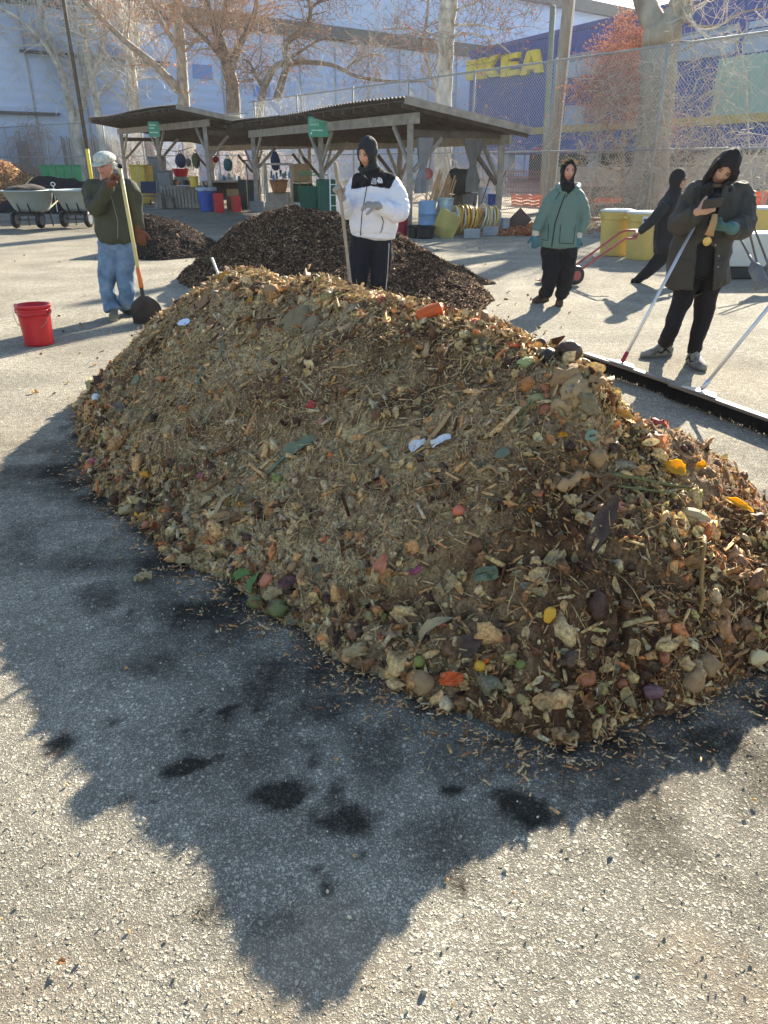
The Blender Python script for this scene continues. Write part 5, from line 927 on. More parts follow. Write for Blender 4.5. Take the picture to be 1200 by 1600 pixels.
# bundle of stakes
rr = random.Random(12)
for i in range(16):
    a = gY(664+i*2.2+rr.uniform(-1, 1), 18.6+rr.uniform(-.1, .3)); a.z = .35; q = a+Vector((.22+rr.uniform(-.04, .12), rr.uniform(-.05, .15), rr.uniform(.75, 1.1))); b = MB(); b.bar(a, q, .035, .02, hint=(0, 1, 0)); tag(b.build('garden_stake', mat('fresh_stake', (.42, .28, .16), .8, .3, 6, .2)), 'pale wooden stake leaning in the bundle behind the pale blue drum', 'stake', 'stakes leaning in a bundle under the long shed')
crate('stake_box', 'grey box holding up the bundle of wooden stakes', 'box', gY(683, 18.8), (.75, .4, .5), M_WOOD, .2)
b = MB(); b.ball(P(722, 283, 19.4), (.42, .3, .33), 14, lump=.25, seed=4); tag(b.build('covered_bundle', mat('black_tarp', (.03, .032, .035), .6, .3, 4, .5, 20), smooth=True), 'black tarpaulin bundle behind the darker curtain', 'bundle'); solid('block_stack', 'dim stack of boxes under the black tarpaulin bundle', 'boxes', gY(722, 19.6), (.7, .4, .82), M_WOODD)
b = MB(); b.ball(P(668, 272, 19.0), (.14, .1, .14), 12, lump=.1, seed=6); tag(b.build('red_bag', mat('cloth_pink', (.50, .16, .16), .9, .2, 8, .3), smooth=True), 'faded red bag hung behind the stakes', 'bag')
for i, (a, c_, l) in enumerate(((P(768, 270, 19.2), P(752, 318, 19.2), 'thin dark tool leaning into the galvanised can'), (P(790, 268, 19), P(770, 316, 19.2), 'thin dark tool leaning beside the blue bin'))): b = MB(); b.tube([a, c_], .013, 6); tag(b.build('tool_handle', M_RUST), l, 'tool')
solid('board', 'dark brown board leaning in the leaf litter right of the end post', 'board', gY(806, 18.6), (.42, .03, .5), mat('brown_board', (.12, .08, .065), .8, .3, 5, .2), -.3, .75, bevel=.004, ax='Y', z=.05)
# leaf litter along the fence foot and the earth verge behind it
def lit(label, x0, x1, y0, y1, n, pal, w, seed, L=.07, hgt=.1):
    r = np.random.default_rng(seed); px = r.uniform(x0, x1, n); py = r.uniform(y0, y1, n); g = np.array([G(a, c_)[:] for a, c_ in zip(px, py)]); g[:, 2] = r.random(n)**2*hgt; f = flakes('leaf_litter', g, np.tile([0, 0, 1.], (n, 1)), L*(.6+.8*r.random(n)), L*.6*np.ones(n), r.normal(size=n)*1.2, pick(pal, w, n, r), M_FIB, None, r, .8); tag(f, label, 'leaf litter', kind='stuff')
PB = [lin(160, 100, 72), lin(126, 86, 64), lin(176, 136, 100), lin(100, 78, 62)]
lit('drift of fallen reddish brown leaves along the fence foot right of the shed', 772, 850, 354, 369, 1700, PB, [2, 3, 2, 4], 41, .08, .14); lit('thin scatter of fallen leaves beneath the fence behind the yellow bins', 840, 1240, 338, 366, 1900, PB, [1, 3, 3, 4], 42, .07, .05); lit('few stray leaves and twigs lying on the open asphalt', 20, 900, 380, 620, 170, [lin(150, 128, 90), lin(80, 66, 52)], [2, 2], 43, .05, .01)
b = MB(); e = [P(395, 255, 39.3), P(700, 255, 28.3), P(1290, 255, 17.5), P(1500, 255, 30), P(1100, 255, 60), P(395, 255, 70)]; rr = random.Random(2)
b.add([Vector((q.x, q.y, .012)) for q in e], [(0, 1, 2, 3, 4, 5)]); v = b.build('verge', mat('leafy_earth', (.20, .155, .11), .95, .35, 3, .8, 8, c2=(.34, .27, .2))); v['kind'] = 'structure'
b = MB(); e = [P(-300, 255, 58.5), P(60, 255, 56.6), P(395, 255, 40.3), P(395, 255, 60), P(-300, 255, 75)]
b.add([Vector((q.x, q.y, .012)) for q in e], [(0, 1, 2, 3, 4)]); v = b.build('verge', mat('leafy_earth', (0, 0, 0))); v['kind'] = 'structure'
# ------------------------------------------------------------------ wheelbarrows
def barrow(label, px, Y, yaw=0.0):
    c = gY(px, Y); c.z = 0; r = empty('wheelbarrow', c, label, 'wheelbarrow', 'grey wheelbarrows parked side by side'); R = Matrix.Rotation(yaw, 3, 'Z'); q = lambda x, y, z: c+R@Vector((x, y, z))
    g = mat('grey_green_poly', (.36, .43, .45), .55, .08, 5, .05); b_ = MB(); n = 28; vs = []
    for w, d, z, o in ((.33, .33, .40, .10), (.38, .42, .48, .08), (.49, .66, .90, 0), (.54, .72, .91, 0), (.54, .72, .935, 0), (.49, .68, .93, 0), (.36, .42, .54, .08), (.31, .31, .44, .10)):
        for j in range(n):
            a = 2*math.pi*j/n; ca, sa = math.cos(a), math.sin(a); k = (abs(ca)**4+abs(sa)**4)**-.25; vs.append(q(w*ca*k, o+d*sa*k, z))
    b_.add(vs, [(i*n+j, i*n+(j+1) % n, (i+1)*n+(j+1) % n, (i+1)*n+j) for i in range(7) for j in range(n)]+[tuple(range(n-1, -1, -1)), tuple(7*n+j for j in range(n))]); b_.build('tray', g, r, smooth=True)
    for s_ in (-1, 1):
        w_ = MB(); w_.lathe([(.13, -.05), (.195, -.045), (.21, 0), (.195, .045), (.13, .05)], q(s_*.34, -.28, .21), 22, rot=R@Matrix.Rotation(math.pi/2+.04*s_, 3, 'Y')); ww = w_.build('wheel', pl('black', .8), r, smooth=True); w_ = MB(); w_.lathe([(.125, -.054), (.125, .054)], q(s_*.34, -.28, .21), 16, rot=R@Matrix.Rotation(math.pi/2, 3, 'Y')); w_.build('rim', pl('grey'), ww)
        b_ = MB(); b_.tube([q(s_*.13, -.29, .30), q(s_*.15, -.47, .72)], .018, 6); b_.build('strut', pl('black'), r); b_ = MB(); b_.tube([q(s_*.30, .35, .42), q(s_*.34, .38, .02)], .018, 6); b_.build('leg', pl('black'), r)
        b_ = MB(); b_.tube([q(s_*.15, -.3, .33), q(s_*.28, .3, .42), q(s_*.33, .95, .66)], .02, 6); b_.build('handle_bar', M_ASH, r)
    b_ = MB(); b_.tube([q(-.36, -.28, .21), q(.36, -.28, .21)], .014, 6); b_.build('axle', pl('black'), r); b_ = MB(); b_.box(q(0, -.1, .34), (.44, .5, .05), rot=R); b_.build('chassis', pl('black'), r)
    return r
w1 = barrow('grey green wheelbarrow heaped with mulch at the left edge', 36, 19.6, -.08); w2 = copy_tree(w1, gY(113, 19.9), 'grey green wheelbarrow parked behind the man in the green jacket')
c = gY(30, 19.6); b = MB(); b.ball(c+Vector((0, .0, .93)), (.44, .55, .14), 18, lump=.25, seed=3); tag(b.build('mulch_load', mat('dark_load', (.05, .04, .035), .95, .4, 20, .9, 40), smooth=True), 'dark mulch heaped in the left wheelbarrow', 'mulch')
a = P(32, 296, 19.6); b = MB(); b.tube([P(28, 300, 19.7), P(51, 277, 20.0)], .016, 6); tag(b.build('tool_handle', M_ASH), 'pale tool handle sticking up out of the mulch in the left wheelbarrow', 'tool')
c = P(84, 296, 21.5); b = MB(); b.tube([c-Vector((0, 0, .6)), c+Vector((0, 0, .08))], .012, 6); b.tube([c+Vector((.06*math.cos(t), 0, .14+.05*math.sin(t))) for t in [i*math.pi/6 for i in range(13)]], .012, 6); tag(b.build('tool_handle', pl('white')), 'white D grip standing up behind the right hand wheelbarrow', 'tool')
# ------------------------------------------------------------------ yellow bins, white skip and shovels on the right
FR = mat('frosted_lid', (.62, .62, .58), .6, .1, 6, .1)
for px, py, k, l in ((958, 398, 'yellow', 'yellow round bin with a pale lid nearest the woman in green'), (999, 404, 'yellow', 'second yellow round bin with a pale lid, left of the stooping dark figure'), (1037, 404, 'yellow', 'third yellow round bin, behind the legs of the dark walking figure')):
    g_ = gp(px, py); tub('yellow_bin', l, 'bin', g_, .245, .30, .76, mat('ochre_plastic', (.58, .42, .12), .5, .16, 3, .15, 12), lid=FR, handles=1, ribs=(.85,), group='yellow round bins in a row')
solid('notice_card', 'pale card with dark print fixed to the front of the second yellow bin', 'card', gp(1000, 404)+Vector((-.02, -.315, 0)), (.26, .012, .16), FR, z=.57, bevel=.002); b = MB(); q = gp(1000, 404)+Vector((-.02, -.326, .65))
for dx, dz, w, h in ((-.06, .02, .1, .05), (.06, .015, .08, .06), (0, -.04, .2, .02)): b.box(q+Vector((dx, 0, dz)), (w, .006, h))
tag(b.build('printed_label', pl('navy')), 'dark printed marks on the pale card of the second yellow bin', 'print')
tub('yellow_bin', 'yellow bin seen past the elbow of the phone holding man', 'bin', gp(1180, 398), .25, .29, .8, mat('ochre_plastic', (0, 0, 0)), lid=FR)
r = empty('white_skip', gp(1190, 440), 'low white trough on a dark base at the right edge behind the shovels', 'trough'); c = gp(1196, 436)+Vector((0, .25, 0)); b = MB()
w = .62; b.add([c+Vector((sx*w, sy*.24, .17)) for sx, sy in ((-1, -1), (1, -1), (1, 1), (-1, 1))]+[c+Vector((sx*(w+.04), sy*.3, .64)) for sx, sy in ((-1, -1), (1, -1), (1, 1), (-1, 1))], [(3, 2, 1, 0), (4, 5, 6, 7), (0, 1, 5, 4), (1, 2, 6, 5), (2, 3, 7, 6), (3, 0, 4, 7)]); b.build('body', mat('old_white', (.60, .60, .57), .6, .1, 3, .1), r, bevel=.02); b = MB(); b.box(c+Vector((0, 0, .08)), (1.3, .5, .16)); b.build('base', pl('black'), r, bevel=.01)
for (a0, a1), (c0, c1), l in (((1156, 372), (1172, 402), 'leftmost shovel leaning blade down against the white trough'), ((1167, 346), (1182, 408), 'middle shovel leaning on the white trough'), ((1173, 342), (1197, 404), 'rightmost shovel leaning on the white trough')):
    top = P0(a0, a1, 10.6); bo = P0(c0, c1, 10.4); bo2 = top+(bo-top)*1.0; dshovel(l, top, bo2, 0, M_ASH, M_STEEL, hb=.30, wb=.10, group=None) if False else dshovel(l, top, bo2, 0, mat('grimy_shaft', (.12, .09, .07), .7, .3, 5, .1), M_STEEL, hb=min(.30, max(.1, bo2.z-.09)), wb=.09)
# ------------------------------------------------------------------ hand truck
M_TR = mat('faded_red_tube', (.34, .085, .075), .5, .2, 6, .05); r = empty('hand_truck', gY(900, 10.2), 'faded red hand truck being wheeled by the stooping dark figure', 'hand truck')
L0, L1 = P(892, 420, 10.45), P(968, 364, 10.45); M0, M1 = P(901, 426, 10.05), P(978, 372, 10.05); 
b = MB(); b.tube([P(886, 434, 10.45), L0, L1, P(978, 360, 10.45), P(998, 360, 10.45)], .016, 8); b.build('rail', M_TR, r, smooth=True)
b = MB(); b.tube([P(893, 440, 10.05), M0, M1, P(985, 373, 10.05), P(993, 372, 10.05), P(996, 366, 10.15), P(994, 361, 10.3)], .016, 8); b.build('rail', M_TR, r, smooth=True)
for t in (.15, .42, .7): b = MB(); b.tube([L0.lerp(L1, t), (L0.lerp(L1, t)+M0.lerp(M1, t))/2-Vector((0, 0, .03)), M0.lerp(M1, t)], .012, 6); b.build('cross_bar', M_TR, r)
for i, (px, Y) in enumerate(((917, 10.05), (878, 10.5))):
    c = gY(px, Y); c.z = .135; w_ = MB(); R = Matrix.Rotation(math.pi/2, 3, 'Y'); R = Matrix.Rotation(-1.15, 3, 'Z')@R; w_.lathe([(.07, -.04), (.12, -.045), (.135, 0), (.12, .045), (.07, .04)], c, 24, rot=R); ww = w_.build('wheel', pl('black', .8), r, smooth=True); w_ = MB(); w_.lathe([(.066, -.046), (.066, .046), (.02, .05)], c, 18, rot=R); w_.build('rim', M_TR, ww)
b = MB(); b.tube([gY(917, 10.05)+Vector((0, 0, .135)), gY(878, 10.5)+Vector((0, 0, .135))], .012, 8); b.build('axle', M_GALV, r)
b = MB(); b.bar(gY(917, 10.05)+Vector((0, 0, .135)), M0, .02); b.bar(gY(880, 10.5)+Vector((0, 0, .135)), L0, .02); b.build('bracket', M_TR, r); b = MB(); b.box(gY(884, 10.2)+Vector((-.05, 0, .03)), (.25, .45, .012), rz=.4); b.build('toe_plate', M_TR, r)
# ------------------------------------------------------------------ push brooms
M_ALU = mat('bare_aluminium', (.55, .57, .62), .35, .1, 6, .05, metal=.7); M_BR = mat('black_bristle', (.012, .011, .011), .9, .4, 60, 1., 120)
def broom(label, x0, y0, x1, y1, hpx, top, labelc):
    z = .10; a, c_ = G(x0, y0, z), G(x1, y1, z); d = (c_-a); L_ = d.length; d.normalize(); n = Vector((-d.y, d.x, 0)); r = empty('push_broom', ((a+c_)/2).xy.to_3d(), label, 'broom')
    mid = (a+c_)/2; b_ = MB(); b_.bar(a, c_, .062, .022); b_.build('block', mat('broom_block', (.15, .13, .11), .6, .2, 8, .2, 40), r, bevel=.004)
    rr = random.Random(int(x0)); b_ = MB(); k = 0
    while k < L_-.01:
        for w in (-.026, -.013, 0, .013, .026):
            p = a+d*(k+rr.uniform(-.002, .002))+n*w; p.z = z-.013; q = p+n*(w*.5+rr.uniform(-.008, .008))+d*rr.uniform(-.006, .006); q.z = .003+rr.uniform(0, .006); b_.tube([p, q], .0042, 3, cap=False)
        k += .0085
    b_.build('bristles', M_BR, r)
    pc = G(hpx[0], hpx[1], z+.03); u = (pc-a).dot(d); pc = a+d*u; pc.z = z+.016; b_ = MB(); b_.prism([(-.17, -.03), (.17, -.03), (.075, .045), (-.075, .045)], pc, d, n, (0, 0, .012)); b_.build('bracket', M_ALU, r, bevel=.002)
    top = Vector(top); b_ = MB(); s_ = pc+Vector((0, 0, .03)); b_.tube([s_, top], .0125, 10); b_.build('handle', M_ALU, r, smooth=True)
    b_ = MB(); dd = (top-s_).normalized(); b_.tube([s_-dd*.01, s_+dd*.07], .017, 10); b_.build('socket', labelc, r, smooth=True)
    return r
broom('push broom whose pale handle rises to the bare hand of the man with the phone', 915, 553, 1050, 598, (975, 566), P0(1093, 338, 6.25), pl('maroon'))
broom('push broom at the right edge whose pale handle leaves the frame', 1048, 600, 1240, 668, (1130, 606), P0(1262, 405, 5.1), M_ALU)

# more of the shed's clutter
rr = random.Random(31)
for i in range(7):
    px = 384+i*4.2+rr.uniform(-1, 1); a = gY(px, 26.5+rr.uniform(-.3, .3)); q = a+Vector((rr.uniform(-.25, .25), .35, rr.uniform(1.35, 1.75))); b = MB(); b.tube([a, q], .016, 6)
    if i % 2: b.tube([q+Vector((-.09, 0, 0)), q+Vector((.09, 0, 0))], .02, 6)
    tag(b.build('leaning_tool', [M_ASH, M_RUST, pl('sky'), pl('maroon')][i % 4]), 'long tool handle leaning among others beside the timber post of the long shed', 'tool', 'tools leaning in the long shed')
for i in range(6):
    px = 270+i*5.5; Y_ = 28.1+rr.uniform(-.1, .1); z = .80; h = rr.uniform(.12, .2); b = MB(); b.lathe([(.07, 0), (.095, h), (.10, h+.01), (.085, h+.01), (.06, .02)], gY(px, Y_)+Vector((0, 0, z)), 14); tag(b.build('plant_pot', [pl('black'), mat('terracotta', (.35, .13, .06), .8, .2, 8, .1), pl('grey')][i % 3]), 'small plant pot standing on the slatted counter of the left shed', 'pot', 'plant pots on the counter')
for i in range(5):
    b = MB(); c = gY(340+i*8, 29.0); h = rr.uniform(.15, .34); b.lathe([(.06, 0), (.06, h*.7), (.03, h*.85), (.03, h)], c+Vector((0, 0, .965)), 12); tag(b.build('jug', [pl('white'), pl('sky'), M_CONC][i % 3], smooth=True), 'small jug standing in a row on the workbench', 'jug', 'jugs on the workbench')
for i, (px, Y_, w, h, l) in enumerate(((398, 26.2, .5, .34, 'grey lidded box on the ground by the third front post'), (405, 26.6, .45, .28, 'dim box stacked beside the grey lidded box'), (446, 25.2, .42, .5, 'dark crate in the shade behind the timber frame'), (459, 23.6, .3, .42, 'pale bucket shaped box right of the timber frame'))): crate('crate', l, 'crate', gY(px, Y_), (w, .4, h), [pl('grey'), M_WOOD, pl('black'), pl('pale')][i], .1*i, open_=False)
for i in range(3):
    b = MB(); a = F2.p(3.2+i*1.9, 2.3, 0); z0 = .0; b.bar(a, a+Vector((.18, .1, 2.2)), .12, .03); tag(b.build('plank', M_WOOD), 'weathered plank leaning against the back beam of the long shed', 'plank', 'planks leaning at the back')
for i, (a0, a1) in enumerate(((250, 300), (318, 352))):
    p_, q_ = P(a0, 232, 30.5), P(a1, 230, 30.5); b = MB(); b.tube(cr_([p_, (p_+q_)/2-Vector((0, 0, .12)), q_], 5), .012, 5); tag(b.build('hanging_rope', pl('black')), ('left' if i == 0 else 'right')+' slack dark rope strung under the roof of the left shed', 'rope')
# ------------------------------------------------------------------ people
P = P0
def sculpt(mb, name, mats, parent, vox=.008, smooth=3, disp=None, matfn=None, cut=None):
    off = wloc(parent); me = bpy.data.meshes.new('t'); me.from_pydata([tuple(Vector(v)-off) for v in mb.v], [], mb.f)
    o = bpy.data.objects.new('t', me); col.objects.link(o); m = o.modifiers.new('r', 'REMESH'); m.mode = 'VOXEL'; m.voxel_size = vox
    m = o.modifiers.new('s', 'SMOOTH'); m.iterations = smooth; m.factor = .5
    bpy.context.view_layer.update(); me2 = bpy.data.meshes.new_from_object(o.evaluated_get(bpy.context.evaluated_depsgraph_get())); bpy.data.objects.remove(o); bpy.data.meshes.remove(me)
    n = len(me2.vertices); V = np.zeros(n*3); me2.vertices.foreach_get('co', V); V = V.reshape(-1, 3)+np.array(off)
    N_ = np.zeros(n*3); me2.vertices.foreach_get('normal', N_); N_ = N_.reshape(-1, 3)
    if disp is not None: V = V+N_*np.asarray(disp(V, N_))[:, None]; me2.vertices.foreach_set('co', (V-np.array(off)).reshape(-1))
    if not isinstance(mats, (list, tuple)): mats = [mats]
    me2.materials.clear()
    for m_ in mats: me2.materials.append(m_)
    pl_ = np.zeros(len(me2.polygons)*3); me2.polygons.foreach_get('center', pl_); C_ = pl_.reshape(-1, 3)+np.array(off)
    me2.polygons.foreach_set('material_index', (matfn(C_) if matfn else np.zeros(len(C_))).astype(np.int32)); me2.polygons.foreach_set('use_smooth', np.ones(len(C_), bool))
    if cut is not None:
        k = cut(C_); b = bmesh.new(); b.from_mesh(me2); b.faces.ensure_lookup_table(); bmesh.ops.delete(b, geom=[b.faces[i] for i in np.nonzero(k)[0]], context='FACES'); b.to_mesh(me2); b.free()
    me2.name = name; me2.update(); r = bpy.data.objects.new(name, me2); col.objects.link(r); r.parent = parent; return r
def limb(mb, pts, rad, hint=None, n=14, k=5):
    c = cr_([Vector(p) for p in pts], k); R_ = []
    for i in range(len(c)):
        u = i/k; j = min(int(u), len(rad)-2); f = u-j; a, b = rad[j], rad[j+1]
        a, b = [(v, v) if not hasattr(v, '__len__') else v for v in (a, b)]; R_.append(tuple(x+(y-x)*f for x, y in zip(a, b)))
    mb.tube(c, R_, n, hint=hint); return c
class Fm:                       # a frame: x to the figure's image-right, y forward, z up
    def __init__(s, C, fwd, up): s.C = Vector(C); s.y = Vector(fwd).normalized(); u = Vector(up); s.x = s.y.cross(u).normalized(); s.x = -s.x if False else s.x; s.z = s.x.cross(s.y).normalized()
    def w(s, x, y, z): return s.C+s.x*x+s.y*y+s.z*z
    def l(s, V): d = np.asarray(V)-np.array(s.C); return d@np.array(s.x), d@np.array(s.y), d@np.array(s.z)
def head(mb, f, k=1., hat=0.):
    n, K = 48, 40; vs = []
    g = lambda v, c, w: math.exp(-((v-c)/w)**2)
    for i in range(K+1):
        th = math.pi*i/K
        for j in range(n):
            ph = 2*math.pi*j/n; dx, dy, dz = math.sin(th)*math.sin(ph), math.sin(th)*math.cos(ph), math.cos(th)
            x, y, z = .075*dx, (.096 if dy > 0 else .104)*dy, .118*dz
            if z < 0: q = -z/.118; x *= 1-.34*q**1.4; y *= 1-.10*q if y > 0 else 1-.45*q
            if y > 0:
                fr = y/.096; e = 0
                e += .026*g(x, 0, .013)*(g(z, -.030, .016)+.5*g(z, -.008, .018)); e += .006*g(z, .030, .012)*g(abs(x), .03, .025)
                e -= .011*g(abs(x), .031, .015)*g(z, .008, .012); e += .005*g(abs(x), .045, .02)*g(z, -.025, .02)
                e += .006*g(x, 0, .026)*(g(z, -.056, .006)+g(z, -.070, .007)); e -= .004*g(x, 0, .028)*g(z, -.063, .004); e += .009*g(x, 0, .022)*g(z, -.100, .016)
                y += e*min(1, fr*1.6)
            vs.append(f.w(x*k, y*k, z*k))
    mb.add(vs, [(i*n+j, (i+1)*n+j, (i+1)*n+(j+1) % n, i*n+(j+1) % n) for i in range(K) for j in range(n)])
    R = Matrix((f.x, f.y, f.z)).transposed()
    for s_ in (-1, 1): mb.ball(f.w(s_*.076*k, -.008*k, -.012*k), (.010*k, .020*k, .032*k), 10, rot=R)
def facemat(f, k=1., hair=None):        # 0 skin 1 brows/eyes 2 lips 3 hair
    def fn(C_):
        x, y, z = [a/k for a in f.l(C_)]; m = np.zeros(len(C_)); fr = (y > .04) & (np.abs(z) < .14); ax_ = np.abs(x)
        m[fr & (ax_ > .016) & (ax_ < .044) & (np.abs(z-.027-.004*np.cos(ax_*60)) < .0042)] = 1
        m[fr & (((ax_-.031)/.0125)**2+((z-.008)/.0052)**2 < 1)] = 1
        m[fr & (ax_ < .023) & (np.abs(z+.0625) < .0075)] = 2
        if hair: m[hair(x, y, z) & (np.sqrt(x*x+y*y+z*z) < .16)] = 3
        return m
    return fn
def hand(mb, w, d, pn, side, k=1., curl=(.5, .5, .5, .5), thumb=.4, infl=0., spread=.10):
    """w wrist, d towards the fingers, pn out of the palm, side = towards the thumb"""
    w = Vector(w); d = Vector(d).normalized(); pn = Vector(pn); pn = (pn-d*pn.dot(d)).normalized(); s_ = d.cross(pn).normalized()*side
    mb.tube([w-d*.02*k, w+d*.015*k, w+d*.05*k, w+d*.088*k], [(.026*k+infl, .019*k+infl), (.029*k+infl, .018*k+infl), (.041*k+infl, .017*k+infl), (.039*k+infl, .013*k+infl)], 12, hint=s_)
    for i, (o, L) in enumerate(((.029, .072), (.010, .080), (-.010, .075), (-.028, .058))):
        p = w+d*(.082-.003*i*i*.3)*k+s_*o*k; a = spread*(1.5-i); dd = (d+s_*a*.5).normalized(); pts = [p-dd*.012*k, p]; c = curl[i]; ax_ = dd.cross(pn).normalized(); q = p; v = dd.copy()
        for j, fr in enumerate((.45, .31, .24)): v.rotate(Matrix.Rotation(c*(.75 if j == 0 else 1.05), 3, ax_)); q = q+v*L*fr*k; pts.append(q)
        mb.tube(pts, [.0095*k+infl, .0098*k+infl, .0090*k+infl, .0082*k+infl, .0070*k+infl], 9)
    p = w+d*.022*k+s_*.024*k+pn*.004*k; v = (d*.62+s_*.72+pn*thumb).normalized(); pts = [p-v*.012*k, p]; ax_ = v.cross(pn).normalized() if abs(v.dot(pn)) < .95 else d.copy()
    q = p
    for L in (.040, .032, .026): q = q+v*L*k; pts.append(q); v = (v+d*.25+pn*thumb*.5).normalized()
    mb.tube(pts, [.013*k+infl, .013*k+infl, .0115*k+infl, .0105*k+infl, .0085*k+infl], 9)
def segdist(V, segs):
    best = np.full(len(V), 9e9); T = np.zeros(len(V)); I = np.zeros(len(V), int)
    for i, (a, b, off) in enumerate(segs):
        a, b = np.array(a), np.array(b); ab = b-a; L = np.linalg.norm(ab); t = np.clip((V-a)@ab/(L*L), 0, 1); d = np.linalg.norm(V-(a+t[:, None]*ab), axis=1)
        k = d < best; best[k] = d[k]; T[k] = off+t[k]*L; I[k] = i
    return best, T, I
def quilt(segs, sp, amp, wr=.004, seed=0, tors=None):
    def fn(V, N_):
        d, T, I = segdist(V, segs); s_ = T
        if tors is not None: s_ = np.where(I <= tors, V[:, 2], T)
        q = np.abs(np.sin(np.pi*s_/sp))**.5; return amp*(q-.7)+wr*fbm(V, 14, 3, seed)+wr*.8*np.abs(vnoise(V*np.array([1, 1, 2.2]), 22, seed+3))*-1
    return fn
def folds(amp, s_=9, seed=0, zs=.6):
    return lambda V, N_: amp*(fbm(V*np.array([1, 1, zs]), s_, 3, seed)+.6*(1-2*np.abs(vnoise(V*np.array([1, 1, zs*1.6]), s_*1.7, seed+5))))
def shoe(name, ank, toe_dir, L, m, sole, parent, k=1., pitch=0., laces=None):
    a = Vector(ank); d = Vector((toe_dir[0], toe_dir[1], 0)).normalized(); z0 = 0 if not pitch else None; gnd = a.z-.085*k
    u = Vector((0, 0, 1)); 
    if pitch: R = Matrix.Rotation(pitch, 3, d.cross(u)); d = R@d; u = R@u
    q = lambda f, z: a+d*f*k+u*(z-.085)*k
    mb = MB(); s_ = d.cross(u)
    mb.tube([q(-.075, .045), q(-.05, .045), q(0, .052), q(.06, .050), q(.12, .040), q(.165, .034), q(L-.075, .028)], [(.026*k, .036*k), (.037*k, .044*k), (.040*k, .052*k), (.043*k, .048*k), (.047*k, .038*k), (.044*k, .031*k), (.028*k, .022*k)], 14, hint=s_)
    mb.tube([q(-.012, .05), q(-.02, .125)], [(.040*k, .048*k), (.042*k, .046*k)], 12, hint=s_)
    mb.tube([q(-.07, .012), q(0, .012), q(.09, .012), q(.15, .012), q(L-.07, .014)], [(.032*k, .014*k), (.041*k, .014*k), (.048*k, .014*k), (.045*k, .014*k), (.028*k, .013*k)], 14, hint=s_)
    o = np.array(a); uu = np.array(u)
    mf = lambda C_: np.where(((C_-o)@uu)/k+.085 < .021, 1, np.where((np.abs(((C_-o)@np.array(d))/k-.075) < .05) & (np.abs(((C_-o)@np.array(s_))/k) < .018) & (np.sin(((C_-o)@np.array(d))*260/k) > .2) & (((C_-o)@uu)/k+.085 > .05), 2, 0)) if laces else np.where(((C_-o)@uu)/k+.085 < .021, 1, 0)
    o_ = sculpt(mb, name, [m, sole]+([laces] if laces else []), parent, .006, 2, matfn=mf)
    if laces:
        b = MB()
        for i in range(5): f = .035+i*.022; zz = .108-i*.010; b.tube([q(f, zz-.022)-s_*.036*k, q(f+.006, zz+.002), q(f, zz-.022)+s_*.036*k], .0045, 5)
        b.build('laces', laces, parent); b = MB(); b.tube([q(-.016, .092), q(-.02, .118)], [(.046*k, .054*k), (.045*k, .050*k)], 14, hint=s_); b.build('ankle_collar', BLK, parent, smooth=True)
        b = MB()
        for sd in (-1, 1): b.tube([q(-.03, .035)+s_*sd*.045*k, q(.02, .07)+s_*sd*.045*k, q(.06, .04)+s_*sd*.049*k, q(.10, .055)+s_*sd*.046*k], .006, 5)
        b.build('side_trim', BLK, parent)
    return o_
def cloth(name, c, rough=.85, bs=90, bump=.3, var=.12, trans=0): return mat(name, c, rough, var, 7, bump, bs, spec=.25, trans=trans)
SKIN = mat('skin_fair', (.50, .27, .19), .5, .10, 30, .1, 120, spec=.4); SKIN2 = mat('skin_tan', (.46, .26, .17), .5, .10, 30, .1, 120, spec=.4); SKINP = mat('skin_pink', (.50, .25, .19), .5, .1, 30, .1, 120, spec=.4)
LIPS = mat('lips', (.38, .12, .10), .5, .05, 20, 0); EYE = mat('brow_dark', (.035, .022, .018), .6, .2, 30, 0); HAIRW = mat('white_hair', (.62, .60, .56), .7, .15, 40, .5, 200); HAIRD = mat('dark_hair', (.03, .022, .018), .7, .2, 40, .5, 200); HAIRB = mat('blond_hair', (.50, .36, .18), .6, .2, 40, .4, 200, trans=.3)
BLK = cloth('black_cloth', (.012, .012, .015)); BLK2 = cloth('black_knit', (.016, .015, .017), .9, 160, .5); WHT = cloth('white_nylon', (.66, .67, .75), .55, 60, .12, .04)
def person(label, feet): g = (Vector(feet[0])+Vector(feet[1]))/2; return empty('person', (g.x, g.y, 0), label, 'person')
def tubeline(pts, r, m, name, parent, n=6): b = MB(); b.tube(pts, r, n); return b.build(name, m, parent, smooth=True)
def surf(Vs, p, y):      # y of the front surface near x,z (for lines lying on a jacket)
    return p
def frontline(obj, pts, r, m, name, parent, out=.003):
    """lay a line on the front of a garment: cast from the camera through photo pixels"""
    from mathutils.bvhtree import BVHTree
    dg = bpy.context.evaluated_depsgraph_get(); me = obj.data; off = wloc(parent); bv = BVHTree.FromPolygons([v.co+off for v in me.vertices], [tuple(p.vertices) for p in me.polygons])
    o = []
    for i in range(len(pts)-1):
        for t in np.linspace(0, 1, 7)[:-1 if i < len(pts)-2 else None]:
            x = pts[i][0]+(pts[i+1][0]-pts[i][0])*t; y = pts[i][1]+(pts[i+1][1]-pts[i][1])*t; d = Vector(ray(x, y)).normalized(); h = bv.ray_cast(Vector((0, 0, CAM_H)), d)
            if h[0] is not None: o.append(h[0]-d*out)
    if len(o) > 1: return tubeline(o, r, m, name, parent)
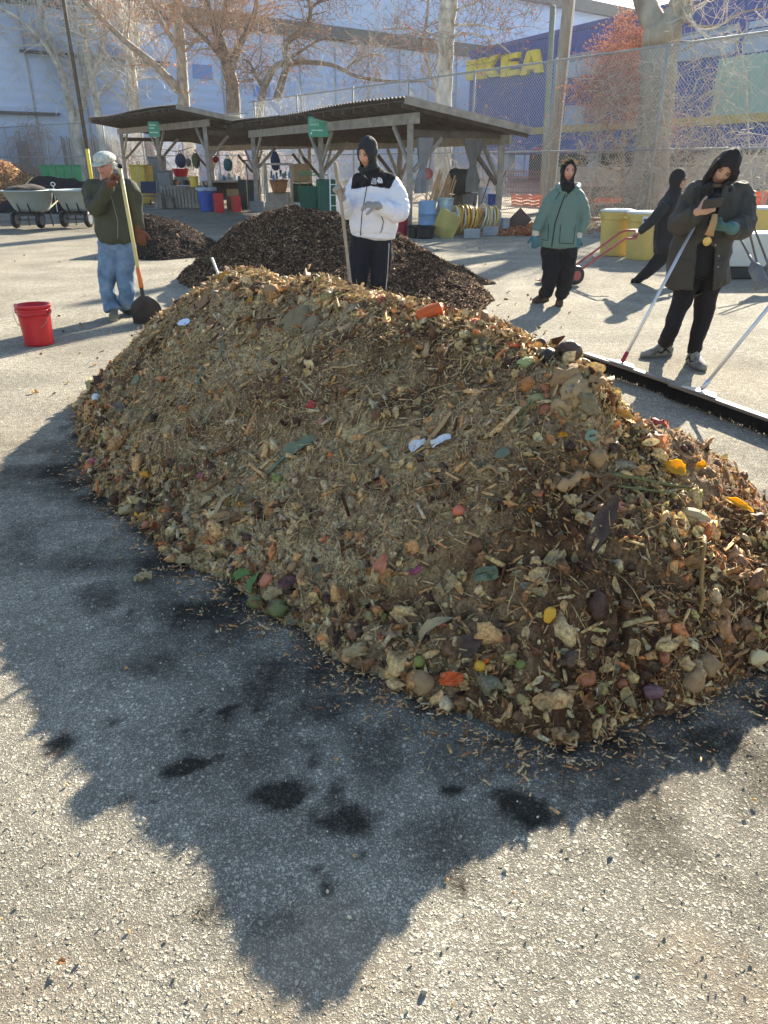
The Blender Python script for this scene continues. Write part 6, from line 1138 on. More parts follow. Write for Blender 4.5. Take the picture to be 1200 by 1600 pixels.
# ---- the old man with the shovel
Y = 8.62; J = lambda x, y, d=0.: P(x, y, Y+d)
fl, frt = G(178, 497), G(199, 490)
pr = person('old man in green jacket and pale flat cap resting a hand on a shovel', (fl, frt))
hf = Fm(J(164, 259, -.05), (-.30, -.95, -.08), (-.03, -.1, 1)); b = MB(); head(b, hf)
limb(b, [J(165, 282), J(166, 268, -.02)], [.062, .058]); limb(b, [J(172, 300), J(176, 340), J(183, 380)], [(.15, .10), (.15, .10), (.15, .10)], hint=(1, .1, 0))
H1w = J(176, 283, -.36); limb(b, [J(143, 296), J(149, 323, -.2), H1w], [.032, .032, .028]); limb(b, [J(205, 298), J(213, 332), J(218, 360)], [.032, .032, .028])
for hp, kn, an in ((J(172, 385), J(167, 437, -.03), Vector((fl.x, fl.y+.03, .10))), (J(196, 385), J(195, 432), Vector((frt.x, frt.y+.03, .10)))): limb(b, [hp, kn, an], [.055, .036, .03])
sculpt(b, 'body', [SKINP, EYE, LIPS, HAIRW], pr, .006, 2, matfn=facemat(hf, 1, lambda x, y, z: (z > -.03) & (y < .0)))
b = MB(); RR = Matrix((hf.x, hf.y, hf.z)).transposed(); rr = random.Random(1)
for s_ in (-1, 1):
    for i in range(26): p = hf.w(s_*.072, -.02+rr.uniform(-.05, .02), .01+rr.uniform(-.04, .03)); b.tube([p, p+hf.x*s_*rr.uniform(.01, .035)+Vector((0, 0, rr.uniform(-.03, .01)))], .005, 4)
b.build('hair', HAIRW, pr)
torso = [(184, 377), (182, 360), (177, 330), (171, 303), (168, 288), (166, 279)]
b = MB(); limb(b, [J(*t) for t in torso], [(.195, .15), (.215, .17), (.218, .17), (.212, .148), (.14, .115), (.085, .08)], hint=(1, .15, 0))
sa = [J(141, 299, .0), J(148, 325, -.2), J(171, 289, -.35)]; sb = [J(207, 301, 0), J(214, 333, .0), J(218, 358, -.02)]
limb(b, [J(160, 291), J(147, 294)]+sa, [.06, .082, .088, .078, .055]); limb(b, [J(178, 289), J(198, 293)]+sb, [.06, .082, .088, .074, .056])
jm = cloth('green_work_jacket', (.060, .063, .043), .8, 70); ob = sculpt(b, 'jacket', [jm], pr, .009, 3, disp=folds(.016, 8, 3))
frontline(ob, [(172, 300), (184, 345), (184, 372)], .004, mat('tan_zip', (.25, .22, .15), .6, .1, 5, 0), 'zip', pr); b = MB(); b.tube([J(184+20*math.cos(a)*1.5, 374+2*math.sin(a), -.155*math.sin(a)) for a in [i*math.pi/10 for i in range(21)]], .022, 8); 
b = MB(); limb(b, [J(172, 378), J(171, 392), J(167, 437, -.03), J(171, 470, -.02), Vector((fl.x-.01, fl.y+.03, .09))], [(.11, .12), (.112, .12), .088, .082, .088]); limb(b, [J(195, 378), J(196, 392), J(195, 433), J(197, 465), Vector((frt.x-.02, frt.y+.04, .09))], [(.11, .12), (.112, .12), .088, .080, .086]); limb(b, [J(171, 380), J(196, 380)], [.12, .12])
sculpt(b, 'jeans', [mat('blue_denim', (.10, .17, .28), .85, .25, 6, .4, 120, c2=(.17, .25, .36))], pr, .009, 3, disp=folds(.015, 9, 8))
shm = cloth('brown_shoe', (.06, .05, .04)); sol = cloth('pale_sole', (.30, .28, .22)); shoe('shoe', Vector((fl.x, fl.y+.03, .085)), (.25, -1), .26, cloth('tan_shoe', (.20, .17, .12)), sol, pr, 1.08); shoe('shoe', Vector((frt.x, frt.y+.03, .085)), (.75, -.7), .26, shm, shm, pr, 1.08)
cm_ = mat('pale_cap', (.40, .42, .38), .9, .22, 40, .3, 90, c2=(.50, .52, .47)); b = MB(); q = hf.w(0, -.012, .072); b.ball(q, (.108, .122, .062), 18, rot=RR); b.tube([hf.w(0, 0, .038), hf.w(0, -.002, .07)], [(.094, .112), (.100, .116)], 20, hint=hf.x)
vs = []; 
b.prism([(.095*math.cos(a), .05+.085*math.sin(a)) for a in [math.pi*i/10 for i in range(11)]], hf.w(0, .02, .036), hf.x, (hf.y-hf.z*.25), hf.z*.010)
sculpt(b, 'cap', [cm_], pr, .006, 2, disp=folds(.004, 18, 9))
b = MB()
for s_ in (-1, 1): b.tube([hf.w(s_*(.034+.02*math.cos(a)), .098, .006+.014*math.sin(a)) for a in [i*math.pi/5 for i in range(11)]], .0016, 4); b.tube([hf.w(s_*.054, .095, .01), hf.w(s_*.078, 0, .0)], .0016, 4)
b.build('glasses', BLK, pr)
GB = cloth('brown_leather', (.15, .055, .03), .6, 60, .4)
b = MB(); hd = (J(187, 268, -.36)-J(175, 284, -.36)); hand(b, J(173, 286, -.36), (.55, -.2, .75), (.75, -.2, -.6), -1, 1.15, (1.0, 1.05, 1.1, 1.1), .9, .006); limb(b, [J(168, 292, -.34), J(176, 282, -.37)], [.046, .044]); sculpt(b, 'glove', [GB], pr, .005, 2)
b = MB(); hand(b, J(218, 358, -.02), (.03, -.1, -1), (-.4, 1, 0), 1, 1.15, (.4, .45, .5, .5), .3, .008); limb(b, [J(218, 352, -.02), J(218, 363, -.02)], [.056, .050]); sculpt(b, 'glove', [GB], pr, .005, 2)
dshovel('broad rusty shovel with a yellow handle and orange tape beside the old man', P(187, 262, Y-.37), P(221.5, 452, 8.24), 0, mat('yellow_ash', (.56, .47, .22), .45, .12, 4, .05), M_RUST, hw=.019, wb=.165, hb=.36, sock=mat('orange_tape', (.62, .17, .06), .6, .2, 10, .1))
b = MB(); b.ball(P(187.5, 260, Y-.37), .026, 10); tag(b.build('handle_knob', BLK, smooth=True), 'dark rubber knob on the top end of the old man\'s shovel handle', 'knob')
# ---- the person in the white jacket
Y = 8.35; J = lambda x, y, d=0.: P(x, y, Y+d)
fl, frt = G(556, 510), G(592, 512)
pr = person('person in a white padded jacket with a black yoke, standing behind the heap', (fl, frt))
hf = Fm(J(573, 240, -.06), (-.50, -.85, -.30), (.05, -.22, 1)); b = MB(); head(b, hf)
limb(b, [J(580, 275), J(576, 258, -.02)], [.06, .056]); limb(b, [J(588, 300), J(586, 340), J(580, 385)], [(.15, .10), (.14, .10), (.15, .10)], hint=(.9, -.3, 0))
limb(b, [J(558, 296, .06), J(543, 327, -.02), J(533, 309, -.25)], [.032, .032, .026]); limb(b, [J(618, 300, -.05), J(625, 332, -.12), J(588, 321, -.36)], [.032, .032, .026])
for hp, kn, an in ((J(566, 385), J(560, 440, -.03), Vector((fl.x, fl.y, .10))), (J(594, 385), J(592, 442), Vector((frt.x, frt.y, .10)))): limb(b, [hp, kn, an], [.055, .036, .03])
sculpt(b, 'body', [SKIN, EYE, LIPS, HAIRD], pr, .0055, 2, matfn=facemat(hf, 1, lambda x, y, z: ((z > .062) & (y > -.2)) | (y < -.02) | ((np.abs(z+.085) < .03) & (np.abs(x) > .045))))
T = [(583, 369), (584, 352), (586, 322), (587, 297), (584, 280), (578, 267)]; lat = (.93, -.3, 0)
b = MB(); limb(b, [J(*t) for t in T], [(.235, .175), (.262, .20), (.255, .195), (.235, .165), (.165, .13), (.105, .10)], hint=lat)
sa = [J(554, 295, .06), J(544, 328, -.02), J(535, 310, -.22)]; sb = [J(616, 295, -.05), J(624, 332, -.14), J(590, 322, -.33)]
limb(b, [J(572, 277), J(560, 282, .05)]+sa, [.06, .085, .100, .092, .062]); limb(b, [J(592, 276), J(608, 282, -.03)]+sb, [.06, .085, .104, .104, .066])
segs = [(J(584, 369), J(588, 300), 0), (sa[0], sa[1], 0), (sa[1], sa[2], .24), (sb[0], sb[1], 0), (sb[1], sb[2], .26)]
zy = J(588, 290).z
def jmf(C_):
    d, T_, I = segdist(C_, segs); xs = (C_-np.array(J(588, 295)))@np.array(Vector(lat).normalized()); return np.where((C_[:, 2] > zy+.0-.03*np.abs(xs)/.2) & (xs > -.235) & (xs < .185+ (C_[:, 2]-zy)*.35), 1, 0)
ob = sculpt(b, 'jacket', [WHT, BLK], pr, .008, 2, disp=quilt(segs, .13, .015, .006, 5, 0), matfn=jmf)
frontline(ob, [(573, 277), (574, 287), (569, 315), (566, 330), (563, 368)], .005, BLK, 'zip', pr); frontline(ob, [(596, 338), (599, 346), (597, 358), (594, 364)], .0035, BLK, 'pocket_zip', pr)
frontline(ob, [(562, 262), (567, 272), (574, 279)], .003, mat('pale_piping', (.7, .7, .7), .6, .05, 5, 0), 'hood_piping', pr)
# chest mark, cast onto the black yoke
from mathutils.bvhtree import BVHTree
off = wloc(pr); bv = BVHTree.FromPolygons([v.co+off for v in ob.data.vertices], [tuple(p.vertices) for p in ob.data.polygons])
h = bv.ray_cast(Vector((0, 0, CAM_H)), Vector(ray(582, 282)).normalized()); nn = h[1]; nn = nn if nn.dot(Vector(ray(582, 282))) < 0 else -nn
exx = Vector((0, 0, 1)).cross(nn).normalized(); exx = exx if exx.x > 0 else -exx; eyy = nn.cross(exx); eyy = eyy if eyy.z > 0 else -eyy; LG = mat('logo_white', (.75, .75, .78), .5, .03, 5, 0); org = h[0]+nn*.018
lg = empty('lg', org); bpy.data.objects.remove(lg)
text('THE\nNORTH\nFACE', .026, org-eyy*.004, exx, eyy, LG, 'chest_lettering', pr, .002)
b = MB()
for r0, r1 in ((.016, .027), (.033, .044), (.050, .060)): b.prism([(r1*math.cos(a), r1*math.sin(a)) for a in [math.radians(90*i/8) for i in range(9)]]+[(r0*math.cos(a), r0*math.sin(a)) for a in [math.radians(90-90*i/8) for i in range(9)]], org+exx*.064-eyy*.038, exx, eyy, nn*.003)
b.build('chest_emblem', LG, pr)
# hood
b = MB(); R_h = Matrix((hf.x, hf.y, hf.z)).transposed(); b.ball(hf.w(0, -.018, .012), (.096, .122, .142), 22, rot=R_h); b.tube([hf.w(0, -.03, -.02), hf.w(0, -.025, -.09), J(579, 268), J(581, 275)], [(.088, .10), (.088, .095), (.10, .10), (.11, .10)], 20, hint=hf.x); b.tube([hf.w(0, .03, -.115), hf.w(.005, .02, -.15)], [(.06, .05), (.085, .07)], 14, hint=hf.x)
def fcut(f, w, z0, z1, y0=.02, cx=0): 
    def fn(C_): x, y, z = f.l(C_); return (y > y0) & (((x-cx)/w)**2+((z-(z0+z1)/2)/((z1-z0)/2))**2 < 1) & (y < .2)
    return fn
sculpt(b, 'hood', [cloth('hood_black', (.020, .024, .028), .8, 120)], pr, .007, 3, disp=folds(.005, 14, 4), cut=fcut(hf, .058, -.112, .068))
GG = cloth('grey_knit_glove', (.30, .29, .28), .9, 200, .5)
b = MB(); hand(b, J(588, 321, -.38), (-1, -.18, .12), (-.2, .5, -.85), 1, 1.12, (.55, .75, .95, 1.05), .35, .003); limb(b, [J(594, 323, -.34), J(586, 320, -.38)], [.040, .036]); sculpt(b, 'glove', [GG], pr, .0045, 2)
b = MB(); hand(b, J(534, 306, -.28), (-.45, -.35, .8), (-.1, -.95, -.2), 1, 1.12, (1.0, 1.05, 1.1, 1.1), .6, .003); limb(b, [J(535, 311, -.25), J(532, 303, -.29)], [.040, .036]); sculpt(b, 'glove', [GG], pr, .0045, 2)
b = MB(); limb(b, [J(566, 372), J(565, 392), J(560, 440, -.03), J(558, 480, -.02), Vector((fl.x, fl.y+.03, .09))], [(.115, .12), (.115, .12), .086, .078, .078]); limb(b, [J(594, 372), J(596, 392), J(592, 442), J(591, 480), Vector((frt.x, frt.y+.03, .09))], [(.115, .12), (.115, .12), .086, .078, .078]); limb(b, [J(566, 374), J(595, 374)], [.125, .125])
sculpt(b, 'trousers', [cloth('navy_black_trousers', (.010, .012, .020))], pr, .009, 3, disp=folds(.012, 9, 12))
frontline(bpy.data.objects[pr.children[-1].name] if False else [o for o in col.objects if o.parent == pr and o.name.startswith('trousers')][0], [(608, 380), (606, 420), (603, 452)], .003, mat('pale_piping', (0, 0, 0)), 'side_stripe', pr)
shoe('shoe', Vector((fl.x, fl.y+.03, .085)), (-.3, -1), .27, BLK, BLK, pr, 1.1); shoe('shoe', Vector((frt.x, frt.y+.03, .085)), (.1, -1), .27, BLK, BLK, pr, 1.1)
b = MB(); top = P(523.5, 254, Y-.34); mid_ = P(531, 302, Y-.34); low = P(549, 458, Y-.40); bot = low+(low-mid_)*.34; b.tube(cr_([top, P(527, 280, Y-.34), mid_, P(541, 385, Y-.37), low, bot], 4), [.019]*5+[.017]*16, 10)
tag(b.build('tool_handle', mat('worn_grey_handle', (.30, .25, .20), .7, .25, 5, .3, 40), smooth=True), 'long worn wooden tool handle held upright by the person in the white jacket', 'tool')
# ---- the woman in the green coat
Y = 9.35; J = lambda x, y, d=0.: P(x, y, Y+d)
fl, frt = G(850, 472), G(875, 476)
pr = person('woman in a sea green padded coat and teal gloves standing in the open yard', (fl, frt))
hf = Fm(J(888.5, 267, -.04), (-.03, -1, -.05), (.02, -.05, 1)); b = MB(); head(b, hf, .93)
limb(b, [J(887, 292), J(888, 279, -.02)], [.052, .05]); limb(b, [J(883, 305), J(880, 345), J(874, 390)], [(.13, .09), (.12, .09), (.15, .10)], hint=(1, 0, 0))
limb(b, [J(862, 308), J(846, 340), J(837, 364, -.03)], [.028, .028, .024]); limb(b, [J(905, 308), J(913, 341), J(905, 367, -.03)], [.028, .028, .024])
for hp, kn, an in ((J(864, 392), J(860, 428, -.02), Vector((fl.x, fl.y+.05, .10))), (J(885, 392), J(883, 430), Vector((frt.x, frt.y+.05, .10)))): limb(b, [hp, kn, an], [.055, .036, .03])
sculpt(b, 'body', [SKINP, EYE, LIPS], pr, .0055, 2, matfn=facemat(hf, .93))
b = MB(); limb(b, [J(873, 385), J(875, 368), J(879, 340), J(883, 316), J(886, 301), J(888, 292)], [(.225, .17), (.225, .17), (.195, .15), (.20, .135), (.135, .11), (.085, .08)], hint=(1, .05, 0))
sa = [J(861, 312), J(847, 340), J(838, 360, -.03)]; sb = [J(906, 312), J(913, 341), J(906, 364, -.03)]
limb(b, [J(880, 299), J(868, 303)]+sa, [.05, .072, .082, .072, .058]); limb(b, [J(893, 299), J(901, 303)]+sb, [.05, .072, .082, .072, .058]); segs = [(J(873, 385), J(885, 305), 0), (sa[0], sa[1], 0), (sa[1], sa[2], .25), (sb[0], sb[1], 0), (sb[1], sb[2], .25)]
gm = cloth('sea_green_nylon', (.115, .185, .165), .6, 60, .15, .06); ob = sculpt(b, 'coat', [gm], pr, .008, 2, disp=lambda V, N_: np.where(segdist(V, segs)[2] > 0, quilt(segs, .085, .010, .004, 7)(V, N_), quilt([segs[0]], .22, .004, .004, 8, 0)(V, N_)))
BL = mat('black_trim', (.01, .01, .012), .6, .1, 5, 0)
frontline(ob, [(884, 302), (877, 320), (867, 350), (862, 385)], .007, BL, 'zip', pr); frontline(ob, [(857, 350), (856, 376), (846, 374)], .004, BL, 'pocket_edge', pr); frontline(ob, [(876, 352), (874, 380), (896, 381), (899, 352)], .004, BL, 'pocket_edge', pr)
frontline(ob, [(876, 299), (868, 311)], .004, BL, 'drawstring', pr); frontline(ob, [(891, 298), (884, 309)], .004, BL, 'drawstring', pr)
b = MB()
for s_ in (-1, 1): b.tube([J(888+s_*4, 303, -.10), J(888+s_*13, 295, -.06), J(888+s_*16, 291, .06), J(888, 290, .13)], [.03, .036, .04, .05], 10)
sculpt(b, 'hood_collar', [gm], pr, .008, 3)
R_h = Matrix((hf.x, hf.y, hf.z)).transposed(); b = MB(); b.ball(hf.w(0, -.012, .004), (.084, .106, .124), 22, rot=R_h); b.tube([hf.w(0, -.02, -.03), hf.w(0, -.005, -.09), J(887, 290, -.05), J(885, 300, -.09)], [(.078, .085), (.076, .085), (.088, .085), (.06, .055)], 18, hint=hf.x)
sculpt(b, 'black_hood', [BLK2], pr, .006, 3, disp=folds(.006, 16, 14), cut=fcut(hf, .055, -.100, .075, .01))
b = MB(); rr = random.Random(5)
for i in range(60): a = rr.uniform(-1.5, 1.5); p = hf.w(.075*math.sin(a), rr.uniform(-.03, .05), .10*math.cos(a*.7)+.01); b.tube([p, p+hf.x*rr.uniform(-.03, .04)+Vector((0, 0, rr.uniform(.0, .03))), p+hf.x*rr.uniform(-.06, .06)+Vector((0, 0, rr.uniform(-.01, .022)))], .002, 4)
b.build('hair', HAIRB, pr)
TG = mat('teal_rubber', (.03, .13, .17), .5, .15, 20, .1, 80)
for w_, sd, pn in ((J(837, 366, -.04), 1, (.4, .9, 0)), (J(904, 369, -.05), -1, (-.4, .9, 0))):
    b = MB(); hand(b, w_, (.02 if sd > 0 else -.1, -.06, -1), pn, -sd, 1.08, (.35, .4, .45, .5), .2, .005); sculpt(b, 'glove', [TG], pr, .005, 2); b = MB(); limb(b, [w_+Vector((0, 0, .035)), w_-Vector((0, 0, .012))], [.043, .040]); b.build('glove_cuff', cloth('cream_cuff', (.5, .49, .44)), pr, smooth=True)
b = MB(); limb(b, [J(863, 382), J(863, 396), J(860, 430, -.03), J(855, 455, -.02), Vector((fl.x, fl.y+.05, .12))], [(.12, .12), (.12, .12), .095, .075, .060]); limb(b, [J(885, 382), J(886, 396), J(884, 430), J(879, 456), Vector((frt.x, frt.y+.05, .12))], [(.12, .12), (.12, .12), .095, .075, .060]); limb(b, [J(863, 384), J(886, 384)], [.13, .13])
sculpt(b, 'trousers', [BLK], pr, .009, 3, disp=folds(.014, 9, 15)); BR = cloth('brown_boot', (.10, .06, .045)); shoe('boot', Vector((fl.x, fl.y+.03, .085)), (-.75, -.65), .26, BR, cloth('dark_sole', (.04, .035, .03)), pr, 1.05); shoe('boot', Vector((frt.x, frt.y+.03, .085)), (-.25, -1), .26, BR, cloth('dark_sole', (0, 0, 0)), pr, 1.05)
# ---- the man with the phone
Y = 6.42; J = lambda x, y, d=0.: P(x, y, Y+d)
fl, frt = G(1038, 556), G(1084, 570)
pr = person('man in an open dark grey coat and black hood looking down at his phone', (fl, frt))
hf = Fm(J(1132, 264, -.10), (-.42, -.80, -.42), (.42, -.34, 1)); b = MB(); head(b, hf, 1.0)
limb(b, [J(1118, 300), J(1124, 284, -.05)], [.06, .056]); limb(b, [J(1118, 315), J(1108, 370), J(1094, 425)], [(.165, .11), (.16, .11), (.16, .11)], hint=(1, 0, 0))
HW = J(1090, 331, -.36); limb(b, [J(1086, 302), J(1062, 347, -.1), HW], [.032, .032, .026]); limb(b, [J(1155, 304), J(1161, 350, -.12), J(1143, 356, -.36)], [.032, .032, .026])
hand(b, HW, (.85, -.25, .35), (.15, .8, -.1), 1, 1.05, (.25, .3, .4, .5), .5, 0)
for hp, kn, an in ((J(1076, 425), J(1060, 482, -.05), Vector((fl.x, fl.y+.04, .10))), (J(1108, 425), J(1098, 486), Vector((frt.x, frt.y+.04, .10)))): limb(b, [hp, kn, an], [.055, .036, .03])
sculpt(b, 'body', [SKIN2, EYE, LIPS, HAIRD, BLK], pr, .0055, 2, matfn=lambda C_: np.where((C_[:, 2] < J(1118, 300).z) & (C_[:, 2] > .5) & (np.abs(C_[:, 0]-J(1108, 350).x) < .2) & (C_[:, 1] > Y-.2), 4, facemat(hf, 1.0)(C_)))
b = MB(); limb(b, [J(1092, 428), J(1096, 400), J(1104, 360), J(1116, 322), J(1122, 303), J(1126, 290)], [(.205, .15), (.215, .155), (.215, .155), (.22, .15), (.165, .12), (.09, .09)], hint=(1, .12, 0)); sculpt(b, 'black_sweater', [BLK], pr, .009, 3, disp=folds(.006, 9, 17))
b = MB(); limb(b, [J(1088, 443), J(1092, 405), J(1102, 362), J(1115, 324), J(1122, 303), J(1127, 289)], [(.265, .20), (.255, .195), (.245, .185), (.25, .17), (.20, .145), (.12, .11)], hint=(1, .12, 0))
sa = [J(1084, 306, 0), J(1062, 349, -.1), J(1086, 335, -.33)]; sb = [J(1157, 308, 0), J(1162, 352, -.14), J(1146, 357, -.33)]
limb(b, [J(1112, 297), J(1096, 299)]+sa, [.06, .085, .095, .085, .058]); limb(b, [J(1134, 296), J(1148, 301)]+sb, [.06, .082, .092, .088, .060]); ax0 = np.array(J(1098, 380)); g = lambda y: None
def ccut(C_):
    # the coat hangs open: remove a strip down its front
    u = (CAM_H-C_[:, 2]); k = C_[:, 1] < Y-.06; r = [C_[:, 0], C_[:, 1], C_[:, 2]-CAM_H]
    zc = r[1]*FW[1]+r[2]*FW[2]; px = 600+F*r[0]/zc; py = 800-F*(r[1]*UP[1]+r[2]*UP[2])/zc; d, T_, I = segdist(C_, [(J(1088, 443), J(1122, 303), 0), (sa[0], sa[1], 0), (sa[1], sa[2], 0), (sb[0], sb[1], 0), (sb[1], sb[2], 0)])
    a0 = np.interp(py, [280, 320, 440, 460], [1108, 1096, 1084, 1082]); a1 = np.interp(py, [280, 320, 380, 455], [1130, 1124, 1120, 1114]); return k & (I == 0) & (px > a0) & (px < a1) & (py > 285)
cg = cloth('charcoal_coat', (.050, .047, .041), .8, 80, .25, .08); ob = sculpt(b, 'coat', [cg], pr, .008, 2, disp=folds(.017, 8, 21), cut=ccut); sm = ob.modifiers.new('s', 'SOLIDIFY'); sm.thickness = .012; sm.offset = -1
frontline(ob, [(1085, 320), (1076, 350)], .003, BL, 'seam', pr); frontline(ob, [(1050, 402), (1083, 408)], .003, BL, 'pocket_edge', pr); frontline(ob, [(1122, 408), (1138, 405)], .003, BL, 'pocket_edge', pr)
b = MB()
for x, y in ((1118, 383), (1122, 417), (1123, 400)): d = Vector(ray(x, y)).normalized(); bvh = BVHTree.FromPolygons([v.co+wloc(pr) for v in ob.data.vertices], [tuple(p.vertices) for p in ob.data.polygons]); h = bvh.ray_cast(Vector((0, 0, CAM_H)), d); (b.ball(h[0]-d*.003, .008, 8) if h[0] is not None else None); 
for i_ in range(1): b.build('snap', M_GALV, pr)
R_h = Matrix((hf.x, hf.y, hf.z)).transposed(); b = MB(); b.ball(hf.w(0, -.02, .012), (.094, .125, .145), 22, rot=R_h); b.tube([hf.w(0, -.03, -.03), hf.w(0, -.03, -.10), J(1120, 297, -.02), J(1117, 308, -.03)], [(.088, .10), (.09, .09), (.13, .11), (.16, .12)], 20, hint=hf.x)
for s_, pts in ((-1, [hf.w(-.085, .03, .04), hf.w(-.092, .035, -.04), J(1104, 292, -.19), J(1100, 318, -.22), J(1102, 335, -.22)]), (1, [hf.w(.075, .05, .06), hf.w(.078, .06, -.05), hf.w(.05, .07, -.13), J(1120, 306, -.2), J(1112, 318, -.22)])): b.tube(cr_(pts, 4), [(.05, .022)]*17, 10)
sculpt(b, 'scarf_hood', [BLK2], pr, .007, 3, disp=folds(.008, 13, 22), cut=fcut(hf, .054, -.108, .070, .0, -.002))
b = MB(); hand(b, J(1142, 356, -.37), (-1, -.15, .12), (-.15, .4, .85), 1, 1.12, (.5, .55, .6, .7), .3, .006); limb(b, [J(1146, 357, -.34), J(1140, 355, -.38)], [.050, .046]); sculpt(b, 'glove', [mat('teal_work_glove', (.05, .13, .13), .7, .3, 14, .3, 80)], pr, .005, 2)
b = MB(); limb(b, [J(1076, 412), J(1075, 432), J(1060, 484, -.05), J(1045, 525, -.02), Vector((fl.x, fl.y+.04, .12))], [(.105, .11), (.105, .11), .072, .058, .052]); limb(b, [J(1108, 412), J(1109, 432), J(1100, 488), J(1090, 530), Vector((frt.x, frt.y+.04, .12))], [(.105, .11), (.105, .11), .074, .058, .052]); limb(b, [J(1076, 418), J(1108, 418)], [.12, .12])
sculpt(b, 'trousers', [BLK], pr, .008, 3, disp=folds(.011, 9, 25)); GS = mat('grey_trainer', (.20, .19, .165), .75, .75, 26, .3, 80); ls = mat('pale_lace', (.42, .42, .38), .7, .1, 20, 0)
shoe('shoe', Vector((fl.x, fl.y+.03, .085)), (-.95, -.35), .28, GS, cloth('grey_sole', (.14, .13, .11)), pr, 1.12, laces=ls); shoe('shoe', Vector((frt.x, frt.y+.03, .085)), (.02, -1), .28, GS, cloth('grey_sole', (0, 0, 0)), pr, 1.12, laces=ls)
e1 = Vector((1, -.15, .12)).normalized(); e2 = Vector((.0, -.45, 1)).normalized(); q = J(1113, 318, -.42); b = MB(); b.box(q, (.135, .010, .072), rot=Matrix((e1, e1.cross(e2)*-1, e2)).transposed()); ph = b.build('phone', mat('black_glass', (.012, .012, .014), .15, .1, 5, 0, spec=.7), bevel=.003); tag(ph, 'black phone held in the bare hand of the man in the grey coat', 'phone')
q = J(1113, 345, -.45); r = empty('keepsake', q, 'tan leather glove with a round gold medallion hanging below the teal glove', 'medallion'); b = MB(); b.tube([J(1117, 335, -.44), J(1115, 348, -.45), J(1110, 362, -.45), J(1108, 368, -.45)], [(.020, .012), (.026, .014), (.030, .015), (.036, .012)], 10, hint=(1, 0, 0)); b.build('tan_leather', cloth('tan_leather', (.34, .21, .09), .6, 60, .3), r, smooth=True)
b = MB(); b.lathe([(.030, -.004), (.033, 0), (.030, .004), (.022, .003)], J(1105, 377, -.46), 22, rot=Matrix.Rotation(math.pi/2, 3, 'X')); b.build('medallion', mat('brass_gold', (.60, .42, .12), .35, .3, 60, .5, 150, metal=.8), r, smooth=True)
# ---- the figure hauling the hand truck
Y = 11.25; J = lambda x, y, d=0.: P(x, y, Y+d)
fl, frt = G(985, 452), G(1098, 450)
pr = person('figure in black with sunglasses striding along while pulling the hand truck', (fl, frt))
hf = Fm(J(1060, 281, -.02), (.80, -.58, -.02), (.05, -.02, 1)); b = MB(); head(b, hf)
limb(b, [J(1054, 303), J(1058, 290)], [.055, .052]); limb(b, [J(1048, 318), J(1045, 350), J(1044, 390)], [(.13, .10), (.12, .10), (.14, .10)], hint=(.5, -.85, 0))
limb(b, [J(1037, 318, -.15), J(1020, 342, -.2), J(997, 364, -.1)], [.045, .038, .026]); hand(b, J(998, 363, -.1), (-.85, -.1, -.5), (.1, -.6, -.7), 1, 1.05, (.8, .9, 1., 1.), .5, 0); limb(b, [J(1058, 318, .15), J(1068, 350, .1), J(1080, 372, 0)], [.045, .038, .026]); hand(b, J(1080, 372, 0), (.4, -.1, -.8), (-1, 0, -.3), 1, 1.05, (.4, .4, .4, .4), .4, 0)
A1 = P(990, 443, 11.3); A2 = Vector((frt.x, frt.y, .10)); limb(b, [J(1038, 390), J(1018, 418), A1], [.055, .036, .03]); limb(b, [J(1052, 390), J(1082, 420, -.05), A2], [.055, .036, .03])
sculpt(b, 'body', [SKINP, EYE, LIPS], pr, .0065, 2, matfn=facemat(hf))
b = MB(); limb(b, [J(1041, 393), J(1041, 375), J(1044, 345), J(1048, 322), J(1052, 308), J(1056, 299)], [(.19, .155), (.185, .15), (.18, .145), (.20, .14), (.14, .11), (.08, .08)], hint=(.55, -.83, 0)); limb(b, [J(1038, 322, -.15), J(1021, 342, -.2), J(1000, 361, -.1)], [.078, .062, .046]); limb(b, [J(1057, 322, .15), J(1068, 350, .1), J(1079, 369, .02)], [.078, .062, .046])
sculpt(b, 'jacket', [cloth('black_shell', (.014, .015, .020), .6, 50, .2)], pr, .009, 3, disp=folds(.014, 8, 31))
b = MB(); limb(b, [J(1040, 385), J(1036, 398), J(1016, 421), A1+Vector((.03, 0, .03))], [.115, .112, .085, .058]); limb(b, [J(1050, 385), J(1054, 398), J(1082, 422, -.05), A2], [.115, .112, .085, .06]); sculpt(b, 'trousers', [BLK], pr, .009, 3, disp=folds(.009, 9, 33))
R_h = Matrix((hf.x, hf.y, hf.z)).transposed(); b = MB(); b.ball(hf.w(0, -.015, .012), (.090, .112, .132), 20, rot=R_h); b.tube([hf.w(0, -.02, -.04), hf.w(0, -.02, -.11), J(1053, 303)], [(.078, .085), (.078, .085), (.11, .10)], 16, hint=hf.x); sculpt(b, 'hood', [BLK2], pr, .008, 3, cut=fcut(hf, .055, -.11, .045, .01))
b = MB()
for s_ in (-1, 1): b.ball(hf.w(s_*.031, .096, .008), (.025, .010, .017), 10, rot=R_h)
b.tube([hf.w(-.07, .06, .01), hf.w(-.02, .1, .012), hf.w(.02, .1, .012), hf.w(.07, .06, .01)], .003, 5); b.build('sunglasses', mat('black_glass', (0, 0, 0)), pr, smooth=True)
shoe('shoe', A1, (-.15, -.5), .27, BLK, BLK, pr, 1.08, pitch=-.95); shoe('shoe', A2+Vector((0, 0, -.015)), (.9, -.3), .27, BLK, BLK, pr, 1.08)
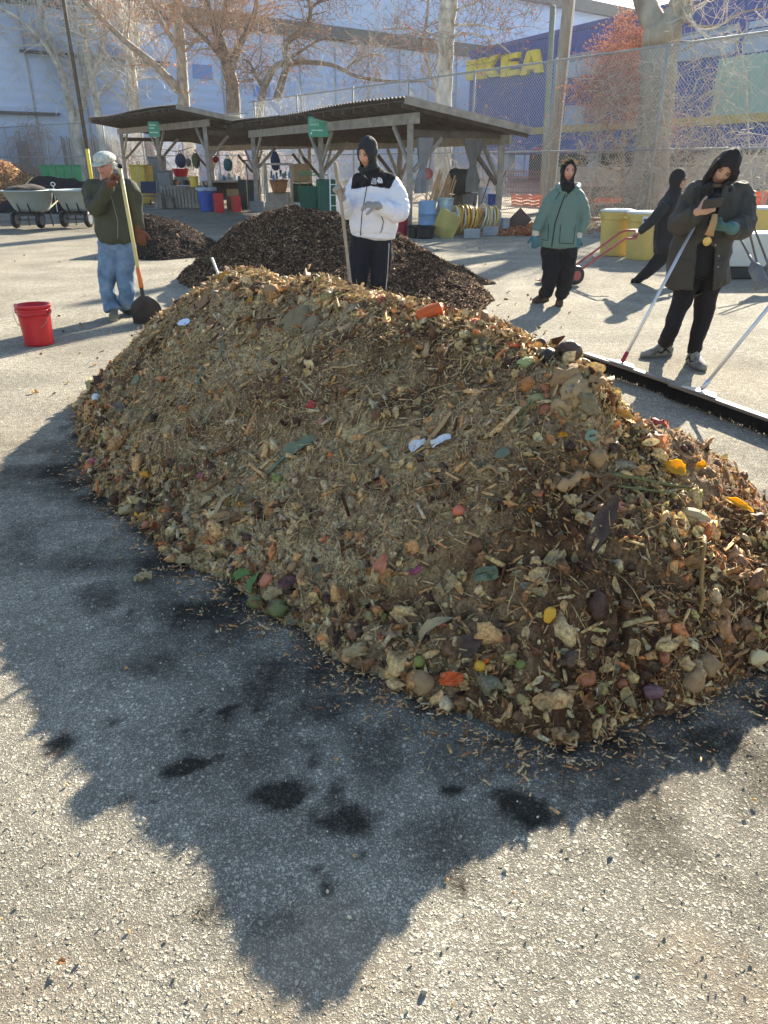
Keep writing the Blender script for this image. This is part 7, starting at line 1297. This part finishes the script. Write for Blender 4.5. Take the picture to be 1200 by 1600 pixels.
# ------------------------------------------------------------------ single scraps one can pick out on the heap
def sm(name, c, rough=.55, var=.22, trans=0, bump=.5):
    c1 = lin(*c); return mat(name, tuple(c1), rough, var, 26, bump, 120, spec=.35, trans=trans, c2=[a*.6+b*.4 for a, b in zip(c1, (.16, .11, .065))])
def fr_on(px, py, rot=0.):
    p = H0.hit(px, py); n = Vector(H0.nrm(np.array([p.x]), np.array([p.y]))[0]) if p.z > .002 else Vector((0, 0, 1)); t = Vector((math.cos(rot), 0, math.sin(rot))); t = (t-n*t.dot(n)).normalized(); return p, t, n.cross(t), n
def orb(label, name, cat, px, py, r, m, sq=(1, 1, 1), rot=0, lump=.10, seed=0, lift=.35, extra=None):
    p, t, b_, n = fr_on(px, py, rot); R = Matrix((t, b_, n)).transposed(); b = MB(); b.ball(p+n*r*lift, (r*sq[0], r*sq[1], r*sq[2]), 18, rot=R, lump=lump, seed=seed); return tag(b.build(name, m, smooth=True), label, cat)
def leaf(label, name, cat, px, py, L, Wd, m, rot=0, curl=.3, lift=.02, up=0., seed=0, stem=0, wav=.15):
    rr = random.Random(seed); p, t, b_, n = fr_on(px, py, rot); p = p+n*lift; t = (t+n*up).normalized(); k, h = 13, 7; vs = []
    for i in range(k):
        u = i/(k-1); w = Wd*(math.sin(math.pi*min(1, u*.94+.05))**.7)*(1-.25*u)*(1+rr.uniform(-.14, .14))
        for j in range(h): v = j/(h-1)*2-1; vs.append(p+t*(L*(u-.5))+b_*(w/2*v)+n*(-curl*L*(u-.5)**2*2+abs(v)*w*.22+wav*Wd*(math.sin(u*9+v*2.5+seed)*.35+rr.uniform(-.12, .12))))
    fs = [(i*h+j, i*h+j+1, (i+1)*h+j+1, (i+1)*h+j) for i in range(k-1) for j in range(h-1)]; b = MB(); b.add(vs, fs); n0 = len(vs); b.add([v-n*.0015 for v in vs], [f[::-1] for f in fs])
    if stem: b.tube([p-t*L*.5, p-t*(L*.5+stem*.5)+b_*.01, p-t*(L*.5+stem)], .003, 5)
    return tag(b.build(name, m, smooth=True), label, cat)
def stick(label, name, cat, a, c, r, m, lift=.012, flat=1., bend=.02, seed=0, taper=.7):
    rr = random.Random(seed); p, q = H0.hit(*a), H0.hit(*c); n = Vector(H0.nrm(np.array([(p.x+q.x)/2]), np.array([(p.y+q.y)/2]))[0]); pts = []; K = 7
    for i in range(K): u = i/(K-1); z = p.lerp(q, u); hz = float(H0.h(z.x, z.y)); pts.append(Vector((z.x, z.y, max(z.z, hz)))+n*lift+Vector((rr.uniform(-1, 1), rr.uniform(-1, 1), 0))*bend*(q-p).length*.5)
    b = MB(); b.tube(pts, [(r*(1-(1-taper)*i/(K-1)), r*flat*(1-(1-taper)*i/(K-1))) for i in range(K)], 8, hint=(q-p).cross(n)); return tag(b.build(name, m, smooth=flat > .6), label, cat)
def slab(label, name, cat, px, py, size, m, rot=0, tilt=.2, seed=0, lift=.5, rough=.12):
    rr = random.Random(seed); p, t, b_, n = fr_on(px, py, rot); R = Matrix((t, b_, n)).transposed()@Matrix.Rotation(tilt, 3, 'X'); w, d, h = size; n_ = 9; out = [(math.cos(2*math.pi*i/n_)*rr.uniform(.75, 1.1), math.sin(2*math.pi*i/n_)*rr.uniform(.75, 1.1)) for i in range(n_)]
    b = MB(); c = p+n*h*lift; vs = []
    for z, k in ((-.5, .9), (0, 1.03), (.5, .88)): vs += [c+R@Vector((x*w/2*k, y*d/2*k, z*h+rr.uniform(-.1, .1)*h)) for x, y in out]
    vs += [c+R@Vector((0, 0, .56*h)), c-R@Vector((0, 0, .5*h))]; fs = [(i*n_+j, i*n_+(j+1) % n_, (i+1)*n_+(j+1) % n_, (i+1)*n_+j) for i in (0, 1) for j in range(n_)]+[(2*n_+j, 2*n_+(j+1) % n_, 3*n_) for j in range(n_)]+[((j+1) % n_, j, 3*n_+1) for j in range(n_)]
    b.add(vs, fs); return tag(b.build(name, m), label, cat)
def crumple(label, name, cat, px, py, size, m, seed, rot=0, lift=.02, amp=.35):
    rr = random.Random(seed); p, t, b_, n = fr_on(px, py, rot); k = 9; vs = []; pts = np.array([[i/(k-1)-.5, j/(k-1)-.5, 0] for i in range(k) for j in range(k)]); nz = fbm(pts+seed, 3.5, 3, seed)
    for (u, v, _), z in zip(pts, nz): vs.append(p+n*lift+t*(u*size[0]*(1-.2*abs(v)))+b_*(v*size[1]*(1-.3*abs(u)))+n*(z*amp*min(size)))
    fs = [(i*k+j, i*k+j+1, (i+1)*k+j+1, (i+1)*k+j) for i in range(k-1) for j in range(k-1)]; b = MB(); b.add(vs, fs); b.add([v-n*.0012 for v in vs], [f[::-1] for f in fs]); return tag(b.build(name, m, smooth=False), label, cat)
Or = sm('carrot_orange', (226, 92, 24)); Rd = sm('deep_red', (170, 46, 44)); Sal = sm('salmon_skin', (206, 122, 88)); Yl = sm('lemon_yellow', (238, 178, 40), .45); Bg = sm('bread_crust', (170, 134, 94), .9, .35); Pale = sm('pale_peel', (204, 180, 136), .7, trans=.2); Brn = sm('dark_rind', (70, 46, 36)); BrR = sm('onion_brown', (170, 96, 62), .35); Gn = sm('cabbage_green', (122, 128, 76), .6, trans=.15); GnB = sm('leek_green', (112, 128, 102), .6, trans=.1); Br = sm('bright_green', (98, 140, 70), .5, trans=.15); Wh = mat('scrap_paper', (.60, .60, .64), .7, .08, 20, .1); Tl = sm('teal_plastic', (120, 150, 132), .4, .1); Pk = sm('pink_flesh', (196, 116, 104)); Lf = sm('yellow_leaf', (250, 196, 20), .5, .12, trans=.55, bump=.2); WdM = mat('split_wood', tuple(lin(176, 140, 98)), .8, .35, 8, .6, 60, stretch=(1, 1, 1)); Tw = sm('twig_brown', (112, 84, 56), .8); Gy = sm('mouldy_grey', (134, 118, 88), .95, .35)
MAR = sm('purple_peel', (88, 46, 58), .5)
b_ = orb
p, t, bb, n = fr_on(671, 500, .9); b = MB(); b.tube([p+n*.02-t*.05, p+n*.035, p+n*.05+t*.055], [.028, .030, .026], 14); tag(b.build('carrot_end', Or), 'fat orange carrot end standing up from the crest of the heap', 'carrot')
orb('yellow onion sitting on the crest of the heap left of the standing tool', 'onion', 'onion', 470, 441, .045, sm('yellow_onion', (222, 176, 60), .4), (1.1, 1, .9), 0, .06, 1, .5)
orb('pinkish bulb on the crest left of the yellow onion', 'onion', 'onion', 443, 440, .034, Pk, (1.1, 1, .8), .3, .15, 2, .5); orb('round tan bulb with a yellow top just below the crest', 'onion', 'onion', 425, 458, .038, Bg, (1, 1, .9), 0, .1, 3, .4)
orb('small bright red tomato piece near the left end of the crest', 'tomato', 'tomato', 372, 449, .016, sm('tomato_red', (214, 28, 34), .3), (1.2, 1, .8), 0, .1, 4)
crumple('crumpled yellow peel near the left end of the crest', 'peel', 'peel', 350, 438, (.09, .06), sm('amber_peel', (222, 160, 44), .5, trans=.3), 5, .3, .03); crumple('small yellow peel lying below the tan bulb', 'peel', 'peel', 393, 473, (.06, .05), sm('amber_peel', (0, 0, 0)), 6, .9, .02)
p, t, bb, n = fr_on(343, 434, 2.2); b = MB(); b.bar(p, p+Vector((-.04, 0, .13)), .03, .012); tag(b.build('white_stick', Wh, bevel=.003), 'white flat stick poking up at the left end of the crest', 'stick')
slab('brown cardboard flap lying on the upper left slope', 'cardboard', 'cardboard', 314, 476, (.15, .18, .006), mat('wet_cardboard', tuple(lin(140, 104, 74)), .85, .2, 10, .3), .2, .1, 3, 2.)
slab('white card lying on the left slope near the shovel blade', 'card', 'card', 289, 506, (.09, .055, .003), mat('blue_white_card', (.62, .68, .82), .5, .05, 10, 0), .5, .1, 4, 4.)
orb('white egg half at the far left foot of the heap', 'egg', 'egg', 153, 623, .030, mat('egg_white', (.62, .66, .72), .35, .05, 10, 0), (1, 1, .8), 0, .05, 7, .5)
slab('pale green peel on the left slope above the white egg', 'peel', 'peel', 213, 596, (.09, .06, .012), GnB, .2, .2, 5); slab('pale disc shaped rind on the lower left slope', 'rind', 'rind', 262, 673, (.07, .05, .015), Pale, .6, .2, 6)
for i, (x0, y0, x1, y1, r, l) in enumerate(((283, 560, 294, 540, .006, 'short pale curved stalk on the upper left slope'), (280, 655, 300, 616, .006, 'thin pale stick lying on the left slope'), (312, 605, 318, 575, .008, 'green bean like stalk on the left slope'), (345, 563, 350, 535, .009, 'grey stick standing out below the grey green slab'), (360, 665, 372, 640, .014, 'frayed pale splinter in the middle of the left slope'), (505, 583, 560, 574, .007, 'pair of pale splinters below the crest'), (745, 741, 784, 742, .010, 'flat pale lath lying on the right of the middle slope'), (706, 690, 668, 702, .004, 'thin stick beside the torn white paper'), (665, 560, 668, 540, .016, 'short upright block of pale wood under the crest'))):
    stick(l, 'stick', 'stick', (x0, y0), (x1, y1), r, GnB if 'green' in l else (Tw if 'grey' in l else WdM), .012, .6, .03, i)
stick('long split wood splinter slanting across the middle of the heap', 'wood_splinter', 'splinter', (668, 700), (708, 648), .017, WdM, .014, .4, .02, 20); stick('broken wood splinter pointing down left of the torn paper', 'wood_splinter', 'splinter', (588, 692), (608, 716), .014, WdM, .014, .5, .03, 21)
stick('mouldy flat stick left of the broken splinter', 'wood_splinter', 'splinter', (572, 728), (598, 708), .014, Gy, .014, .5, .03, 22)
slab('large grey green mouldy slab below the crest', 'mouldy_slab', 'slab', 463, 502, (.20, .22, .02), Gy, .4, .05, 8, .3); slab('second mouldy slab just right of the large one', 'mouldy_slab', 'slab', 487, 512, (.13, .18, .03), Gy, -.2, .1, 9, .3)
orb('round red beet piece in the middle of the left half', 'beet', 'beet', 488, 634, .024, Rd, (1.15, .9, .7), .1, .1, 10); orb('smaller faded red piece below the round red beet', 'beet', 'beet', 503, 661, .016, Pk, (1, 1, .7), 0, .15, 11)
leaf('long blue green leek leaf lying on the middle left slope', 'leek_leaf', 'leaf', 472, 702, .26, .075, GnB, .55, .2, .022, 0, 4); leaf('thin blue green leaf tip below the leek leaf', 'leek_leaf', 'leaf', 438, 728, .14, .03, GnB, .7, .1, .018, 0, 5)
crumple('torn white paper lying in the middle of the heap, left scrap', 'torn_paper', 'paper', 655, 699, (.075, .04), Wh, 12, .1, .018); crumple('torn white paper lying in the middle of the heap, right scrap', 'torn_paper', 'paper', 692, 693, (.085, .05), Wh, 13, .5, .02)
orb('half buried apple with a red side on the middle slope', 'apple', 'apple', 599, 756, .022, Rd, (1, .8, .7), 0, .2, 14); orb('salmon pink tomato half right of centre', 'tomato', 'tomato', 718, 800, .022, sm('tomato_pink', (226, 116, 84), .35), (1.1, 1, .7), 0, .12, 15)
leaf('salmon coloured skin lying below the centre of the heap', 'fish_skin', 'skin', 595, 886, .10, .055, Sal, 1.3, .2, .018, 0, 16, wav=.3)
for x, y, r, l, m_, s_ in ((852, 643, .026, 'brown onion lying lowest in the cluster at the right of the crest', BrR, 17), (852, 621, .020, 'smaller brown onion above the lowest one in the cluster', BrR, 18), (838, 628, .032, 'pale green onion beside the brown onions', sm('green_onion', (150, 146, 96), .45), 19), (826, 603, .030, 'orange brown squash end above the pale green onion', sm('rust_squash', (190, 118, 54)), 20), (850, 609, .022, 'reddish lump right of the orange squash end', BrR, 21)):
    orb(l, 'onion', 'onion', x, y, r*.9, m_, (1.15, 1, .75), .2+s_, .2, s_, .35)
orb('black rotten avocado on the crest at the right', 'avocado', 'avocado', 856, 565, .036, sm('black_rind', (28, 26, 26), .5), (1, 1, .9), 0, .1, 22, .6); orb('dark brown rotten fruit behind the black avocado', 'rotten_fruit', 'fruit', 838, 548, .038, Brn, (1.2, 1, .8), .3, .3, 23, .6); orb('second dark rotten fruit right of the black avocado', 'rotten_fruit', 'fruit', 884, 560, .042, Brn, (1.2, 1, .9), 0, .35, 24, .7)
crumple('bright orange pepper peel beside the black avocado', 'peel', 'peel', 811, 553, (.09, .045), Or, 25, -.3, .03); orb('pale green gourd piece below the orange pepper peel', 'gourd', 'gourd', 824, 570, .03, sm('pale_gourd', (170, 176, 110)), (1.5, 1, .6), -.1, .12, 26)
orb('green sprout head at the right of the crest', 'sprout', 'sprout', 908, 563, .034, sm('sprout_green', (96, 110, 48)), (1, 1, 1), 0, .25, 27, .6)
for x, y, r, sq, l, s_ in ((885, 592, .042, (1.5, 1, .7), 'large pale bread lump on the right of the crest', 28), (900, 615, .042, (1.4, 1, .7), 'second large pale bread lump just below the first', 29), (915, 634, .036, (1.3, .9, .8), 'mouldy bread end below the two bread lumps', 30), (943, 578, .036, (1.5, .8, .8), 'long sunlit bread crust at the right of the crest', 31), (925, 600, .034, (1.2, 1, .8), 'brown angular lump between the bread pieces', 32), (882, 636, .034, (1.1, 1, .7), 'torn bread chunk left of the mouldy bread end', 33)):
    orb(l, 'bread', 'bread', x, y, r, [Bg, sm('mid_crust', (186, 152, 108), .9, .3), Gy, sm('dark_crust', (126, 92, 62), .9, .35)][s_ % 4], sq, .15+s_*.7, .62, s_, .35)
for i, (x, y) in enumerate(((812, 655), (806, 662))): stick(('upper' if i == 0 else 'lower')+' thin green stalk trailing from the pale green onion', 'green_stalk', 'stalk', (x, y+14*i), (846, 612+5*i), .004, Gn, .02, 1, .03, 40+i)
leaf('flat orange tinted peel catching the sun on the right flank', 'peel', 'peel', 972, 660, .12, .06, sm('amber_peel', (0, 0, 0)), -.1, .2, .03, .1, 34); stick('long pale stalk running down from the orange peel', 'stalk', 'stalk', (985, 668), (1043, 716), .010, Pale, .02, .7, .02, 35)
slab('small teal plastic scrap on the right slope', 'plastic_scrap', 'scrap', 920, 684, (.055, .045, .004), Tl, .2, .3, 36, 4); slab('dull teal scrap on the middle slope', 'plastic_scrap', 'scrap', 786, 712, (.06, .04, .004), sm('dull_teal', (100, 112, 96), .5), .4, .3, 37, 4)
orb('pale round bulb below the small teal scrap', 'onion', 'onion', 930, 717, .034, Bg, (1.1, 1, .8), .6, .2, 38, .5)
leaf('bright yellow leaf lit by the sun on the right flank', 'yellow_leaf', 'leaf', 1046, 738, .085, .075, Lf, -.7, .1, .035, .35, 50, .02, .1); leaf('smaller bright yellow leaf on the right edge of the heap', 'yellow_leaf', 'leaf', 1089, 738, .045, .04, Lf, -.2, .2, .04, .3, 51); leaf('narrow bright yellow leaf hanging off the far right flank', 'yellow_leaf', 'leaf', 1146, 797, .11, .045, Lf, -.9, .1, .04, .2, 52)
for i, (a, c, r, l) in enumerate((((862, 752), (960, 752), .010, 'thick twig lying level under the pale bulb'), ((950, 745), (1072, 766), .008, 'green brown stem crossing the right slope'), ((960, 765), (1060, 778), .005, 'thinner stem just below the green brown one'), ((872, 770), (912, 745), .020, 'short split plank beside the thick twig'), ((900, 800), (960, 752), .007, 'thin twig slanting above the dark banana skin'))): stick(l, 'twig', 'twig', a, c, r, WdM if 'plank' in l else (Gn if 'green' in l else Tw), .022, .7, .03, 55+i)
leaf('long dark brown banana skin lying down the right slope', 'banana_skin', 'peel', 936, 822, .26, .09, Brn, 1.05, -.1, .016, 0, 60, wav=.1); leaf('reddish autumn leaf beside the banana skin', 'leaf', 'leaf', 967, 800, .05, .05, Sal, .5, .2, .02, 0, 61)
stick('yellow brown stalk hanging straight down the near right flank', 'stalk', 'stalk', (1089, 845), (1086, 965), .009, sm('ochre_stalk', (160, 118, 48)), .03, .8, .02, 62); orb('pale curled root lying at the top of the yellow brown stalk', 'root', 'root', 1082, 812, .035, Pale, (1.6, .7, .7), -.6, .2, 63, .6)
leaf('yellow citrus peel standing on the near slope', 'lemon_peel', 'peel', 858, 963, .055, .045, Yl, 1.3, .6, .025, .5, 64); orb('bright orange kumquat near the front foot of the heap', 'kumquat', 'fruit', 752, 1043, .019, Yl, (1, 1, 1), 0, .04, 65, .7); orb('small orange fruit touching the kumquat', 'kumquat', 'fruit', 761, 1033, .011, Or, (1, 1, 1), 0, .05, 66, .8)
crumple('red orange pepper chunk at the front foot', 'pepper', 'pepper', 708, 1063, (.085, .045), Or, 67, -.1, .02); orb('yellow green lime at the front foot left of the pepper chunk', 'lime', 'lime', 657, 1036, .021, sm('lime_olive', (136, 140, 62)), (1, 1, .9), 0, .08, 68, .5); orb('small green lime half buried in the near slope', 'lime', 'lime', 815, 1040, .014, sm('lime_green', (116, 128, 58)), (1.2, 1, .8), .4, .1, 69, .6)
orb('brown potato like block at the front foot of the heap', 'potato', 'potato', 661, 1068, .036, Bg, (1.1, 1, .9), 0, .25, 70, .5); orb('grey green mouldy lump left of the brown potato', 'mouldy_lump', 'lump', 632, 1050, .022, Gy, (1, 1, .9), 0, .3, 71, .5); orb('black lump at the front foot', 'dark_lump', 'lump', 612, 1034, .020, sm('black_rind', (0, 0, 0)), (1, 1, 1), 0, .1, 72, .5)
orb('broken brown onion with a pale edge at the near foot', 'onion', 'onion', 913, 1062, .028, BrR, (1.2, .9, .8), .8, .2, 73, .5); orb('purple and pink onion at the near right foot', 'onion', 'onion', 1018, 1082, .024, sm('purple_onion', (124, 84, 92), .5), (1.4, 1, .9), 0, .15, 74, .6)
orb('orange brown nut like bulb above the purple onion', 'bulb', 'bulb', 1036, 1028, .018, BrR, (1, 1.2, .9), 0, .1, 75, .6); orb('large cream bread crust at the right foot', 'bread', 'bread', 1176, 1028, .032, sm('cream_crust', (226, 200, 146), .7), (1.4, .9, .7), .1, .2, 76, .6)
orb('brown mouldy bread block at the near right foot', 'bread', 'bread', 1076, 1064, .034, Bg, (1, 1, 1.1), 0, .35, 77, .5); orb('second brown mouldy bread block beside it at the foot', 'bread', 'bread', 1100, 1040, .034, Bg, (.9, 1, 1.2), 0, .35, 78, .5); orb('dim brown round bulb left of the purple onion', 'bulb', 'bulb', 970, 1070, .018, BrR, (1, 1, .9), 0, .1, 79, .5)
leaf('bright green leaf blade on the left front foot', 'green_leaf', 'leaf', 380, 902, .13, .05, Br, .1, .3, .025, .1, 80); leaf('second bright green leaf beside the orange tomato half', 'green_leaf', 'leaf', 402, 914, .10, .05, Br, -1.2, .3, .025, .1, 81); orb('flattened orange tomato half among the green leaves', 'tomato', 'tomato', 420, 909, .028, Sal, (1.3, 1, .5), 0, .15, 82, .5)
for x, y, r, s_, l in ((404, 944, .032, 83, 'dark green cabbage head at the left front foot'), (440, 952, .034, 84, 'pale green cabbage head right of the dark green one')):
    o_ = orb(l, 'cabbage', 'cabbage', x, y, r, Gn, (1.1, 1, .9), 0, .35, s_, .5)
orb('long peanut shell on the front left foot', 'peanut', 'nut', 459, 888, .018, Bg, (1.5, .9, .8), 1.1, .15, 85, .6); orb('second longer peanut shell right of the first', 'peanut', 'nut', 473, 897, .018, Bg, (1.8, .8, .8), 1.4, .15, 86, .6)
leaf('white corn husk tongue standing on the left slope', 'corn_husk', 'husk', 352, 792, .14, .035, Pale, 1.5, .3, .03, .2, 87); leaf('pale folded husk left of the standing one', 'corn_husk', 'husk', 326, 786, .10, .04, Pale, .5, .5, .025, .2, 88); leaf('brown husk curling below the white one', 'corn_husk', 'husk', 350, 812, .14, .05, Bg, .4, .4, .02, 0, 89)
orb('yellow citrus wedge at the left foot of the heap', 'citrus_wedge', 'fruit', 221, 804, .022, Yl, (1.3, .6, .9), .9, .05, 90, .6); orb('pale peeled onion beside the citrus wedge', 'onion', 'onion', 200, 800, .028, Pale, (1.6, .8, .7), .2, .25, 91, .6); orb('round tan bulb lying just off the foot of the heap', 'bulb', 'bulb', 231, 822, .022, BrR, (1.1, 1, .6), 0, .15, 92, .6)
crumple('small crumpled scrap lying alone on the shaded asphalt', 'food_scrap', 'scrap', 224, 907, (.075, .045), Pale, 93, -.3, .014, .5); crumple('purple cabbage shred on the front left foot', 'peel', 'peel', 452, 912, (.08, .05), MAR, 94, .2, .02); crumple('purple shred on the left slope below the husks', 'peel', 'peel', 341, 828, (.07, .04), MAR, 95, .2, .02)
leaf('pale curved melon rind on the front slope', 'melon_rind', 'rind', 680, 985, .16, .05, Pale, 1.2, .5, .025, 0, 96); leaf('dark brown leaf flap on the near front slope', 'dark_leaf', 'leaf', 738, 1010, .11, .08, Brn, 1.1, .3, .02, 0, 97)
for i, (x, y, rt, m_, l) in enumerate(((430, 930, .3, Pale, 'pale onion layer at the foot right of the cabbage'), (290, 878, .1, Pale, 'pale onion layer lying at the left front foot'), (865, 876, 1., Pale, 'torn cream scrap in the near slope'), (760, 900, .2, GnB, 'grey green leaf scrap in the near slope'), (700, 915, .9, Pale, 'bright pale shred in the near slope'), (560, 1020, .2, Pale, 'pale scrap at the front foot near the dark lump'), (1125, 950, .8, sm('tan_leaf', (190, 140, 84), .6, trans=.4), 'sunlit tan leaf on the near right flank'), (1150, 900, .4, sm('tan_leaf', (0, 0, 0)), 'sunlit tan leaf high on the far right flank'), (1080, 880, .4, sm('tan_leaf', (0, 0, 0)), 'sunlit tan leaf right above the hanging stalk'))):
    crumple(l, 'peel', 'peel', x, y, (.085, .05), m_, 200+i, rt, .02, .4)
leaf('dry pale leaf lying alone on the sunlit asphalt near the camera', 'dry_leaf', 'leaf', 97, 1508, .022, .018, sm('tan_leaf', (0, 0, 0)), .3, .3, .01, .3, 99)
orb('orange scrap lying on the asphalt right of the far foot', 'food_scrap', 'scrap', 791, 468, .02, Pale, (1.5, 1, .5), 0, .3, 98, .5)
# ------------------------------------------------------------------ thin air added to lighten the background, standing in for lens flare
b = MB(); b.box((20, 80, 14.2), (420, 300, 30.4)); hz = b.build('added_haze', bpy.data.materials.new('added_air')); m = hz.data.materials[0]; m.use_nodes = True; nt = m.node_tree; nt.nodes.clear()
o_ = nt.nodes.new('ShaderNodeOutputMaterial'); v = nt.nodes.new('ShaderNodeVolumePrincipled'); v.inputs['Color'].default_value = (.93, .95, 1, 1); v.inputs['Density'].default_value = .0003; v.inputs['Anisotropy'].default_value = .45
nt.links.new(v.outputs[0], o_.inputs['Volume']); tag(hz, 'added thin air lightening the buildings and trees behind the yard', 'added_haze', kind='stuff')
